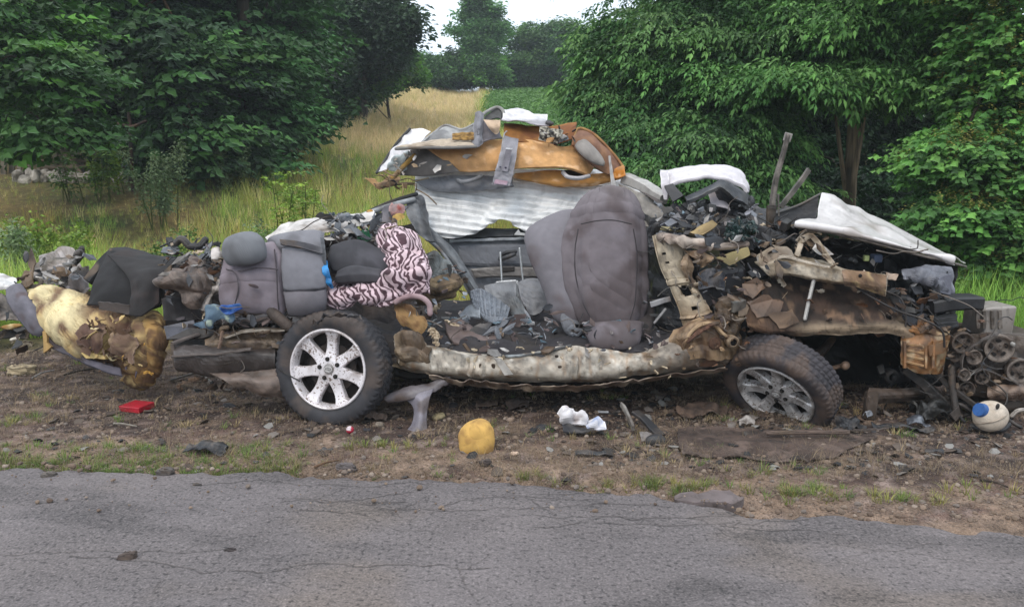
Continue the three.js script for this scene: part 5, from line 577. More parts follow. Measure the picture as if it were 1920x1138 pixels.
part(car, 'headliner_shelf', patch([[[800, 268, 6.25], [850, 252, 6.3], [888, 248, 6.3]], [[760, 273, 6.0], [830, 268, 5.98], [892, 270, 5.96]], [[742, 278, 5.9], [830, 276, 5.9], [890, 274, 5.9]]], { amp: 0.006, t: 0.015, cell: 0.014, col: { c: '#b8a894', d: '#8a7a6a', m: 0.25, f: 6 } }), M.fabric);
part(car, 'shelf_edge', tube([[742, 279, 5.89], [800, 277, 5.89], [850, 277, 5.88], [892, 275, 5.88]], 0.01, { c: '#7d7a76', m: 0.2 }), M.fabric);
part(car, 'wood_fibre_patch', patch([[[848, 250, 6.02], [888, 248, 6.0]], [[848, 262, 5.96], [889, 262, 5.95]]], { amp: 0.008, t: 0.006, cell: 0.008, fine: 0.006, col: { c: '#94733e', d: '#5d4526', m: 0.45, f: 40 } }), M.foam);
part(car, 'roof_side', patch([[[722, 300, 6.3], [745, 268, 6.35], [770, 242, 6.4], [808, 246, 6.4]], [[712, 318, 6.2], [738, 296, 6.22], [760, 275, 6.25], [792, 262, 6.28]], [[708, 324, 6.15], [745, 310, 6.15], [765, 290, 6.15], [780, 275, 6.2]]], { amp: 0.016, fr: 5, t: 0.006, cell: 0.014, col: { c: '#c9c5c6', d: '#8d8b8b', m: 0.15, f: 4, v: 0.06 } }), M.paint);
part(car, 'roof_side_seal', tube([[706, 324, 6.14], [722, 300, 6.28], [744, 268, 6.33], [768, 242, 6.38]], 0.01, { c: '#3a3b3c', m: 0.2 }), M.rubber);
part(car, 'crumpled_lining', patch([[[740, 292, 6.08], [760, 284, 6.05], [780, 292, 6.05]], [[728, 308, 6.05], [755, 302, 6.0], [772, 306, 6.02]], [[722, 320, 6.05], [745, 322, 6.02], [762, 322, 6.02]]], { amp: 0.035, fr: 8, rag: 0.02, t: 0.006, cell: 0.011, col: { c: '#a9b0b0', d: '#6f7472', m: 0.3, f: 8 } }), M.fabric);
part(car, 'ridge_fold', patch([[[810, 252, 6.35], [835, 236, 6.35], [865, 244, 6.3], [893, 230, 6.25]], [[800, 262, 6.2], [835, 246, 6.2], [865, 256, 6.15], [892, 245, 6.12]], [[790, 270, 6.1], [835, 262, 6.08], [865, 266, 6.05], [890, 262, 6.02]]], { amp: 0.012, t: 0.006, cell: 0.013, col: { c: '#7e7d7d', d: '#a9a8a6', m: 0.3, f: 6 } }), M.fabric);
part(car, 'ridge_hem', tube([[792, 266, 6.14], [815, 248, 6.3], [835, 235, 6.33], [865, 243, 6.28], [894, 230, 6.22]], 0.01, { c: '#a3a2a0', m: 0.2 }), M.plastic);
part(car, 'folded_flap', patch([[[893, 212, 6.1], [899, 210, 6.08], [905, 214, 6.1]], [[890, 245, 6.02], [897, 246, 5.96], [903, 245, 6.02]], [[887, 274, 5.96], [894, 276, 5.9], [902, 270, 5.96]]], { amp: 0.006, t: 0.02, cell: 0.009, col: { c: '#8b8a8f', d: '#6f6d70', m: 0.25 } }), M.fabric);
part(car, 'folded_flap', patch([[[905, 222, 6.1], [915, 232, 6.08], [935, 238, 6.1]], [[902, 250, 6.02], [918, 254, 6.0], [938, 250, 6.05]], [[900, 272, 5.98], [915, 264, 5.98], [942, 258, 6.02]]], { amp: 0.012, t: 0.01, cell: 0.012, col: { c: '#6b676b', d: '#8a8688', m: 0.3 } }), M.fabric);
part(car, 'ridge_hood', patch([[[908, 222, 6.2], [925, 206, 6.25], [938, 202, 6.25], [943, 222, 6.2]], [[910, 225, 6.1], [926, 222, 6.12], [936, 222, 6.12], [941, 226, 6.1]]], { amp: 0.006, t: 0.008, cell: 0.01, col: { c: '#4d4c4b', d: '#33302e', m: 0.3 } }), M.fabric);
part(car, 'ridge_hem', tube([[903, 216, 6.1], [915, 208, 6.2], [932, 201, 6.22], [942, 206, 6.2], [946, 222, 6.15]], 0.012, { c: '#8f8d88', d: '#b5b2ad', m: 0.3 }), M.fabric);
part(car, 'pale_flap', patch([[[906, 224, 6.04], [924, 226, 6.02], [938, 226, 6.04]], [[914, 236, 5.98], [926, 238, 5.96], [938, 236, 5.98]], [[924, 248, 5.98], [930, 252, 5.97], [936, 248, 5.98]]], { amp: 0.006, t: 0.006, cell: 0.009, col: { c: '#c2a98f', d: '#a58b70', m: 0.2 } }), M.fabric);
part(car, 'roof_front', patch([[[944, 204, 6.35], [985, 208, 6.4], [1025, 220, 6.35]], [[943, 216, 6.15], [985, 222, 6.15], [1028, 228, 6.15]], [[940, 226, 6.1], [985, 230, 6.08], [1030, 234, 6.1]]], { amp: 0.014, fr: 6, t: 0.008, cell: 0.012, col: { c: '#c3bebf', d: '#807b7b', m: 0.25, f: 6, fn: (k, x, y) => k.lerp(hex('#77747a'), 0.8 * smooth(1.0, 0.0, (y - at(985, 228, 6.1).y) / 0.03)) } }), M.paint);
part(car, 'roof_joint', blob([1032, 231, 6.12], [0.06, 0.04, 0.05], [0, 0, -0.2], { c: '#4c4b4e', m: 0.3 }, { n: 16, m: 12, amp: 0.01 }), M.metal);
part(car, 'roof_lining', patch([[[945, 230, 6.2], [985, 234, 6.2], [1030, 236, 6.2], [1082, 232, 6.2]], [[945, 248, 6.1], [985, 252, 6.12], [1030, 255, 6.12], [1080, 242, 6.12]], [[950, 262, 6.06], [985, 266, 6.05], [1030, 272, 6.06], [1075, 262, 6.06]]], { amp: 0.014, soft: true, t: 0.008, cell: 0.014, col: { c: '#7d4f2e', d: '#9c6a34', m: 0.4, f: 8, v: 0.2 } }), M.fabric);
const console_ = part(car, 'roof_console', patch([[[946, 256, 5.98], [972, 262, 5.98]], [[934, 302, 5.9], [966, 306, 5.9]], [[922, 346, 5.86], [956, 350, 5.86]]], { amp: 0.003, t: 0.025, cell: 0.01, col: { c: '#8d8b91', d: '#77747a', m: 0.2, f: 6, v: 0.06 } }), M.plastic);
part(console_, 'console_label', plate([[949, 277, 5.885], [960, 279, 5.885], [952, 322, 5.855], [940, 320, 5.855]], 0.003, { c: '#a6a4a9', d: '#5d5560', m: 0.42, f: 60, a: 0.8 }), M.plastic);
part(console_, 'console_label', plate([[949, 276.5, 5.88], [961, 278, 5.88], [960, 281, 5.88], [948, 279.5, 5.88]], 0.003, { c: '#e6e6e8', m: 0 }), M.plastic);
part(console_, 'console_sticker', plate([[929, 336, 5.838], [952, 340, 5.838], [950, 347, 5.835], [926, 344, 5.835]], 0.003, { c: '#a98a9c', d: '#c9b3c0', m: 0.4, f: 60, e: '#9a4a58' }), M.plastic);
for (const [x, y] of [[938, 313], [948, 314]]) part(console_, 'console_screw', blob([x, y, 5.855], [0.014, 0.01, 0.008], [0, 0, 0], { c: '#3a3550', m: 0 }, { n: 10, m: 8, amp: 0 }), M.plastic);
part(car, 'console_cord', tube([[938, 300, 5.9], [942, 270, 5.94], [946, 250, 6.0], [950, 246, 6.02]], 0.005, { c: '#a9a6a6', m: 0.1 }), M.plastic);
{ const q = [at(1012, 236, 5.99), at(1056, 244, 5.99), at(1052, 260, 5.98), at(1012, 250, 5.98)]; const t = part(car, 'leopard_cloth', patch([[q[0], q[1]], [q[3], q[2]], [at(1010, 262, 5.98), at(1046, 272, 5.98)]], { amp: 0.02, fr: 9, t: 0.01, cell: 0.006, col: { c: '#b9b3a4', d: '#2d2622', m: 0.42, f: 55, a: 1 } }), M.fabric); }
part(car, 'glass_bits', patch([[[1048, 258, 6.0], [1068, 250, 6.0]], [[1044, 270, 5.98], [1070, 262, 5.98]]], { amp: 0.02, fr: 18, rag: 0.02, t: 0.006, cell: 0.007, col: { c: '#7d8288', d: '#2e3033', m: 0.45, f: 40 } }), M.plastic);
part(car, 'front_lining', patch([[[1078, 240, 6.2], [1110, 248, 6.15], [1150, 290, 6.05], [1168, 316, 6]], [[1074, 258, 6.05], [1105, 262, 6.02], [1138, 296, 5.98], [1156, 320, 5.96]], [[1072, 272, 6.02], [1090, 292, 5.98], [1118, 316, 5.96], [1140, 328, 5.95]]], { amp: 0.014, soft: true, fr: 5, t: 0.014, cell: 0.012, col: { c: '#7c5a48', d: '#8f6a50', m: 0.35, f: 9 } }), M.fabric);
part(car, 'sun_visor', patch([[[1084, 264, 5.96], [1100, 262, 5.95], [1125, 288, 5.93]], [[1078, 274, 5.92], [1105, 288, 5.89], [1134, 304, 5.9]], [[1088, 286, 5.92], [1112, 306, 5.89], [1132, 312, 5.9]]], { amp: 0.006, soft: true, t: 0.03, puff: 3, cell: 0.01, col: { c: '#908a84', d: '#76706a', m: 0.25 } }), M.fabric);
part(car, 'lining_hem', tube([[1074, 272, 6.0], [1078, 250, 6.1], [1086, 240, 6.16], [1112, 250, 6.1], [1150, 288, 6.02], [1170, 314, 5.97]], 0.009, { c: '#a5814f', d: '#8a5a3c', m: 0.4 }), M.fabric);
part(car, 'headliner_foam', patch([[[1146, 320, 5.96], [1160, 312, 5.95], [1172, 310, 5.95]], [[1148, 336, 5.93], [1162, 334, 5.92], [1174, 330, 5.92]]], { amp: 0.014, rag: 0.01, t: 0.02, cell: 0.01, col: K(ORANGE, { c: '#b77327' }) }), M.foam);
part(car, 'belt_webbing', patch([[[1141, 292, 5.9], [1145, 292, 5.9]], [[1144, 325, 5.86], [1150, 325, 5.86]], [[1147, 352, 5.84], [1156, 352, 5.84]]], { amp: 0.003, t: 0.004, cell: 0.008, col: { c: '#b3afac', m: 0.1 } }), M.fabric);
part(car, 'torn_fibre', patch([[[690, 336, 5.95], [715, 334, 5.95], [740, 326, 5.98]], [[700, 346, 5.9], [722, 346, 5.9], [750, 330, 5.95]], [[712, 354, 5.92], [732, 352, 5.9], [758, 336, 5.95]]], { amp: 0.03, fr: 9, rag: 0.03, t: 0.008, cell: 0.009, col: { c: '#94785a', d: '#4d3c2d', m: 0.42, f: 14 } }), M.foam);
part(car, 'torn_fibre', plate([[682, 334, 5.92], [702, 336, 5.9], [716, 356, 5.9], [706, 352, 5.9]], 0.02, { c: '#c09a6c', m: 0.2, d: '#8a6a48' }, { torn: 0.005 }), M.foam);
part(car, 'torn_fibre', tube([[716, 350, 5.9], [745, 345, 5.92], [775, 344, 5.98]], 0.01, { c: '#5f5738', m: 0.3 }), M.foam);
part(car, 'torn_fibre', tube([[735, 334, 5.95], [756, 312, 5.98], [776, 292, 6.0]], 0.016, { c: '#9c7a3e', d: '#7d6a50', m: 0.35 }), M.foam);
scraps(car, 8, 700, 760, 325, 365, 5.85, 6.0, [0.03, 0.06], [['sheet', { c: '#8d7456', d: '#4d3c2d', m: 0.4, f: 14 }, M.foam, 'torn_fibre'], ['sheet', DARKF, M.fabric, 'torn_cloth']]);
// windscreen pillar and front roof corner
part(car, 'windscreen_pillar', beam([[1172, 334, 6.0], [1210, 350, 5.85], [1246, 374, 5.7]], 0.08, 0.07, { c: '#a8a49f', d: '#8a847c', m: 0.2 }, { lin: false }), M.paint);
part(car, 'pillar_trim', patch([[[1160, 345, 5.95], [1200, 362, 5.85], [1245, 384, 5.7]], [[1170, 380, 5.85], [1205, 395, 5.75], [1248, 400, 5.62]], [[1185, 415, 5.75], [1210, 425, 5.65], [1235, 425, 5.55]]], { amp: 0.012, fr: 5, t: 0.01, cell: 0.014, col: { c: '#928c84', d: '#736c64', m: 0.3 } }), M.plastic);
part(car, 'pillar_slot', plate([[1200, 358, 5.78], [1208, 360, 5.77], [1244, 378, 5.64], [1240, 384, 5.64]], 0.01, { c: '#5d5450', m: 0.2 }), M.plastic);
// --- far doors and rear body side ---
const door = part(car, 'far_door', patch([[[795, 446, 6.2], [860, 442, 6.15], [940, 440, 6.15], [1040, 440, 6.15]], [[830, 480, 6.12], [880, 478, 6.1], [950, 478, 6.1], [1040, 480, 6.1]], [[870, 530, 6.08], [910, 528, 6.05], [960, 530, 6.05], [1050, 530, 6.05]], [[890, 580, 6.05], [920, 585, 6.02], [970, 588, 6.02], [1050, 590, 6.02]]], { amp: 0.006, soft: true, t: 0.04, cell: 0.02, col: { c: '#85888e', d: '#74757a', m: 0.2, f: 3, v: 0.05 } }), M.plastic);
part(door, 'door_pocket', patch([[[858, 460, 6.07], [930, 458, 6.05], [1020, 458, 6.05]], [[866, 496, 6.04], [930, 500, 6.02], [1020, 498, 6.02]]], { amp: 0.002, t: 0.02, puff: 8, col: { c: '#76787e', m: 0.15, d: '#64646a', v: 0.05 } }), M.fabric);
part(door, 'door_armrest', patch([[[882, 504, 6.0], [940, 500, 5.96], [1040, 502, 5.96]], [[890, 522, 6.0], [945, 520, 5.95], [1040, 522, 5.95]]], { amp: 0.002, t: 0.03, puff: 6, col: { c: '#7d7874', m: 0.15, d: '#66615e', v: 0.05 } }), M.plastic);
part(door, 'window_ledge', patch([[[835, 444, 6.12], [900, 430, 6.1], [960, 430, 6.1], [1030, 430, 6.1]], [[842, 449, 6.08], [900, 446, 6.06], [960, 444, 6.06], [1030, 444, 6.06]]], { amp: 0.003, t: 0.02, col: { c: '#36383b', m: 0.2, d: '#4a4a4a' } }), M.rubber);
part(door, 'ledge_trim', beam([[842, 452, 6.05], [960, 448, 6.04], [1040, 448, 6.04]], 0.02, 0.018, { c: '#a4a8ac', m: 0.1 }), M.plastic);
part(door, 'door_pull', merge(tube([[938, 484, 5.98], [948, 474, 5.95], [966, 472, 5.95]], 0.014, { c: '#2e2e31', m: 0.2 }), tube([[938, 486, 5.98], [950, 482, 5.94], [964, 476, 5.95]], 0.016, { c: '#4e4f53', m: 0.2 })), M.plastic);
part(door, 'door_catch', box([952, 504, 5.94], [0.09, 0.04, 0.03], [0, 0, 0.05], { c: '#332f2d', m: 0.3, d: '#77706a', f: 30 }, 0.01, 0.004), M.plastic);
part(door, 'lock_tab', plate([[964, 440, 5.98], [972, 430, 5.98], [976, 436, 5.98], [988, 438, 5.98], [986, 442, 5.98]], 0.01, { c: '#d5d5d3', m: 0.05 }), M.plastic);
part(car, 'door_seal', tube([[785, 415, 6.0], [800, 440, 5.98], [840, 480, 5.92], [870, 520, 5.86], [892, 555, 5.82]], 0.018, { c: '#46494d', m: 0.2 }, { n: 40 }), M.rubber);
part(car, 'pillar_cover', patch([[[788, 408, 6.02], [800, 420, 6.0], [815, 440, 6.02]], [[810, 450, 5.96], [830, 455, 5.93], [850, 470, 5.96]], [[850, 505, 5.9], [865, 505, 5.87], [880, 515, 5.9]], [[878, 548, 5.86], [888, 545, 5.84], [900, 552, 5.86]]], { amp: 0.008, t: 0.02, cell: 0.012, col: { c: '#7d8185', d: '#62646a', m: 0.25, f: 6 } }), M.plastic);
part(car, 'belt_rail', tube([[806, 450, 5.9], [830, 475, 5.86], [850, 505, 5.82], [862, 530, 5.8]], 0.012, { c: '#8a8d92', m: 0.2 }), M.plastic);
part(car, 'inner_arch', patch([[[792, 470, 5.8], [820, 470, 5.8], [850, 500, 5.75]], [[800, 500, 5.7], [825, 500, 5.68], [852, 525, 5.65]], [[815, 530, 5.65], [835, 535, 5.6], [858, 550, 5.6]]], { amp: 0.03, fr: 7, t: 0.01, cell: 0.014, rag: 0.02, col: { c: '#6f7679', d: '#4b4a48', m: 0.35, f: 8 } }), M.metal);
for (const [x0, y0, x1, y1] of [[938, 474, 941, 528], [974, 466, 981, 530]]) part(car, 'headrest_post', tube([[x0, y0, 5.78], [x1, y1, 5.74]], 0.007, { c: '#e2e2e2', m: 0.02 }), M.bright);
part(car, 'headrest_guide', tube([[932, 530, 5.73], [950, 528, 5.72], [966, 527, 5.73]], 0.009, { c: '#d9d9d9', m: 0.05 }), M.plastic);
part(car, 'headrest_guide', tube([[970, 528, 5.72], [969, 545, 5.7], [971, 556, 5.68]], 0.008, { c: '#c3c5c6', m: 0.1 }), M.plastic);
part(car, 'seat_back_board', patch([[[908, 536, 5.7], [940, 530, 5.7], [968, 530, 5.7]], [[915, 555, 5.66], [945, 555, 5.64], [968, 560, 5.64]], [[935, 570, 5.62], [955, 578, 5.6], [966, 582, 5.6]]], { amp: 0.006, t: 0.02, col: { c: '#7b7e83', d: '#5c5d61', m: 0.2, v: 0.06 } }), M.plastic);
part(car, 'seat_back_board', patch([[[972, 532, 5.66], [992, 524, 5.66], [1015, 526, 5.66]], [[978, 560, 5.58], [1002, 555, 5.56], [1030, 558, 5.58]], [[994, 588, 5.52], [1005, 592, 5.5], [1032, 572, 5.54]]], { amp: 0.006, t: 0.03, cell: 0.012, col: { c: '#7a7b7f', d: '#66656a', m: 0.2, v: 0.06 } }), M.plastic);
part(car, 'seat_side_trim', patch([[[955, 560, 5.56], [970, 558, 5.55], [984, 580, 5.5]], [[960, 590, 5.5], [975, 600, 5.46], [992, 602, 5.45]]], { amp: 0.008, t: 0.02, col: { c: '#5c6165', d: '#42403f', m: 0.3 } }), M.plastic);
part(car, 'perforated_board', patch([[[882, 546, 5.5], [905, 543, 5.5], [955, 578, 5.5]], [[890, 575, 5.42], [910, 590, 5.4], [950, 596, 5.4]], [[905, 595, 5.38], [920, 606, 5.36], [940, 604, 5.36]]], { amp: 0.004, t: 0.012, cell: 0.006, bump: (u, v) => (Math.sin(u * 62) > 0.55 || Math.sin(v * 56) > 0.55 ? -0.004 : 0.002), col: { c: '#7c828b', d: '#646a73', m: 0.2, v: 0.08 } }), M.plastic);
part(car, 'footwell_board', patch([[[860, 590, 5.4], [880, 572, 5.45], [900, 570, 5.45]], [[868, 600, 5.34], [884, 595, 5.34], [900, 598, 5.34]]], { amp: 0.006, t: 0.012, col: { c: '#7b8187', m: 0.2, d: '#5c5d60' } }), M.plastic);
part(car, 'white_rail', beam([[958, 607, 5.3], [1002, 606, 5.3]], 0.03, 0.025, { c: '#b7b7b8', m: 0.1 }), M.plastic);
part(car, 'floor_carpet', patch([[[832, 602, 5.3], [860, 600, 5.3], [900, 622, 5.25], [945, 622, 5.2], [990, 640, 5.15]], [[836, 625, 5.14], [870, 625, 5.1], [905, 640, 5.08], [950, 645, 5.06], [988, 650, 5.05]], [[850, 650, 5.0], [890, 658, 4.98], [930, 662, 4.97], [970, 660, 4.97], [992, 656, 4.97]]], { amp: 0.03, soft: true, fr: 6, rag: 0.02, t: 0.015, cell: 0.012, col: { c: '#796a66', d: '#5b4a42', m: 0.32, f: 9 } }), M.fabric);
part(car, 'bracket', patch([[[918, 612, 5.15], [935, 608, 5.15], [945, 622, 5.12]], [[922, 622, 5.1], [938, 626, 5.08], [944, 632, 5.08]]], { amp: 0.012, rag: 0.008, t: 0.006, cell: 0.008, col: { c: '#8d7a66', d: '#4a3b30', m: 0.4 } }), M.metal);
scraps(car, 46, 960, 1230, 600, 655, 4.98, 5.3, [0.025, 0.06], [sBlack, sGrey, sBlack, rBlack, sCloth, bBlack, ['sheet', { c: '#8a6f74', d: '#2d2528', m: 0.5, f: 30 }, M.fabric, 'flowered_cloth'], ['sheet', { c: '#6f8894', d: '#4c5860', m: 0.3 }, M.plastic, 'plastic_fragment']]);
scraps(car, 22, 740, 860, 560, 655, 4.9, 5.25, [0.025, 0.06], [sMetal, sGrey, sMud, sBlack, rMetal, ['sheet', { c: '#b4b7b6', d: '#7d7d7a', m: 0.3 }, M.fabric, 'torn_cloth']]);
scraps(car, 18, 790, 880, 500, 580, 5.3, 5.6, [0.04, 0.09], [sMud, sMetal, sBlack, rRibbon(), sGrey]);
function rRibbon() { return ['rod', { c: '#8a6a58', d: '#5d4638', m: 0.3 }, M.fabric, 'belt_strap']; }
part(car, 'floor_foam', patch([[[738, 575, 5.0], [765, 572, 5.0], [790, 592, 4.98]], [[742, 592, 4.94], [770, 600, 4.92], [800, 612, 4.93]], [[760, 610, 4.93], [780, 620, 4.91], [790, 626, 4.92]]], { amp: 0.02, fr: 8, rag: 0.02, t: 0.03, cell: 0.01, col: { c: '#9a7a50', d: '#6b4c30', m: 0.35, f: 14 } }), M.foam);
part(car, 'crushed_box', blob([822, 540, 5.3], [0.24, 0.16, 0.18], [0.2, 0.3, 0.15], { c: '#7c6a50', d: '#4e4032', m: 0.4, f: 8 }, { amp: 0.05, f: 6, n: 46, m: 30, e: 0.8 }), M.dull);
// --- front seat with a dark cover thrown over it ---
const seat = part(car, 'front_seat', patch([[[986, 440, 5.5], [1010, 418, 5.5], [1060, 395, 5.5], [1120, 400, 5.55]], [[994, 475, 5.42], [1022, 462, 5.36], [1075, 455, 5.36], [1130, 455, 5.42]], [[1018, 525, 5.35], [1045, 518, 5.28], [1090, 515, 5.28], [1140, 520, 5.36]], [[1042, 575, 5.3], [1065, 575, 5.22], [1105, 575, 5.22], [1150, 578, 5.3]], [[1056, 604, 5.28], [1078, 610, 5.22], [1110, 612, 5.22], [1150, 612, 5.3]]], { amp: 0.008, soft: true, fr: 5, t: 0.16, puff: 5, cell: 0.014, col: { c: '#7b777c', d: '#6a6062', m: 0.25, f: 4, v: 0.06 } }), M.fabric);
part(seat, 'seat_hinge_cover', blob([1072, 604, 5.16], [0.13, 0.16, 0.05], [0, 0, 0.3], { c: '#86878c', m: 0.15, d: '#6c6c70' }, { n: 30, m: 20, amp: 0.003, e: 0.8 }), M.plastic);
part(seat, 'seat_cushion', patch([[[1080, 575, 5.4], [1150, 560, 5.4], [1225, 560, 5.4]], [[1090, 605, 5.2], [1150, 598, 5.14], [1228, 600, 5.2]], [[1098, 640, 5.1], [1150, 645, 5.04], [1220, 640, 5.08]]], { amp: 0.008, soft: true, t: 0.12, puff: 5, cell: 0.014, col: { c: '#57504f', d: '#463f3e', m: 0.3, f: 5 } }), M.fabric);
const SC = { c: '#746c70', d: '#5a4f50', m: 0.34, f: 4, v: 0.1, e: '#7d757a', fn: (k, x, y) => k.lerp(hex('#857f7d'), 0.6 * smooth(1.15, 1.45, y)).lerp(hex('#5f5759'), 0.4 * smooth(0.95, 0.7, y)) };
const back2 = part(seat, 'seat_backrest', patch([[[1098, 366, 5.42], [1122, 352, 5.4], [1146, 348, 5.39], [1170, 352, 5.4], [1188, 366, 5.42]], [[1072, 405, 5.36], [1105, 396, 5.3], [1144, 392, 5.29], [1180, 396, 5.3], [1204, 410, 5.36]], [[1052, 448, 5.3], [1096, 444, 5.24], [1144, 440, 5.22], [1186, 444, 5.24], [1214, 456, 5.3]], [[1052, 500, 5.24], [1096, 496, 5.18], [1142, 492, 5.17], [1188, 496, 5.18], [1216, 506, 5.24]], [[1066, 560, 5.18], [1102, 556, 5.12], [1146, 554, 5.11], [1190, 556, 5.12], [1213, 562, 5.18]], [[1090, 612, 5.14], [1114, 614, 5.08], [1148, 616, 5.07], [1184, 612, 5.08], [1205, 602, 5.14]]], { amp: 0.012, soft: true, fr: 3, t: 0.07, puff: 9, cell: 0.011, bump: (u, v, q) => 0.016 * (Math.exp(-(((u - 0.15) / 0.09) ** 2)) + Math.exp(-(((u - 0.85) / 0.09) ** 2))) * smooth(0.1, 0.3, v) - 0.008 * Math.exp(-(((u - 0.27) / 0.012) ** 2)) - 0.008 * Math.exp(-(((u - 0.73) / 0.012) ** 2)) - 0.012 * Math.exp(-(((v - 0.2) / 0.02) ** 2)) + 0.006 * smooth(-0.1, 0.5, noise(q.x * 3 + 2, q.y * 2, 5)) * Math.sin((q.x * 0.8 + q.y) * 60 + 5 * noise(q.x * 4, q.y * 4, 1)), col: SC }), M.fabric);
part(seat, 'seat_cushion', patch([[[1092, 612, 5.06], [1150, 606, 5.03], [1208, 604, 5.06]], [[1100, 632, 4.98], [1150, 632, 4.95], [1204, 628, 4.98]], [[1112, 652, 4.98], [1150, 658, 4.95], [1196, 648, 4.98]]], { amp: 0.006, soft: true, fr: 5, t: 0.1, puff: 4, cell: 0.012, col: K(SC, { c: '#655d5f' }) }), M.fabric);
scraps(car, 14, 1200, 1262, 540, 640, 5.0, 5.2, [0.03, 0.07], [sBlack, sGrey, rMetal, bBlack]);
part(car, 'pedal_bracket', beam([[1220, 572, 5.0], [1258, 560, 5.0]], 0.02, 0.03, { c: '#8f9094', m: 0.2 }), M.metal);
part(car, 'pedal_rod', tube([[1228, 605, 4.98], [1248, 580, 4.98]], 0.008, { c: '#9a9a9c', m: 0.2 }), M.metal);
part(car, 'side_shell', patch([[[1205, 400, 5.7], [1240, 420, 5.5], [1260, 450, 5.4]], [[1212, 500, 5.6], [1245, 510, 5.4], [1275, 530, 5.3]], [[1220, 640, 5.4], [1250, 630, 5.2], [1285, 620, 5.1]]], { amp: 0.03, t: 0.01, cell: 0.02, col: { c: '#26272b', m: 0.3, d: '#3a3735' } }), M.plastic);
// --- rear seat, rear body ---
const rs = part(car, 'rear_seat', patch([[[424, 478, 5.05], [470, 462, 5.08], [532, 450, 5.08]], [[414, 520, 4.98], [468, 505, 4.95], [534, 505, 4.96]], [[414, 562, 4.96], [465, 560, 4.92], [536, 568, 4.93]], [[428, 576, 4.98], [468, 582, 4.95], [538, 590, 4.96]]], { amp: 0.016, soft: true, fr: 6, fine: 0.003, t: 0.09, puff: 10, cell: 0.012, bump: (u, v) => (v < 0.42 && v > 0.36 ? -0.012 : 0), col: { c: '#857c83', d: '#6d6266', m: 0.32, f: 4, e: '#8d8289', v: 0.12 } }), M.fabric);
part(rs, 'seat_bolster', patch([[[527, 466, 5.0], [570, 468, 4.98], [606, 472, 5.0]], [[529, 510, 4.92], [572, 512, 4.9], [610, 515, 4.94]], [[531, 547, 4.9], [574, 547, 4.88], [612, 541, 4.93]]], { amp: 0.012, soft: true, fine: 0.003, t: 0.08, puff: 12, cell: 0.012, col: { c: '#7d7c82', d: '#6a676c', m: 0.25, f: 4, v: 0.1 } }), M.fabric);
part(rs, 'seat_bolster', patch([[[531, 546, 4.92], [574, 545, 4.89], [612, 540, 4.94]], [[536, 568, 4.9], [574, 566, 4.87], [612, 560, 4.93]], [[542, 588, 4.95], [574, 586, 4.92], [610, 578, 4.96]]], { amp: 0.01, soft: true, fine: 0.003, t: 0.08, puff: 9, cell: 0.012, col: { c: '#736f74', d: '#635c5f', m: 0.25, f: 4, v: 0.1 } }), M.fabric);
part(rs, 'seat_top', patch([[[500, 452, 5.12], [545, 440, 5.12], [608, 434, 5.12]], [[515, 462, 5.04], [560, 458, 5.02], [606, 456, 5.04]], [[524, 472, 5.0], [565, 474, 4.98], [608, 478, 5.0]]], { amp: 0.006, soft: true, t: 0.08, puff: 6, cell: 0.012, col: { c: '#7d7c81', d: '#68666a', m: 0.25, v: 0.1 } }), M.fabric);
part(rs, 'seat_band', patch([[[524, 450, 4.96], [560, 454, 4.94], [604, 464, 4.95]], [[526, 459, 4.93], [560, 465, 4.91], [604, 476, 4.92]]], { amp: 0.003, t: 0.01, col: { c: '#444347', m: 0.2 } }), M.fabric);
part(rs, 'seat_strap', patch([[[600, 446, 4.98], [607, 446, 4.98]], [[602, 470, 4.93], [610, 472, 4.93]], [[605, 500, 4.93], [612, 500, 4.93]]], { amp: 0.004, t: 0.006, cell: 0.008, col: { c: '#54565a', m: 0.3, d: '#7c7a76' } }), M.fabric);
part(rs, 'head_restraint', patch([[[428, 458, 4.98], [450, 446, 4.95], [484, 443, 4.97]], [[422, 474, 4.92], [456, 468, 4.86], [498, 462, 4.92]], [[432, 492, 4.95], [462, 490, 4.9], [498, 478, 4.95]]], { amp: 0.004, soft: true, t: 0.13, puff: 3.5, cell: 0.01, col: { c: '#787a7e', d: '#646467', m: 0.22, v: 0.08 } }), M.fabric);
part(rs, 'seat_tear', blob([474, 536, 4.85], [0.06, 0.02, 0.012], [0, 0, -0.3], { c: '#4a3f42', m: 0.3 }, { n: 14, m: 10, amp: 0.004 }), M.fabric);
const rs2 = part(car, 'second_rear_seat', patch([[[618, 468, 5.15], [665, 452, 5.2], [705, 472, 5.2], [745, 480, 5.2]], [[614, 490, 5.05], [660, 490, 5.05], [705, 495, 5.05], [745, 500, 5.1]], [[622, 512, 5.02], [660, 516, 5.0], [705, 518, 5.0], [740, 520, 5.05]]], { amp: 0.014, soft: true, fr: 5, t: 0.08, puff: 14, cell: 0.012, col: { c: '#38373b', d: '#47454a', m: 0.3, f: 6 } }), M.fabric);
part(rs2, 'seat_cushion', patch([[[632, 512, 4.98], [665, 500, 5.0], [720, 510, 5.0]], [[626, 530, 4.94], [665, 528, 4.92], [715, 530, 4.94]]], { amp: 0.01, soft: true, t: 0.07, puff: 12, cell: 0.012, col: { c: '#3f3e42', m: 0.3, d: '#4d4a4e' } }), M.fabric);
part(car, 'quarter_panel', patch([[[497, 448, 5.7], [535, 420, 5.75], [585, 408, 5.8], [640, 408, 5.8], [700, 392, 5.85]], [[505, 455, 5.55], [550, 432, 5.55], [595, 424, 5.55], [645, 420, 5.6], [705, 402, 5.7]], [[520, 456, 5.5], [560, 444, 5.5], [600, 436, 5.5], [650, 430, 5.55], [710, 410, 5.65]]], { amp: 0.022, fr: 5, t: 0.006, cell: 0.014, rag: 0.01, col: { c: '#b8b1ab', d: '#857a70', m: 0.3, f: 5 } }), M.paint);
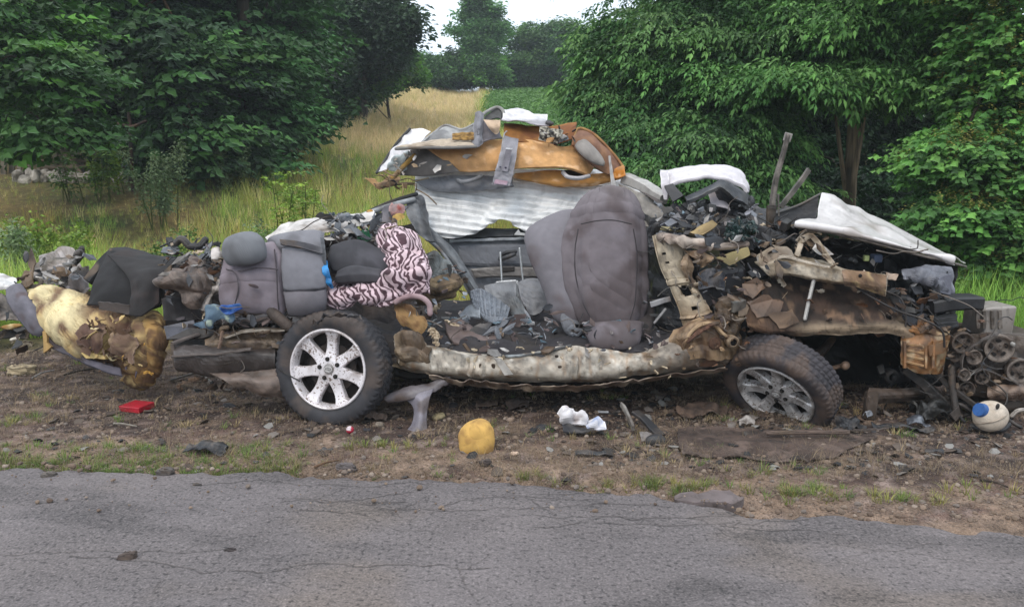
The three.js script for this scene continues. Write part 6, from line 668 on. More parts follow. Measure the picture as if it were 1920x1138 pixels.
scraps(car, 26, 600, 720, 405, 455, 5.3, 5.7, [0.03, 0.09], [sBlack, sMetal, sGrey, rBlack, sSilver, rMetal]);
part(car, 'roof_rail', tube([[652, 420, 5.75], [690, 398, 5.8], [735, 378, 5.85], [780, 364, 5.9]], 0.014, { c: '#1e1e20', m: 0.2 }), M.rubber);
part(car, 'rail_trim', tube([[630, 424, 5.74], [680, 404, 5.78], [730, 386, 5.83], [775, 374, 5.88]], 0.018, { c: '#9a9da0', d: '#6d6c6a', m: 0.3 }), M.plastic);
part(car, 'indicator_lens', blob([692, 397, 5.72], [0.05, 0.026, 0.03], [0, 0, 0.35], { c: '#c9912a', m: 0.1 }, { n: 16, m: 10, amp: 0.003 }), M.plastic);
part(car, 'pillar_flap', patch([[[720, 388, 5.6], [738, 384, 5.6], [765, 388, 5.6]], [[708, 425, 5.5], [725, 430, 5.46], [740, 420, 5.5]], [[702, 458, 5.45], [710, 462, 5.44], [722, 455, 5.45]]], { amp: 0.008, t: 0.012, cell: 0.012, col: { c: '#5f5d62', m: 0.25, d: '#7a7478' } }), M.fabric);
part(car, 'loose_cloth', patch([[[722, 382, 5.5], [738, 378, 5.5], [758, 384, 5.52]], [[726, 394, 5.46], [742, 392, 5.44], [764, 396, 5.46]], [[730, 406, 5.46], [744, 410, 5.44], [758, 406, 5.45]]], { amp: 0.02, fr: 9, rag: 0.035, rf: 12, t: 0.005, cell: 0.008, col: { c: '#b0837d', d: '#8d7a78', m: 0.45, f: 18, e: '#a8564c' } }), M.fabric);
part(car, 'loose_cloth', patch([[[734, 402, 5.42], [748, 400, 5.41], [762, 404, 5.42]], [[736, 414, 5.4], [750, 416, 5.38], [760, 412, 5.4]]], { amp: 0.015, fr: 12, rag: 0.03, rf: 14, t: 0.005, cell: 0.007, col: { c: '#c2a25c', d: '#b0764a', m: 0.35, f: 18 } }), M.fabric);
part(car, 'rear_pillar', patch([[[768, 372, 5.95], [790, 368, 5.95], [800, 400, 5.95]], [[762, 400, 5.85], [785, 405, 5.82], [805, 430, 5.88]], [[785, 440, 5.75], [800, 450, 5.72], [815, 455, 5.78]]], { amp: 0.022, fr: 6, t: 0.012, cell: 0.012, col: { c: '#6e7073', d: '#4a4a4c', m: 0.35, f: 8 } }), M.plastic);
for (let i = 0; i < 5; i++) part(car, 'green_wire', tube([[670 + i * 4, 440 + rr(-6, 6), 5.3], [682 + rr(-8, 8), 432 + rr(-5, 8), 5.27], [694 + rr(-6, 6), 446 + rr(-6, 4), 5.28], [676 + rr(-6, 8), 450 + rr(-4, 3), 5.27]], 0.004, { c: '#1f6a45', m: 0 }, { n: 24, k: 6 }), M.plastic);
// rear corner: bumper, rails and twisted metal
part(car, 'rear_bumper', patch([[[322, 648, 4.95], [380, 650, 4.92], [450, 656, 4.9], [515, 655, 4.92]], [[326, 664, 4.86], [380, 665, 4.83], [450, 662, 4.82], [515, 668, 4.86]], [[330, 690, 4.88], [390, 700, 4.85], [450, 695, 4.84], [515, 690, 4.88]], [[350, 694, 4.95], [400, 704, 4.92], [450, 700, 4.92], [515, 694, 4.95]]], { amp: 0.01, fr: 5, t: 0.012, cell: 0.014, col: { c: '#4b4340', d: '#38302c', m: 0.35, f: 5, v: 0.15 } }), M.plastic);
part(car, 'bumper_lip', beam([[322, 668, 4.84], [400, 664, 4.82], [470, 654, 4.82]], 0.03, 0.012, { c: '#6a605b', d: '#4b413b', m: 0.3 }), M.plastic);
part(car, 'bumper_lip', beam([[322, 645, 4.9], [345, 636, 4.95], [372, 626, 5.0]], 0.03, 0.014, { c: '#6f6560', d: '#4b413b', m: 0.3 }), M.plastic);
part(car, 'bumper_end', beam([[322, 645, 4.88], [328, 690, 4.88]], 0.02, 0.02, { c: '#5d5450', m: 0.3 }), M.plastic);
part(car, 'bumper_inside', patch([[[325, 640, 5.1], [380, 630, 5.15], [420, 632, 5.15]], [[325, 665, 5.05], [380, 662, 5.05], [420, 660, 5.05]]], { amp: 0.01, t: 0.01, col: { c: '#1b1816', m: 0.3 } }), M.plastic);
part(car, 'rear_rail', patch([[[385, 638, 5.0], [430, 620, 5.0], [490, 616, 5.0], [545, 618, 5.0]], [[382, 648, 4.92], [430, 638, 4.9], [490, 640, 4.9], [545, 640, 4.92]], [[380, 656, 4.92], [430, 655, 4.9], [490, 658, 4.9], [545, 660, 4.92]]], { amp: 0.014, fr: 7, t: 0.014, cell: 0.012, col: { c: '#7d6c5a', d: '#534337', m: 0.38, f: 8 } }), M.metal);
part(car, 'rear_rail_flange', beam([[425, 632, 4.9], [465, 620, 4.88], [535, 618, 4.88]], 0.05, 0.012, { c: '#8f887e', d: '#645749', m: 0.35, f: 12 }, { lin: false }), M.metal);
part(car, 'tow_hook', merge(tube([[412, 628, 4.9], [416, 616, 4.88], [425, 614, 4.88]], 0.014, { c: '#6d5c4a', m: 0.3 }), tube([[416, 622, 4.88], [413, 640, 4.87], [410, 654, 4.87]], 0.011, { c: '#80695a', m: 0.3 })), M.metal);
part(car, 'rear_shelf', patch([[[410, 600, 5.1], [460, 594, 5.08], [530, 592, 5.05], [560, 600, 5.05]], [[420, 608, 4.96], [460, 602, 4.94], [520, 600, 4.93], [560, 610, 4.94]]], { amp: 0.012, fr: 6, rag: 0.012, t: 0.012, cell: 0.012, col: { c: '#6c5f5a', d: '#4f443f', m: 0.35, f: 7 } }), M.plastic);
part(car, 'rubber_bellows', tube([[508, 585, 4.9], [520, 595, 4.88], [540, 612, 4.88]], 0.03, { c: '#5a4d45', d: '#3d342e', m: 0.3 }, { n: 22, k: 12, rib: 0.16 }), M.rubber);
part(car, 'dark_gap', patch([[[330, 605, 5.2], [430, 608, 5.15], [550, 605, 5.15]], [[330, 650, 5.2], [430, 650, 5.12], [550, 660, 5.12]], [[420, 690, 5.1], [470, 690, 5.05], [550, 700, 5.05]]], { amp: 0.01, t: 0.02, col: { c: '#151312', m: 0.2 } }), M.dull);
part(car, 'underbody_flap', patch([[[385, 698, 4.86], [450, 697, 4.84], [528, 690, 4.88]], [[415, 712, 4.8], [470, 714, 4.78], [530, 712, 4.84]], [[455, 728, 4.8], [490, 732, 4.79], [532, 736, 4.84]], [[500, 744, 4.84], [516, 746, 4.84], [534, 748, 4.87]]], { amp: 0.012, fr: 6, rag: 0.02, t: 0.008, cell: 0.012, col: { c: '#75655b', d: '#53463d', m: 0.35, f: 7, v: 0.2 } }), M.plastic);
part(car, 'side_moulding', plate([[306, 612, 5.05], [362, 600, 5.05], [366, 612, 5.03], [312, 636, 5.03]], 0.03, { c: '#5b5c66', d: '#3f3d40', m: 0.3 }), M.plastic);
part(car, 'side_moulding', plate([[310, 636, 5.0], [356, 614, 5.02], [420, 622, 5.0], [380, 634, 4.98]], 0.02, { c: '#262324', m: 0.3 }), M.plastic);
part(car, 'crushed_wheel_house', patch([[[300, 520, 5.2], [330, 500, 5.15], [368, 492, 5.15], [402, 505, 5.15]], [[298, 535, 5.05], [330, 520, 4.98], [370, 520, 4.98], [400, 530, 5.02]], [[330, 548, 4.98], [350, 552, 4.95], [372, 556, 4.95], [395, 556, 5.0]], [[355, 575, 4.98], [366, 580, 4.97], [378, 578, 4.97], [388, 572, 5.0]]], { amp: 0.05, fr: 5, rag: 0.02, t: 0.006, cell: 0.011, col: { c: '#75675f', d: '#4b3f38', m: 0.4, f: 7 } }), M.metal);
part(car, 'white_tear', patch([[[398, 468, 5.2], [412, 462, 5.2], [424, 480, 5.2]], [[395, 490, 5.12], [408, 492, 5.1], [420, 505, 5.12]]], { amp: 0.03, fr: 9, rag: 0.02, t: 0.005, cell: 0.009, col: { c: '#b9b3b0', d: '#6d655f', m: 0.35, f: 10 } }), M.metal);
part(car, 'white_tear', patch([[[402, 530, 5.05], [414, 522, 5.05], [418, 530, 5.05]], [[385, 560, 5.0], [395, 556, 4.98], [402, 562, 5.0]], [[372, 582, 5.0], [380, 584, 4.98], [388, 582, 5.0]]], { amp: 0.022, fr: 10, rag: 0.015, t: 0.005, cell: 0.009, col: { c: '#b3aca8', d: '#5f5750', m: 0.42, f: 14 } }), M.metal);
part(car, 'metal_loop', tube([[330, 455, 5.3], [340, 448, 5.28], [356, 462, 5.28], [375, 460, 5.28], [384, 450, 5.3]], 0.022, { c: '#2b2a2b', d: '#55504c', m: 0.35 }), M.metal);
scraps(car, 24, 318, 420, 452, 500, 5.25, 5.5, [0.04, 0.1], [sBlack, sMetal, rBlack, sMud, sGrey]);
scraps(car, 16, 380, 520, 590, 640, 4.96, 5.1, [0.03, 0.06], [sBlack, sMud, rMud, sMud]);
scraps(car, 14, 735, 850, 620, 700, 4.86, 5.0, [0.03, 0.07], [sMetal, rMud, sMud, rMetal]);
part(car, 'dark_panel', patch([[[305, 560, 5.15], [340, 555, 5.1], [375, 580, 5.1]], [[305, 600, 5.1], [340, 600, 5.06], [380, 600, 5.08]]], { amp: 0.02, t: 0.02, col: { c: '#231f20', m: 0.3 } }), M.fabric);
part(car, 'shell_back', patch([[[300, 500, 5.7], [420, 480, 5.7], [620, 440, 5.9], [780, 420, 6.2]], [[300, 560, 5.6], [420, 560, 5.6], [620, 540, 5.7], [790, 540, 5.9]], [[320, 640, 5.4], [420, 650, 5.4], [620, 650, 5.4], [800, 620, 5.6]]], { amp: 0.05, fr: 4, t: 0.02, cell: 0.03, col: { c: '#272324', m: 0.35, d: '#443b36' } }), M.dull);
const liner = part(car, 'hanging_liner', patch([[[716, 740, 4.86], [760, 728, 4.84], [805, 716, 4.84], [846, 698, 4.86]], [[716, 750, 4.82], [765, 738, 4.78], [806, 726, 4.79], [847, 706, 4.83]], [[722, 760, 4.82], [770, 750, 4.77], [808, 738, 4.78], [840, 722, 4.84]]], { amp: 0.016, soft: true, fr: 6, t: 0.01, cell: 0.011, rag: 0.02, rf: 8, col: { c: '#756f72', d: '#5c4f48', m: 0.4, f: 7, v: 0.15 } }), M.plastic, 'torn grey plastic arch liner hanging down to the dirt');
part(liner, 'liner_tail', patch([[[752, 744, 4.8], [780, 736, 4.77], [815, 728, 4.78]], [[772, 760, 4.77], [788, 752, 4.73], [806, 750, 4.76]], [[775, 778, 4.74], [788, 776, 4.71], [800, 778, 4.73]], [[768, 800, 4.7], [784, 800, 4.67], [801, 802, 4.69]], [[742, 824, 4.64], [770, 824, 4.62], [801, 818, 4.64]]], { amp: 0.008, soft: true, fr: 6, t: 0.008, cell: 0.01, rag: 0.008, col: { c: '#86818a', d: '#6d6260', m: 0.3, f: 7, v: 0.12 } }), M.plastic);
part(car, 'brake_line', tube([[842, 712, 4.86], [900, 724, 4.84], [1000, 728, 4.84], [1060, 724, 4.86]], 0.008, { c: '#4d4642', m: 0.3 }), M.metal);

// wires and shreds hanging out everywhere
function wires(parent, n, px0, px1, py0, py1, d0, d1, L, cols, r = [0.0018, 0.0045]) { for (let i = 0; i < n; i++) { let p = at(rr(px0, px1), rr(py0, py1), rr(d0, d1)); const q = [p]; let a = dirOf(rr(0, 6.283), rr(-0.8, 0.6)); for (let k = 0; k < 4; k++) { p = p.clone().addScaledVector(a, L * rr(0.15, 0.45)); a = a.clone().add(V(rr(-0.9, 0.9), rr(-0.9, 0.7), rr(-0.6, 0.6))).normalize(); q.push(p); } const c = pick(cols); part(parent, 'wire', tube(q, rr(r[0], r[1]), { c, m: 0.2, d: '#4d443c' }, { n: 22, k: 5 }), M.plastic); } }
const WB = ['#1b1b1d', '#2d2a29', '#3a3532'], WL = ['#7d7166', '#5d534a', '#8d8378', '#43392f'];
reseed(301);
wires(car, 14, 320, 420, 455, 500, 5.2, 5.4, 0.2, WB); wires(car, 8, 385, 530, 585, 640, 4.9, 5.0, 0.15, WL); wires(car, 20, 1240, 1500, 400, 500, 4.95, 5.2, 0.18, WB.concat(WL)); wires(car, 22, 1560, 1780, 450, 600, 4.9, 5.2, 0.22, WB.concat(WL)); wires(car, 12, 745, 860, 590, 690, 4.85, 4.95, 0.14, WL); wires(car, 12, 1640, 1790, 640, 760, 4.85, 5.1, 0.2, WB); wires(car, 10, 600, 720, 405, 450, 5.3, 5.5, 0.2, WB.concat(WL)); wires(car, 14, 960, 1240, 610, 660, 4.92, 5.1, 0.13, WB.concat(WL)); wires(car, 10, 1290, 1480, 560, 640, 4.76, 4.86, 0.12, WL);
scraps(car, 30, 800, 1260, 648, 712, 4.74, 4.82, [0.012, 0.035], [['sheet', { c: '#b8aa92', d: '#75614c', m: 0.35, f: 14 }, M.metal]]);
scraps(car, 26, 1240, 1420, 590, 690, 4.74, 4.86, [0.015, 0.04], [['sheet', { c: '#9b8265', d: '#5b432f', m: 0.42, f: 12 }, M.metal], sMud, sRust]);
scraps(car, 20, 1420, 1700, 480, 550, 4.84, 4.98, [0.015, 0.05], [sMetal, sMud, sBlack, ['sheet', { c: '#c2b8a8', d: '#75614c', m: 0.3, f: 14 }, M.metal]]);
scraps(car, 26, 1640, 1790, 540, 620, 4.86, 5.0, [0.02, 0.06], [sBlack, sBlack, bBlack, sMud, sRust]);
scraps(car, 18, 620, 740, 410, 470, 5.2, 5.5, [0.02, 0.06], [sBlack, sSilver, sMetal, sGrey]);
scraps(car, 26, 380, 540, 580, 660, 4.88, 5.0, [0.015, 0.045], [sMud, sMetal, sBlack, sCloth]);
scraps(car, 24, 300, 420, 470, 560, 4.98, 5.2, [0.02, 0.06], [sMud, sMetal, sBlack, sRust]);
scraps(car, 10, 735, 790, 275, 325, 5.92, 6.05, [0.015, 0.04], [['sheet', { c: '#b3aaa0', d: '#6d6258', m: 0.35, f: 14 }, M.fabric, 'torn_cloth']]);
scraps(car, 12, 1000, 1090, 232, 275, 5.96, 6.05, [0.015, 0.035], [sRust, sBlack, ['sheet', { c: '#a59a88', d: '#4d4238', m: 0.4, f: 18 }, M.fabric, 'torn_cloth']]);

scraps(car, 30, 330, 520, 690, 735, 4.86, 5.0, [0.02, 0.06], [sBlack, sMud, bBlack, sMud]);
scraps(car, 24, 330, 620, 585, 625, 4.92, 5.1, [0.02, 0.06], [sBlack, sMud, sCloth, sMetal]);
scraps(car, 30, 1270, 1420, 480, 640, 4.82, 4.95, [0.015, 0.045], [sMetal, sRust, sMud, sBlack, ['sheet', { c: '#b5a894', d: '#6b5945', m: 0.35, f: 14 }, M.metal]]);
scraps(car, 24, 1780, 1925, 600, 770, 4.78, 4.9, [0.015, 0.04], [bMud, sMud, rMetal, bGalv, sRust]);
scraps(car, 16, 1500, 1700, 560, 635, 4.78, 4.9, [0.02, 0.05], [sMud, sRust, sMud]);
wires(car, 14, 380, 560, 580, 700, 4.82, 4.95, 0.16, WL.concat(WB)); wires(car, 14, 1240, 1420, 440, 560, 4.86, 4.98, 0.14, WB.concat(WL)); wires(car, 12, 1780, 1900, 560, 760, 4.76, 4.86, 0.2, WB); wires(car, 8, 700, 780, 320, 360, 5.85, 5.95, 0.15, ['#8d7456', '#5f5032', '#b59a70']);

// seams stitched on the seats, mud clots in the arch, and the litter on the cabin floor
const seamLine = (parent, pts, c = '#4d474b') => part(parent, 'seat_seam', tube(pts, 0.004, { c, m: 0.2, d: '#6a6266' }, { n: 24, k: 5 }), M.fabric);
seamLine(rs, [[424, 505, 4.9], [440, 512, 4.875], [446, 540, 4.87], [440, 570, 4.88]]); seamLine(rs, [[446, 508, 4.875], [480, 502, 4.87], [520, 505, 4.88]]); seamLine(rs, [[514, 468, 4.95], [518, 510, 4.885], [520, 560, 4.87], [522, 580, 4.89]]);
const KF = [['sheet', { c: '#6f747c', d: '#4b4d52', m: 0.3, f: 14 }, M.plastic, 'plastic_fragment'], ['sheet', { c: '#8b8f96', d: '#5d5f64', m: 0.3, f: 14 }, M.plastic, 'plastic_fragment'], ['sheet', { c: '#7d6d6c', d: '#4e4242', m: 0.4, f: 18 }, M.fabric, 'torn_cloth'], ['sheet', { c: '#26262a', d: '#43413f', m: 0.3 }, M.plastic, 'plastic_fragment'], ['sheet', { c: '#a09a98', d: '#6a6260', m: 0.4, f: 20 }, M.fabric, 'torn_cloth'], ['sheet', { c: '#5f7480', d: '#3f4a52', m: 0.3 }, M.plastic, 'plastic_fragment']];
scraps(car, 70, 860, 1110, 596, 662, 4.92, 5.25, [0.012, 0.04], KF);
scraps(car, 40, 1100, 1250, 620, 668, 4.9, 5.05, [0.012, 0.04], KF);
scraps(car, 40, 740, 880, 520, 650, 4.92, 5.3, [0.012, 0.04], KF.concat([sMetal, sMud]));
scraps(car, 50, 1230, 1430, 390, 470, 4.98, 5.2, [0.01, 0.035], KF.concat([sMetal]));
scraps(car, 30, 1430, 1560, 420, 510, 4.92, 5.1, [0.01, 0.035], [sMetal, sMud, sBlack, sRust]);
scraps(car, 24, 600, 720, 400, 460, 5.2, 5.5, [0.012, 0.04], KF);
scraps(car, 30, 300, 420, 455, 560, 4.95, 5.25, [0.012, 0.04], KF.concat([sMud, sMetal]));

// broken boards and torn sheet piled over the sill, the dashboard and the wing
function boards(parent, n, px0, px1, py0, py1, d0, d1, size, kinds) { for (let i = 0; i < n; i++) { const k = pick(kinds), px = rr(px0, px1), py = rr(py0, py1), d = rr(d0, d1), s = lerp(size[0], size[1] * 1.35, rnd() * rnd()) * F / d, a = rr(-0.7, 0.7) + (rnd() < 0.25 ? 1.4 : 0), asp = rr(0.18, 0.6), m = 4 + Math.floor(rnd() * 3), tilt = rr(-0.9, 0.9), o = []; for (let j = 0; j < m; j++) { const t = j / m * 6.283 + rr(-0.3, 0.3), x = Math.cos(t) * s, y = Math.sin(t) * s * asp * rr(0.75, 1.2), X = x * Math.cos(a) - y * Math.sin(a), Y = x * Math.sin(a) + y * Math.cos(a); o.push([px + X, py + Y, d + tilt * X / F * d - rr(0, 0.5) * Y / F * d + rr(-0.006, 0.006)]); } part(parent, k[1], plate(o, rr(0.003, 0.012), k[0], { torn: 0.005 }), k[2]); } }
const bG = [{ c: '#83868c', d: '#5f6065', m: 0.3, f: 9, v: 0.12 }, 'trim_board', M.plastic], bL = [{ c: '#a09f9f', d: '#6d6863', m: 0.35, f: 10 }, 'metal_scrap', M.metal], bD = [{ c: '#3a3b40', d: '#57524e', m: 0.3, f: 10 }, 'plastic_fragment', M.plastic], bM = [{ c: '#7d6b58', d: '#4a3b30', m: 0.4, f: 10 }, 'metal_scrap', M.metal], bS = [{ c: '#bdb9b4', d: '#7a7068', m: 0.35, f: 8 }, 'metal_scrap', M.paint], bC = [{ c: '#71625e', d: '#4d4140', m: 0.4, f: 12 }, 'torn_cloth', M.fabric];
reseed(401);
boards(car, 26, 860, 1090, 575, 640, 4.98, 5.3, [0.03, 0.08], [bG, bG, bD, bC, bG]);
boards(car, 34, 760, 1250, 640, 668, 4.78, 4.92, [0.015, 0.045], [bG, bM, bC, bD, bL]);
boards(car, 30, 1230, 1420, 400, 470, 4.92, 5.15, [0.025, 0.06], [bG, bD, bD, bL, bS]);
boards(car, 30, 1290, 1480, 470, 600, 4.8, 4.92, [0.02, 0.05], [bD, bM, bM, bD, bC]);
boards(car, 20, 1420, 1560, 440, 515, 4.88, 5.05, [0.02, 0.055], [bS, bM, bM, bD]);
boards(car, 26, 1670, 1775, 515, 605, 4.84, 5.0, [0.02, 0.055], [bD, bD, bD, bM]);
boards(car, 22, 1770, 1910, 600, 760, 4.78, 4.86, [0.012, 0.03], [bM, bD, bM]);
boards(car, 26, 300, 420, 470, 590, 4.92, 5.1, [0.02, 0.06], [bM, bL, bD, bC, bS]);
boards(car, 24, 400, 560, 585, 650, 4.84, 4.95, [0.015, 0.045], [bM, bD, bC]);
boards(car, 20, 600, 740, 400, 450, 5.2, 5.5, [0.02, 0.06], [bS, bG, bD]);
boards(car, 7, 770, 880, 268, 325, 5.9, 6.0, [0.02, 0.05], [bS, bL, [{ c: '#c2a888', d: '#8d7860', m: 0.35, f: 12 }, 'torn_cloth', M.fabric]]);
boards(car, 6, 1010, 1090, 245, 275, 5.92, 5.98, [0.015, 0.035], [bL, [{ c: '#b98d5c', d: '#8d6a48', m: 0.35, f: 12 }, 'torn_cloth', M.foam]]);

seamLine(back2, [[1084, 430, 5.15], [1078, 470, 5.1], [1080, 520, 5.06], [1094, 570, 5.02], [1110, 600, 5.0]], '#3d383a'); seamLine(back2, [[1188, 430, 5.15], [1194, 470, 5.1], [1194, 520, 5.06], [1190, 570, 5.02], [1182, 598, 5.0]], '#3d383a'); seamLine(back2, [[1090, 420, 5.16], [1120, 414, 5.13], [1150, 413, 5.12], [1184, 420, 5.15]], '#3d383a');
boards(car, 10, 1095, 1205, 600, 640, 4.92, 5.0, [0.02, 0.05], [bG, bD, bC]);
// ---------- things lying in and around the wreck ----------
reseed(200);
{ // zebra blanket
  const w = 512, zebra = tex(w, w, (u, v, c) => { const n = tileFbm(u, v, 4, 3), m = tileFbm(u + 0.37, v + 0.11, 5, 3), k = Math.sin((u * 9 + 2.6 * n + 0.9 * (m - 0.5)) * 2 * Math.PI + 3.2 * Math.sin(v * 2 * Math.PI * 2 + 5 * m)), s = smooth(-0.25, 0.05, k), f = 0.9 + 0.2 * (hash2(Math.round(u * w), Math.round(v * w)) - 0.5); c[0] = lerp(0.085, 0.62, s) * f; c[1] = lerp(0.045, 0.47, s) * f; c[2] = lerp(0.055, 0.5, s) * f; }, 3.3);
  const zm = new THREE.MeshPhysicalMaterial({ map: zebra, roughness: 1, sheen: 0.4, sheenColor: new THREE.Color(0.5, 0.45, 0.45), vertexColors: true, side: THREE.DoubleSide, bumpMap: weaveMap, bumpScale: 0.003 }); zm.name = 'zebra';
  const t = thing('zebra_blanket', 'pink and dark brown zebra striped plush blanket slumped over the rear seats', 'blanket', at(715, 575, 5.0));
  part(t, 'hanging_fold', patch([[[728, 418, 5.4], [742, 412, 5.4], [758, 420, 5.4]], [[712, 440, 5.3], [745, 432, 5.24], [785, 446, 5.28]], [[706, 462, 5.2], [748, 460, 5.12], [798, 470, 5.18]], [[722, 486, 5.1], [762, 486, 5.03], [804, 500, 5.08]], [[704, 514, 5.05], [758, 518, 4.98], [806, 530, 5.02]], [[690, 545, 5.02], [752, 552, 4.97], [806, 550, 5.0]]], { amp: 0.05, soft: true, fr: 7, fine: 0.004, t: 0.02, cell: 0.01, col: { c: '#ffffff', m: 0 } }), zm);
  part(t, 'spread_fold', patch([[[624, 530, 5.1], [655, 520, 5.08], [690, 512, 5.08], [738, 482, 5.1], [794, 462, 5.12]], [[620, 552, 5.0], [655, 542, 4.95], [695, 532, 4.94], [740, 515, 4.95], [800, 502, 5.0]], [[620, 570, 4.97], [655, 560, 4.92], [695, 556, 4.9], [745, 545, 4.92], [802, 530, 4.97]], [[636, 584, 4.98], [665, 568, 4.94], [700, 576, 4.92], [748, 566, 4.93], [800, 552, 4.98]]], { amp: 0.05, soft: true, fr: 8, fine: 0.004, rag: 0.012, t: 0.02, cell: 0.01, col: { c: '#ffffff', m: 0 } }), zm);
  part(t, 'hem', tube([[742, 566, 4.9], [765, 556, 4.88], [790, 558, 4.88], [804, 570, 4.88], [806, 588, 4.88]], 0.016, { c: '#b49a9c', d: '#8a6f72', m: 0.3 }, { n: 30 }), M.fabric);
  part(t, 'hem', tube([[624, 560, 4.95], [618, 540, 4.96], [632, 528, 5.0], [650, 520, 5.04]], 0.013, { c: '#a48a8c', d: '#5d4548', m: 0.35 }, { n: 24 }), M.fabric);
}
single('plastic_bag', 'bright blue plastic bag wedged behind the grey rear seat', 'bag', patch([[[603, 492, 4.95], [612, 488, 4.95]], [[604, 510, 4.9], [617, 512, 4.9]], [[610, 528, 4.9], [622, 530, 4.9]], [[619, 541, 4.92], [624, 540, 4.92]]], { amp: 0.015, fr: 14, t: 0.008, cell: 0.007, col: { c: '#1f74b4', d: '#2f8fd0', m: 0.4, f: 20 } }), M.plastic);
single('blue_rag', 'faded blue cloth bundle hanging under the grey rear seat', 'cloth', merge(patch([[[392, 575, 4.95], [410, 570, 4.93], [425, 575, 4.92], [436, 585, 4.92]], [[380, 595, 4.92], [400, 592, 4.88], [420, 596, 4.87], [440, 600, 4.89]], [[362, 614, 4.9], [380, 618, 4.88], [395, 608, 4.88], [415, 604, 4.89]]], { amp: 0.035, fr: 9, rag: 0.02, t: 0.01, cell: 0.009, col: { c: '#5c7182', d: '#394d60', m: 0.35, f: 10, e: '#a4b0a0' } }), patch([[[408, 572, 4.88], [425, 572, 4.86], [450, 568, 4.86]], [[414, 586, 4.86], [430, 590, 4.84], [455, 578, 4.86]]], { amp: 0.02, fr: 12, rag: 0.01, t: 0.006, cell: 0.008, col: { c: '#27509a', d: '#3a66a4', m: 0.4, f: 14 } })), M.fabric);
{ const t = thing('boot_carpet', 'black felt boot carpet folded upright between the foam seat and rear seat', 'carpet', at(235, 600, 5.3));
  part(t, 'carpet_panel', patch([[[205, 466, 5.75], [235, 464, 5.8], [300, 482, 5.8], [350, 480, 5.7]], [[195, 490, 5.6], [235, 482, 5.6], [300, 490, 5.55], [345, 488, 5.5]], [[176, 530, 5.45], [225, 520, 5.4], [285, 520, 5.36], [325, 515, 5.34]], [[162, 572, 5.38], [180, 572, 5.34], [250, 585, 5.3], [300, 575, 5.28]]], { amp: 0.02, soft: true, fr: 4, t: 0.012, cell: 0.014, col: { c: '#262526', d: '#332c2a', m: 0.35, f: 4, v: 0.12 } }), M.fabric);
  part(t, 'carpet_flap', patch([[[200, 478, 5.55], [260, 486, 5.5], [330, 486, 5.45]], [[245, 530, 5.3], [275, 525, 5.22], [300, 520, 5.25]], [[240, 590, 5.18], [265, 592, 5.14], [298, 570, 5.18]]], { amp: 0.02, soft: true, fr: 4, t: 0.012, cell: 0.014, col: { c: '#2b2828', d: '#3d3230', m: 0.35, f: 4 } }), M.fabric);
  part(t, 'carpet_fold', patch([[[158, 525, 5.6], [185, 490, 5.68], [210, 468, 5.72]], [[168, 532, 5.55], [195, 500, 5.6], [222, 478, 5.65]]], { amp: 0.008, soft: true, t: 0.03, cell: 0.012, col: { c: '#201f20', m: 0.3 } }), M.fabric);
  part(t, 'white_sticker', plate([[224, 474, 5.66], [240, 474, 5.66], [252, 483, 5.62], [234, 481, 5.62]], 0.004, { c: '#a9a5a6', m: 0.2 }), M.plastic);
  part(t, 'cross_board', plate([[182, 566, 5.24], [240, 572, 5.2], [246, 580, 5.2], [240, 590, 5.2], [184, 580, 5.24]], 0.02, { c: '#4d443f', d: '#332c28', m: 0.3 }, { torn: 0.004 }), M.plastic);
}
{ const t = thing('twisted_tailgate', 'crumpled silver tailgate metal in the grass beside the black boot carpet', 'car part', at(120, 560, 6));
  part(t, 'outer_skin', patch([[[60, 505, 6.2], [90, 480, 6.25], [118, 470, 6.25], [150, 476, 6.2]], [[52, 520, 6.0], [85, 500, 6], [120, 492, 6], [152, 494, 6]], [[45, 538, 5.9], [85, 525, 5.85], [120, 515, 5.85], [158, 515, 5.88]]], { amp: 0.07, fr: 5, rag: 0.04, t: 0.006, cell: 0.013, col: { c: '#8d8682', d: '#5c5348', m: 0.42, f: 7, e: '#aaa5a6' } }), M.metal);
  part(t, 'inner_skin', patch([[[110, 510, 6.0], [140, 498, 6.0], [172, 502, 6.0]], [[105, 530, 5.85], [140, 522, 5.8], [170, 530, 5.82]], [[100, 552, 5.75], [140, 552, 5.7], [175, 545, 5.75]]], { amp: 0.07, fr: 6, rag: 0.04, t: 0.006, cell: 0.013, col: { c: '#7f7a7c', d: '#4f4944', m: 0.4, f: 7 } }), M.metal);
  part(t, 'bent_frame', tube([[30, 555, 5.8], [60, 525, 5.85], [90, 512, 5.85], [130, 500, 5.9], [150, 480, 5.95], [152, 466, 5.95]], 0.02, { c: '#55504c', d: '#2e2a27', m: 0.4 }, { n: 30 }), M.metal);
  part(t, 'hinge_arm', blob([148, 480, 5.9], [0.08, 0.08, 0.06], [0, 0, 0.4], { c: '#5e5956', d: '#35302c', m: 0.4 }, { n: 18, m: 14, amp: 0.02 }), M.metal);
  scraps(t, 34, 30, 260, 575, 665, 5.85, 6.4, [0.05, 0.13], [sBlack, sMud, sBlack, sCloth, bMud]);
  scraps(t, 16, 30, 190, 490, 570, 5.6, 5.95, [0.05, 0.12], [sMetal, sMud, sGrey, sSilver, rBlack, sBlack]);
}
boards(scene.getObjectByName('twisted_tailgate'), 22, 40, 180, 480, 560, 5.6, 5.85, [0.03, 0.08], [bL, bM, bS, bD, bG]);
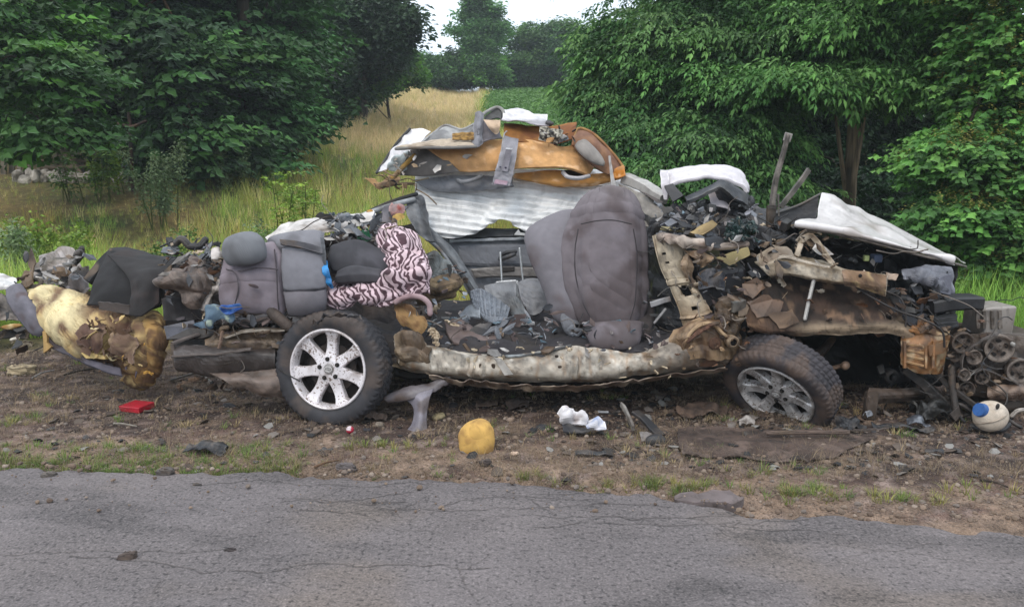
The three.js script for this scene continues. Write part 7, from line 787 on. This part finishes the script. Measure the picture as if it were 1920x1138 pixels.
{ const t = thing('crumpled_wreckage', 'muddy torn body panel with a white edge poking in past the foam seat', 'car part', at(12, 640, 6.9));
  part(t, 'white_skin', patch([[[-40, 512, 7.00], [0, 514, 7.00], [32, 524, 6.98]], [[-40, 528, 6.90], [0, 532, 6.88], [28, 536, 6.90]], [[-40, 545, 6.88], [0, 545, 6.86], [20, 540, 6.88]]], { amp: 0.025, rag: 0.015, t: 0.006, cell: 0.012, col: { c: '#cac8c6', d: '#8a837d', m: 0.3 } }), M.paint);
  part(t, 'muddy_skin', patch([[[-60, 540, 6.90], [-10, 545, 6.85], [30, 560, 6.85]], [[-60, 575, 6.80], [-10, 575, 6.76], [40, 590, 6.76]], [[-60, 600, 6.75], [-10, 602, 6.70], [45, 605, 6.72]]], { amp: 0.05, fr: 6, rag: 0.03, t: 0.008, cell: 0.013, col: { c: '#6d655f', d: '#463e38', m: 0.4, f: 8 } }), M.metal);
  part(t, 'dark_fold', patch([[[-60, 615, 6.70], [0, 618, 6.65], [60, 616, 6.65]], [[-60, 640, 6.60], [0, 636, 6.58], [50, 634, 6.58]]], { amp: 0.03, rag: 0.02, t: 0.01, cell: 0.014, col: { c: '#201d1b', d: '#4b3d2c', m: 0.35 } }), M.fabric);
  part(t, 'foam_crumb', blob([20, 612, 6.60], [0.17, 0.04, 0.07], [0, 0, 0.1], { c: '#9a7440', d: '#c7b183', m: 0.35, f: 14 }, { n: 18, m: 12, amp: 0.012 }), M.foam);
  part(t, 'foam_crumb', blob([25, 636, 6.52], [0.07, 0.03, 0.05], [0, 0, 0.2], { c: '#c9c2b4', m: 0.2 }, { n: 14, m: 10, amp: 0.01 }), M.foam);
  scraps(t, 26, -60, 110, 560, 655, 6.5, 6.8, [0.05, 0.12], [sBlack, sMud, sMetal]);
}
{ const t = thing('torn_foam_seat', 'torn yellow seat foam with grey cover peeled off lying on the dirt', 'seat foam', at(250, 720, 5.3));
  const FO = { c: '#c0a470', d: '#62483a', m: 0.42, f: 5, a: 0.95, v: 0.25, fn: (k, x, y, z) => { const px = x / -z * F + 960; k.lerp(hex('#e2d2a4'), 0.85 * smooth(170, 110, px) * smooth(-0.25, 0.1, fbm(x * 6, y * 6, 8, 3))); k.lerp(hex('#54392c'), 0.9 * smooth(0.0, 0.12, fbm(x * 5, y * 7, 3, 4) + 0.06) * smooth(105, 165, px)); k.lerp(hex('#8a7358'), 0.6 * smooth(0.1, 0.2, fbm(x * 13, y * 13, 6, 3)) * smooth(150, 190, px)); } };
  part(t, 'foam_core', patch([[[40, 532, 5.78], [85, 540, 5.75], [130, 552, 5.7], [180, 575, 5.62], [235, 592, 5.55], [285, 588, 5.5], [305, 602, 5.45]], [[52, 560, 5.55], [95, 570, 5.5], [140, 590, 5.44], [185, 605, 5.38], [230, 620, 5.32], [278, 618, 5.28], [308, 632, 5.3]], [[72, 600, 5.46], [105, 610, 5.4], [150, 630, 5.32], [190, 645, 5.28], [228, 655, 5.24], [265, 660, 5.22], [305, 672, 5.26]], [[92, 634, 5.55], [118, 648, 5.52], [158, 668, 5.46], [195, 682, 5.42], [228, 694, 5.38], [262, 702, 5.36], [292, 708, 5.36]]], { amp: 0.045, fr: 3.6, fine: 0.009, t: 0.11, puff: 8, cell: 0.011, rag: 0.02, col: FO }), M.foam);
  part(t, 'foam_end', patch([[[270, 596, 5.34], [286, 588, 5.32], [300, 600, 5.34]], [[272, 625, 5.24], [290, 620, 5.18], [306, 638, 5.22]], [[268, 665, 5.26], [288, 668, 5.2], [302, 680, 5.26]], [[238, 698, 5.38], [268, 706, 5.32], [285, 716, 5.36]], [[222, 713, 5.45], [245, 720, 5.42], [270, 724, 5.43]]], { amp: 0.014, fr: 7, fine: 0.006, t: 0.1, puff: 4, cell: 0.01, col: { c: '#aa8650', d: '#5b4332', m: 0.44, f: 9, e: '#c7aa74', v: 0.34 } }), M.foam);
  part(t, 'grey_cover', patch([[[12, 545, 5.74], [24, 534, 5.74], [40, 532, 5.72]], [[14, 565, 5.6], [34, 555, 5.52], [54, 556, 5.55]], [[28, 590, 5.5], [50, 582, 5.42], [72, 584, 5.45]], [[50, 618, 5.44], [66, 618, 5.38], [84, 606, 5.4]], [[62, 628, 5.44], [74, 630, 5.4], [86, 620, 5.4]]], { amp: 0.014, soft: true, fr: 5, t: 0.02, cell: 0.012, rag: 0.008, col: { c: '#6d6a72', d: '#5f5254', m: 0.3, f: 6 } }), M.fabric);
  part(t, 'grey_cover', patch([[[86, 615, 5.4], [100, 640, 5.38], [130, 656, 5.34], [160, 668, 5.3], [210, 685, 5.2]], [[84, 632, 5.4], [98, 655, 5.36], [128, 668, 5.3], [165, 688, 5.25], [215, 705, 5.2]]], { amp: 0.02, soft: true, fr: 6, rag: 0.012, t: 0.014, cell: 0.011, col: { c: '#5a565e', d: '#463c3c', m: 0.35, f: 7 } }), M.fabric);
  part(t, 'grey_cover', patch([[[150, 668, 5.26], [185, 680, 5.2], [225, 690, 5.18]], [[158, 682, 5.22], [190, 694, 5.15], [228, 706, 5.14]]], { amp: 0.014, soft: true, t: 0.014, cell: 0.01, col: { c: '#605c66', d: '#4a4247', m: 0.3 } }), M.fabric);
  part(t, 'cover_rim', tube([[42, 532, 5.7], [60, 524, 5.7], [76, 528, 5.68], [70, 538, 5.66], [52, 536, 5.68]], 0.015, { c: '#5c554c', m: 0.3 }, { n: 26 }), M.fabric);
  part(t, 'foam_strip', plate([[78, 622, 5.37], [86, 616, 5.37], [86, 642, 5.35], [95, 650, 5.34], [80, 662, 5.34]], 0.02, { c: '#a98a58', d: '#7d6444', m: 0.3, f: 14 }, { torn: 0.004 }), M.foam);
  part(t, 'foam_strip', plate([[146, 656, 5.24], [165, 660, 5.2], [196, 668, 5.16], [196, 674, 5.16], [160, 672, 5.2]], 0.03, { c: '#d3b87c', d: '#9a7a48', m: 0.25, f: 14 }, { torn: 0.004 }), M.foam);
  part(t, 'brown_cover', patch([[[150, 590, 5.3], [175, 592, 5.25], [205, 605, 5.22]], [[148, 620, 5.24], [172, 628, 5.17], [196, 632, 5.16]], [[150, 650, 5.24], [170, 662, 5.18], [190, 664, 5.17]]], { amp: 0.03, fr: 7, rag: 0.05, rf: 9, t: 0.008, cell: 0.01, col: { c: '#5d4438', d: '#7d6450', m: 0.35, f: 10 } }), M.fabric);
  part(t, 'brown_cover', patch([[[205, 620, 5.2], [232, 622, 5.16], [262, 622, 5.14]], [[200, 645, 5.16], [230, 650, 5.11], [258, 655, 5.1]], [[205, 668, 5.16], [232, 678, 5.12], [255, 682, 5.12]]], { amp: 0.03, fr: 7, rag: 0.05, rf: 9, t: 0.008, cell: 0.01, col: { c: '#6e5747', d: '#8d765c', m: 0.38, f: 12 } }), M.fabric);
  part(t, 'brown_cover', patch([[[95, 590, 5.4], [118, 576, 5.4], [140, 585, 5.36]], [[98, 612, 5.34], [118, 606, 5.32], [136, 612, 5.3]], [[108, 632, 5.34], [120, 636, 5.32], [132, 634, 5.31]]], { amp: 0.025, fr: 9, rag: 0.05, rf: 10, t: 0.008, cell: 0.01, col: { c: '#5f4838', d: '#7d6448', m: 0.35, f: 10 } }), M.fabric);
  scraps(t, 22, 150, 270, 595, 690, 5.12, 5.2, [0.02, 0.06], [['sheet', { c: '#cdb37a', d: '#8d7048', m: 0.35, f: 14 }, M.foam, 'foam_shred'], ['sheet', { c: '#5b4436', d: '#7d6450', m: 0.35, f: 12 }, M.fabric, 'torn_cloth']]);
  scraps(t, 10, 200, 300, 640, 715, 5.1, 5.18, [0.02, 0.05], [['sheet', { c: '#c79a4a', d: '#7d5a30', m: 0.35, f: 14 }, M.foam, 'foam_shred'], ['sheet', { c: '#4f4650', d: '#6b5f66', m: 0.35, f: 12 }, M.fabric, 'torn_cloth']]);
  for (let i = 0; i < 26; i++) { const x = rr(165, 245), y = 590 + (x - 165) * 0.35 + rr(-6, 66); part(t, 'torn_fibre', tube([[x, y, 5.22 + rr(-0.03, 0.02)], [x + rr(-8, 8), y + rr(-8, 8), 5.18], [x + rr(-14, 14), y + rr(-12, 12), 5.18]], rr(0.003, 0.008), { c: pick(['#d9c79a', '#b59a6a', '#8d7450', '#6b523c']), m: 0.1 }, { n: 8, k: 5 }), M.foam); }
}
single('foam_block', 'yellow foam block standing alone on the verge near the asphalt', 'foam block', patch([[[872, 812, 4.42], [882, 800, 4.42], [902, 796, 4.42], [914, 800, 4.42]], [[868, 822, 4.36], [885, 812, 4.33], [904, 808, 4.33], [919, 816, 4.36]], [[866, 836, 4.34], [885, 834, 4.31], [904, 834, 4.31], [922, 836, 4.34]], [[869, 846, 4.34], [885, 848, 4.32], [904, 849, 4.32], [921, 846, 4.34]]], { amp: 0.016, fr: 8, soft: true, fine: 0.006, t: 0.085, puff: 7, cell: 0.006, col: { c: '#c9a058', d: '#a57f48', m: 0.3, f: 14, v: 0.2 } }), M.foam);
{ const p = ground(256, 768); single('red_case', 'small flat bright red plastic case lying on bare dirt', 'case', (() => { const g = box(p.clone().add(V(0, 0.018, 0)), [0.15, 0.036, 0.13], [0, -0.35, 0.02], { c: '#b5182c', m: 0.05, d: '#8a1522', v: 0.04 }, 0.006, 0.002); return g; })(), M.plastic); }
{ const t = thing('white_cloth', 'crumpled white cloth with dark underside lying on the dirt below the sill', 'cloth', ground(1085, 810));
  part(t, 'upper_fold', patch([[[1040, 772, 4.66], [1055, 758, 4.68], [1075, 766, 4.68], [1098, 772, 4.66]], [[1048, 785, 4.6], [1065, 776, 4.58], [1085, 780, 4.58], [1100, 786, 4.6]], [[1055, 798, 4.58], [1070, 800, 4.55], [1088, 798, 4.55], [1100, 800, 4.58]]], { amp: 0.03, fr: 10, rag: 0.015, t: 0.008, cell: 0.007, col: { c: '#d9d5d6', d: '#a59a98', m: 0.22, f: 12 } }), M.fabric);
  part(t, 'lower_fold', patch([[[1098, 784, 4.6], [1118, 782, 4.6], [1136, 790, 4.58]], [[1098, 796, 4.56], [1118, 796, 4.54], [1140, 800, 4.54]], [[1108, 806, 4.54], [1122, 808, 4.52], [1138, 806, 4.53]]], { amp: 0.022, fr: 11, rag: 0.01, t: 0.008, cell: 0.007, col: { c: '#d3d2d8', d: '#8fa0c4', m: 0.25, f: 14 } }), M.fabric);
  part(t, 'dark_lining', patch([[[1052, 794, 4.6], [1075, 800, 4.58], [1110, 800, 4.56]], [[1056, 808, 4.54], [1080, 812, 4.52], [1118, 810, 4.52]]], { amp: 0.02, fr: 10, rag: 0.01, t: 0.01, cell: 0.008, col: { c: '#37373b', d: '#54504e', m: 0.35 } }), M.fabric);
}
function lying(name, label, cat, px, py, size, turn, col, material, o = {}) { const p = ground(px, py), s = size; const q = (u, v, h) => { const c = Math.cos(turn), n = Math.sin(turn), x = p.x + u * s[0] * c - v * s[1] * n, z = p.z - (u * s[0] * n + v * s[1] * c); return V(x, H(x, -z) + h + (o.up ?? 0.006), z); }; return single(name, label, cat, patch([[q(-0.5, -0.4, 0), q(0, -0.5, s[2] * 0.6), q(0.5, -0.3, 0)], [q(-0.5, 0.05, s[2] * 0.7), q(0.05, 0, s[2]), q(0.55, 0, s[2] * 0.6)], [q(-0.4, 0.5, 0), q(0, 0.5, s[2] * 0.7), q(0.45, 0.4, 0)]], { amp: o.amp ?? 0.008, fr: o.fr ?? 12, rag: o.rag ?? 0.02, rf: 14, t: o.t ?? 0.005, cell: 0.007, col }), material, o.group); }
const BP = { c: '#232326', d: '#4d4540', m: 0.35, f: 14 };
{ const pan = thing('undertray_panel', 'long muddy brown undertray panel lying flat below the tilted front wheel', 'panel', ground(1450, 835));
  part(pan, 'panel_sheet', patch([[[1272, 800, 4.62], [1340, 800, 4.62], [1440, 806, 4.6], [1520, 808, 4.6], [1580, 808, 4.6]], [[1268, 820, 4.5], [1340, 822, 4.5], [1440, 826, 4.5], [1540, 822, 4.5], [1650, 818, 4.52]], [[1270, 838, 4.38], [1340, 846, 4.36], [1440, 850, 4.34], [1540, 848, 4.34], [1620, 836, 4.4]], [[1280, 856, 4.22], [1340, 866, 4.18], [1440, 874, 4.13], [1500, 876, 4.12], [1570, 862, 4.2]]].map((r) => r.map((p) => { const g = at(...p); g.y = Math.max(H(g.x, -g.z) + 0.012, Math.min(g.y, 0.045)); return g; })), { amp: 0.012, fr: 5, rag: 0.03, rf: 6, t: 0.006, cell: 0.011, col: { c: '#4d3f38', d: '#382c26', m: 0.38, f: 6, e: '#60514a', v: 0.2 } }), M.dull);
  part(pan, 'panel_rib', tube([[1440, 830, 4.46], [1520, 826, 4.47], [1590, 822, 4.47]].map((p) => { const g = at(...p); g.y = 0.048; return g; }), 0.012, { c: '#64554d', m: 0.3 }), M.dull);
  part(pan, 'panel_strip', plate([[1560, 818, 4.55], [1620, 812, 4.56], [1668, 810, 4.57], [1640, 820, 4.54], [1575, 826, 4.52]].map((p) => { const g = at(...p); g.y = Math.max(g.y, 0.04); return g; }), 0.006, { c: '#6d625c', d: '#4d423b', m: 0.3 }, { torn: 0.006 }), M.plastic);
}
lying('wheel_arch_scrap', 'muddy brown wheel arch scrap lying just before the tilted wheel', 'car part', 1312, 780, [0.3, 0.2, 0.06], 0.2, { c: '#5c4a3e', d: '#40332b', m: 0.4, f: 8 }, M.dull, { amp: 0.02 });
{ const t = thing('broken_bracket', 'broken grey and black plastic bracket with a pale strut below the sill', 'car part', ground(1215, 835));
  part(t, 'pale_strut', beam([[1165, 758, 4.72], [1176, 776, 4.64], [1188, 802, 4.52]], 0.015, 0.03, { c: '#8d8780', d: '#5d544c', m: 0.3, f: 14 }, { lin: false }), M.plastic);
  part(t, 'black_blade', beam([[1190, 772, 4.66], [1212, 790, 4.58], [1240, 818, 4.46]], 0.05, 0.02, BP, { lin: false }), M.plastic);
  part(t, 'grey_flap', patch([[[1198, 810, 4.52], [1215, 808, 4.52], [1232, 816, 4.5]], [[1204, 832, 4.42], [1220, 830, 4.4], [1240, 830, 4.42]]], { amp: 0.02, fr: 12, rag: 0.01, t: 0.006, cell: 0.008, col: { c: '#7d7672', d: '#4b4340', m: 0.35, f: 14 } }), M.plastic);
  part(t, 'dark_block', blob([1232, 828, 4.42], [0.12, 0.06, 0.08], [0, 0.3, 0], { c: '#38383b', d: '#57524e', m: 0.35 }, { n: 20, m: 14, amp: 0.02 }), M.plastic);
}
lying('plastic_shard', 'black fin-shaped plastic shard lying near the grassy asphalt edge', 'car part', 388, 850, [0.22, 0.12, 0.05], -0.15, BP, M.plastic, { amp: 0.02 });
lying('plastic_sliver', 'thin black plastic sliver beneath the middle of the sill', 'car part', 1258, 768, [0.1, 0.04, 0.015], 0.3, BP, M.plastic);
lying('plastic_sliver', 'small dark plastic sliver below the white cloth', 'car part', 1105, 856, [0.16, 0.06, 0.02], -0.1, BP, M.plastic);
lying('plastic_sliver', 'dark flat plastic piece between the red case and the foam seat', 'car part', 222, 738, [0.08, 0.05, 0.02], 0.2, BP, M.plastic);
lying('plastic_sliver', 'small dark chip on the grassy asphalt edge beside the big fin shard', 'car part', 608, 850, [0.09, 0.03, 0.02], 0.2, BP, M.plastic);
lying('plastic_sliver', 'dark scrap under the torn undertray panel corner', 'car part', 1498, 868, [0.12, 0.05, 0.02], 0.1, { c: '#2d2623', d: '#43362f', m: 0.4 }, M.dull);
lying('white_card', 'small white card lying next to the crumpled white cloth', 'card', 1130, 775, [0.065, 0.04, 0.006], 0, { c: '#d9d8da', m: 0.1 }, M.plastic, { amp: 0.002, rag: 0.004 });
lying('rag_scrap', 'dark rag on the dirt between foam block and sill', 'cloth', 968, 765, [0.14, 0.16, 0.05], 0.1, { c: '#332c2a', d: '#4d4038', m: 0.4 }, M.fabric, { amp: 0.02 });
lying('mud_flap', 'brown torn flap on the dirt behind the hanging grey liner', 'car part', 910, 760, [0.14, 0.16, 0.02], 0.2, { c: '#5d4d43', d: '#75655a', m: 0.35 }, M.dull);
lying('plastic_shard', 'grey-black shard standing among pebbles beyond the tilted wheel', 'car part', 1592, 812, [0.16, 0.1, 0.07], 0.6, BP, M.plastic, { amp: 0.03 });
lying('plastic_shard', 'long black trim shard beside the undertray strip end', 'car part', 1690, 808, [0.32, 0.07, 0.03], -0.25, BP, M.plastic, { amp: 0.015 });
lying('lamp_fragment', 'dark lamp fragment with a grey lens near the long black trim shard', 'car part', 1722, 806, [0.12, 0.07, 0.06], -0.5, { c: '#3f4148', d: '#7d828a', m: 0.35, f: 20 }, M.plastic, { amp: 0.02 });
lying('bumper_fragment', 'rounded black bumper fragment under the radiator arms', 'car part', 1745, 790, [0.22, 0.16, 0.12], 0.2, { c: '#252422', d: '#5b5750', m: 0.3, f: 9 }, M.plastic, { amp: 0.03 });
lying('lens_chip', 'grey lens chip on pebbles below the subframe leg', 'car part', 1630, 786, [0.06, 0.05, 0.05], 0.5, { c: '#84888f', d: '#4b4b4e', m: 0.35, f: 20 }, M.plastic);
lying('plastic_sliver', 'dark curved sliver on the verge below the reservoir', 'car part', 1750, 852, [0.1, 0.05, 0.02], 0.1, BP, M.plastic);
lying('alloy_chip', 'whitish metal chip between the undertray panel and tilted wheel', 'car part', 1398, 800, [0.1, 0.06, 0.05], 0.2, { c: '#a59f9b', d: '#5d544d', m: 0.35, f: 20 }, M.metal, { amp: 0.02 });
lying('plastic_shard', 'dark torn pieces of underseal lying beneath the hanging liner', 'car part', 690, 790, [0.2, 0.1, 0.05], 0.2, { c: '#2e2927', d: '#4d4038', m: 0.4 }, M.dull, { amp: 0.02 });
{ const t = thing('coolant_reservoir', 'round cream coolant reservoir with blue cap on the dirt under the engine', 'reservoir', ground(1858, 812));
  const c = at(1858, 780, 4.62);
  part(t, 'tank', blob(c, [0.18, 0.165, 0.16], [0, 0, 0.15], { c: '#cfc0ae', d: '#a8957f', m: 0.22, f: 7, v: 0.06 }, { n: 40, m: 28, amp: 0.003, soft: true, e: 0.92 }), M.plastic);
  part(t, 'seam', (() => { const g = new THREE.TorusGeometry(0.086, 0.004, 8, 48); g.rotateX(1.45); g.rotateZ(0.4); g.translate(c.x, c.y - 0.005, c.z); return paint(g, { c: '#b8a896', m: 0.2 }); })(), M.plastic);
  part(t, 'cap', (() => { const g = plain(new THREE.CylinderGeometry(0.036, 0.04, 0.03, 28)), ax = V(-0.86, 0.36, 0.36).normalize(); g.applyQuaternion(new THREE.Quaternion().setFromUnitVectors(UP, ax)); g.translate(c.x + ax.x * 0.085, c.y + ax.y * 0.085 + 0.012, c.z + ax.z * 0.085); return paint(g, { c: '#2f66ad', m: 0.1, d: '#234d86' }); })(), M.plastic);
  part(t, 'port', blob([1872, 762, 4.545], [0.022, 0.034, 0.012], [0, 0, -0.2], { c: '#2b241f', m: 0.1 }, { n: 14, m: 10, amp: 0.001 }), M.plastic);
  part(t, 'mount_strap', tube([[1822, 815, 4.66], [1850, 812, 4.6], [1880, 806, 4.6], [1892, 796, 4.64]].map((p) => { const g = at(...p); g.y = Math.max(0.02, g.y); return g; }), 0.016, BP), M.plastic);
}
{ reseed(230); const t = thing('hose_bundle', 'tangle of black hoses and wires lying by the cream reservoir', 'hose', ground(1825, 790)); for (let i = 0; i < 7; i++) { const a = ground(rr(1760, 1830), rr(775, 800)), b = ground(rr(1790, 1925), rr(790, 812)); part(t, 'hose', tube([a.clone().add(V(0, rr(0.02, 0.12), 0)), a.clone().lerp(b, 0.4).add(V(0, rr(0.05, 0.12), 0)), b.clone().add(V(0, 0.02, 0))], rr(0.006, 0.014), BP, { n: 20, k: 7 }), M.plastic); } part(t, 'hose_clip', tube([[1898, 780, 4.65], [1910, 770, 4.65], [1925, 768, 4.65]], 0.012, { c: '#a39d97', m: 0.2 }), M.metal); }
{ const t = thing('wheel_brace', 'crossed grey metal rods lying by the rear bumper corner', 'rod', ground(370, 715)); part(t, 'rod', tube([ground(320, 718).add(V(0, 0.02, 0)), ground(385, 702).add(V(0, 0.03, 0))], 0.008, { c: '#77706b', d: '#5a4d44', m: 0.3 }), M.metal); part(t, 'rod', tube([ground(347, 690).add(V(0, 0.06, 0)), ground(393, 724).add(V(0, 0.03, 0))], 0.009, { c: '#8f8a86', d: '#5a4d44', m: 0.3 }), M.metal); part(t, 'rod_end', blob(ground(393, 724).add(V(0, 0.02, 0)), [0.04, 0.035, 0.035], [0, 0, 0], { c: '#8a8078', m: 0.3 }, { n: 12, m: 10, amp: 0.005 }), M.metal); }
{ const g = new THREE.SphereGeometry(0.021, 24, 16), p = ground(656, 812); g.translate(p.x, p.y + 0.018, p.z); single('plastic_ball', 'small red and white ball resting below the rear wheel', 'ball', paint(boxUV(g), { c: '#c02a45', m: 0, v: 0.04, fn: (k, x, y) => { if (y > p.y + 0.02 && x < p.x + 0.008) k.set('#d9c9cc'); } }), M.plastic); }
const stones = [[40, 702, 0.13, '#a5977c', 'pale rough stone on straw beneath the torn foam seat'], [822, 786, 0.06, '#9a8f70', 'small square pale stone beside the hanging grey liner'], [240, 1066, 0.06, '#4d423d', 'dark brown broken lump lying alone on the asphalt'], [650, 884, 0.07, '#5d5758', 'flat grey asphalt flake at the asphalt edge'], [92, 908, 0.05, '#5a5450', 'small grey lump by the edge of the asphalt'], [310, 902, 0.06, '#55504e', 'dark asphalt crumb on the road edge below the fin shard'], [370, 926, 0.03, '#3c3837', 'tiny black crumb on the cracked asphalt'], [432, 1052, 0.035, '#3d3636', 'black speck of rubble in the middle of the asphalt'], [712, 800, 0.04, '#8d8378', 'pale pebble beside the rear tyre'], [1600, 812, 0.04, '#a59c8e', 'whitish pebble beyond the tilted front tyre'], [958, 790, 0.035, '#a08d80', 'pinkish pebble behind the yellow foam block'], [965, 854, 0.03, '#cbb3a0', 'pale chip on the dirt just past the yellow foam block'], [910, 872, 0.05, '#4c4340', 'dark lump below the yellow foam block'], [640, 790, 0.03, '#b5a896', 'light pebble under the rear tyre']];
reseed(240); for (const [x, y, s, c, l] of stones) { const p = ground(x, y); single('stone', l, 'stone', blob(p.clone().add(V(0, s * 0.2 + 0.004 + (y > 890 ? 0.03 : 0), 0)), [s * rr(1.2, 1.5), s * 0.6, s * rr(0.7, 0.9)], [rr(-0.2, 0.2), rr(-0.5, 0.5), rr(-0.2, 0.2)], { c, d: '#5a4f46', m: 0.25, f: 20 }, { n: 20, m: 14, amp: s * 0.12, f: 3 / s, e: 0.75 }), M.dull); }
// flakes broken off the road edge
for (const [x, y, w, l] of [[1335, 948, 0.3, 'grey asphalt slab loose at the crumbling road edge']]) { const p = ground(x, y), n = 11, out = []; for (let i = 0; i < n; i++) { const a = -i / n * 6.283, r = rr(0.8, 1.15); const X = p.x + Math.cos(a) * w * 0.5 * r, Z = p.z + Math.sin(a) * w * 0.26 * r; out.push(V(X, 0.014 + 0.004 * Math.cos(a), Z)); } single('asphalt_slab', l, 'asphalt slab', plate(out, 0.04, { c: '#6b6263', d: '#584f4d', m: 0.4, f: 12, v: 0.4 }, { torn: 0.012 }), M.dull); }
reseed(250);
for (const [x, y, dx, dy, l, c] of [[60, 712, 40, -14, 'short pale stick on the straw by the rough stone', '#9c9a98'], [213, 798, 42, 6, 'thin pale twig lying below the red case', '#a39a8e'], [120, 706, 70, -12, 'bent dark twig under the torn foam seat', '#3a322a'], [290, 764, 12, -18, 'little pale stalk beyond the red case', '#a58f6d'], [1840, 905, 50, 14, 'dark twig on the dirt by the broken road edge', '#3a2f28'], [590, 880, 45, -12, 'dry reddish stem at the grassy asphalt edge', '#7d6048']]) { const a = ground(x, y).add(V(0, 0.012, 0)), b = ground(x + dx, y + dy).add(V(0, 0.015, 0)); single('twig', l, 'twig', tube([a, a.clone().lerp(b, 0.5).add(V(0, 0.012, 0.02)), b], [0.007, 0.004], { c, m: 0.2 }, { n: 12, k: 6 }), M.wood); }
// ---------- weeds standing out of the grass ----------
function weed(name, label, px, py, d, h, leaf, cols, o = {}) {
  const p = at(px, py, d); p.y = H(p.x, d) - 0.02; reseed(o.seed ?? Math.round(px * 7 + d * 13)); const t = thing(name, label, 'plant', p, o.group), n = o.stems ?? 4, st = [], lv = [];
  for (let i = 0; i < n; i++) { const lean = V(rr(-0.25, 0.25), 1, rr(-0.25, 0.25)).multiplyScalar(h * rr(0.7, 1)), q = p.clone().add(V(rr(-0.12, 0.12) * (o.wide ?? 1), 0, rr(-0.1, 0.1))), e = q.clone().add(lean), m = q.clone().lerp(e, 0.5).add(V(lean.x * -0.15, 0, 0)); st.push(tube([q, m, e], [0.009, 0.003], { c: o.stem ?? '#5d6b35', m: 0.2, d: '#6b5a3a' }, { n: 10, k: 5 })); for (let k = 0; k < (o.leaves ?? 14); k++) { const f = rr(o.from ?? 0.25, 1), c = f < 0.5 ? q.clone().lerp(m, f * 2) : m.clone().lerp(e, f * 2 - 1); lv.push({ p: c, dir: dirOf(rr(0, 6.283), rr(-0.3, 0.6)), s: (o.size ?? 0.5) * rr(0.6, 1.2), c: hex(pick(cols)).multiplyScalar(rr(0.8, 1.2)) }); } }
  part(t, 'stem', merge(...st), M.bark); instances('foliage', t, leaf, leafMat, lv);
  if (o.tips) { const fl = []; for (let i = 0; i < n * 12; i++) fl.push({ p: p.clone().add(V(rr(-0.2, 0.2), h * rr(0.7, 1), rr(-0.2, 0.2))), dir: dirOf(rr(0, 6.28), rr(0.3, 1.2)), s: rr(0.4, 0.8), c: hex(o.tips) }); instances('blossom', t, BLOOM, leafMat, fl); }
  return t;
}
const WG = ['#5d7d35', '#6b8a3a', '#4d6d30'], WP = ['#8a9a72', '#7d9068', '#6b8458'], WY = ['#7d9a35', '#8aa23c', '#6f8c34'];
weed('mugwort_plant', 'tall grey-green mugwort beside the rusty cross', 305, 400, 11.5, 1.15, SPRAY.small, WP, { wide: 1.6, stems: 7, leaves: 18 });
weed('mugwort_plant', 'dark green mugwort behind the black boot carpet', 320, 470, 8.2, 0.85, SPRAY.small, WG, { stems: 6 });
weed('leafy_weed', 'bright leafy weed clump in the meadow behind the rear seat', 540, 410, 10, 1.2, SPRAY.broad, WY, { stems: 9, wide: 3, leaves: 16, size: 0.55 });
weed('leafy_weed', 'low green weed clump behind the grey head restraint', 500, 420, 9, 0.7, SPRAY.small, WP, { stems: 5, wide: 2 });
weed('leafy_weed', 'green weeds just behind the white quarter panel', 590, 405, 8.6, 0.75, SPRAY.broad, WG, { stems: 10, wide: 4, leaves: 14, size: 0.5 });
weed('leafy_weed', 'yellow-green shrubby weed in the meadow before the rubble wall', 70, 420, 9, 0.75, SPRAY.small, WY, { stems: 10, wide: 3.5, leaves: 16, size: 0.6 });
weed('leafy_weed', 'spindly weed growing through the rubble wall', 205, 350, 13, 0.9, SPRAY.small, WY, { stems: 5, wide: 1.6 });
weed('leafy_weed', 'pale weed with light seed heads at the wood corner', 440, 330, 13.6, 0.8, SPRAY.small, WP, { stems: 3 });
weed('tall_weed', 'tall thin weed with sparse leaves above the torn roof edge', 822, 250, 9, 1.55, SPRAY.broad, ['#4f6b2e', '#5d7a38'], { stems: 2, leaves: 12, size: 0.5, from: 0.4 });
weed('tall_weed', 'forked thin weed beside the tall one above the roof', 862, 240, 9.3, 1.45, SPRAY.broad, ['#4f6b2e', '#5d7a38'], { stems: 3, leaves: 9, size: 0.45, from: 0.5, wide: 2 });
weed('leafy_weed', 'white-headed weed at the very edge of the meadow by the palings', 20, 420, 8.5, 0.9, SPRAY.small, WP, { stems: 4, wide: 2 });
weed('grass_stalk', 'single tall dry grass stalk leaning behind the boot carpet', 372, 440, 7.8, 0.75, SPRAY.small, ['#b59a70'], { stems: 1, leaves: 3, size: 0.15, from: 0.85, stem: '#b5966a' });
weed('leafy_weed', 'dark green leafy clump beneath the broad-leaved sapling', 150, 300, 12.5, 0.9, SPRAY.bigleaf, WG, { stems: 8, wide: 3, leaves: 12, size: 0.6 });
weed('leafy_weed', 'lush green clump in the grass behind the engine', 1850, 560, 7, 0.55, SPRAY.broad, WG, { stems: 10, wide: 4, leaves: 12, size: 0.5 });
renderer.render(scene, camera);
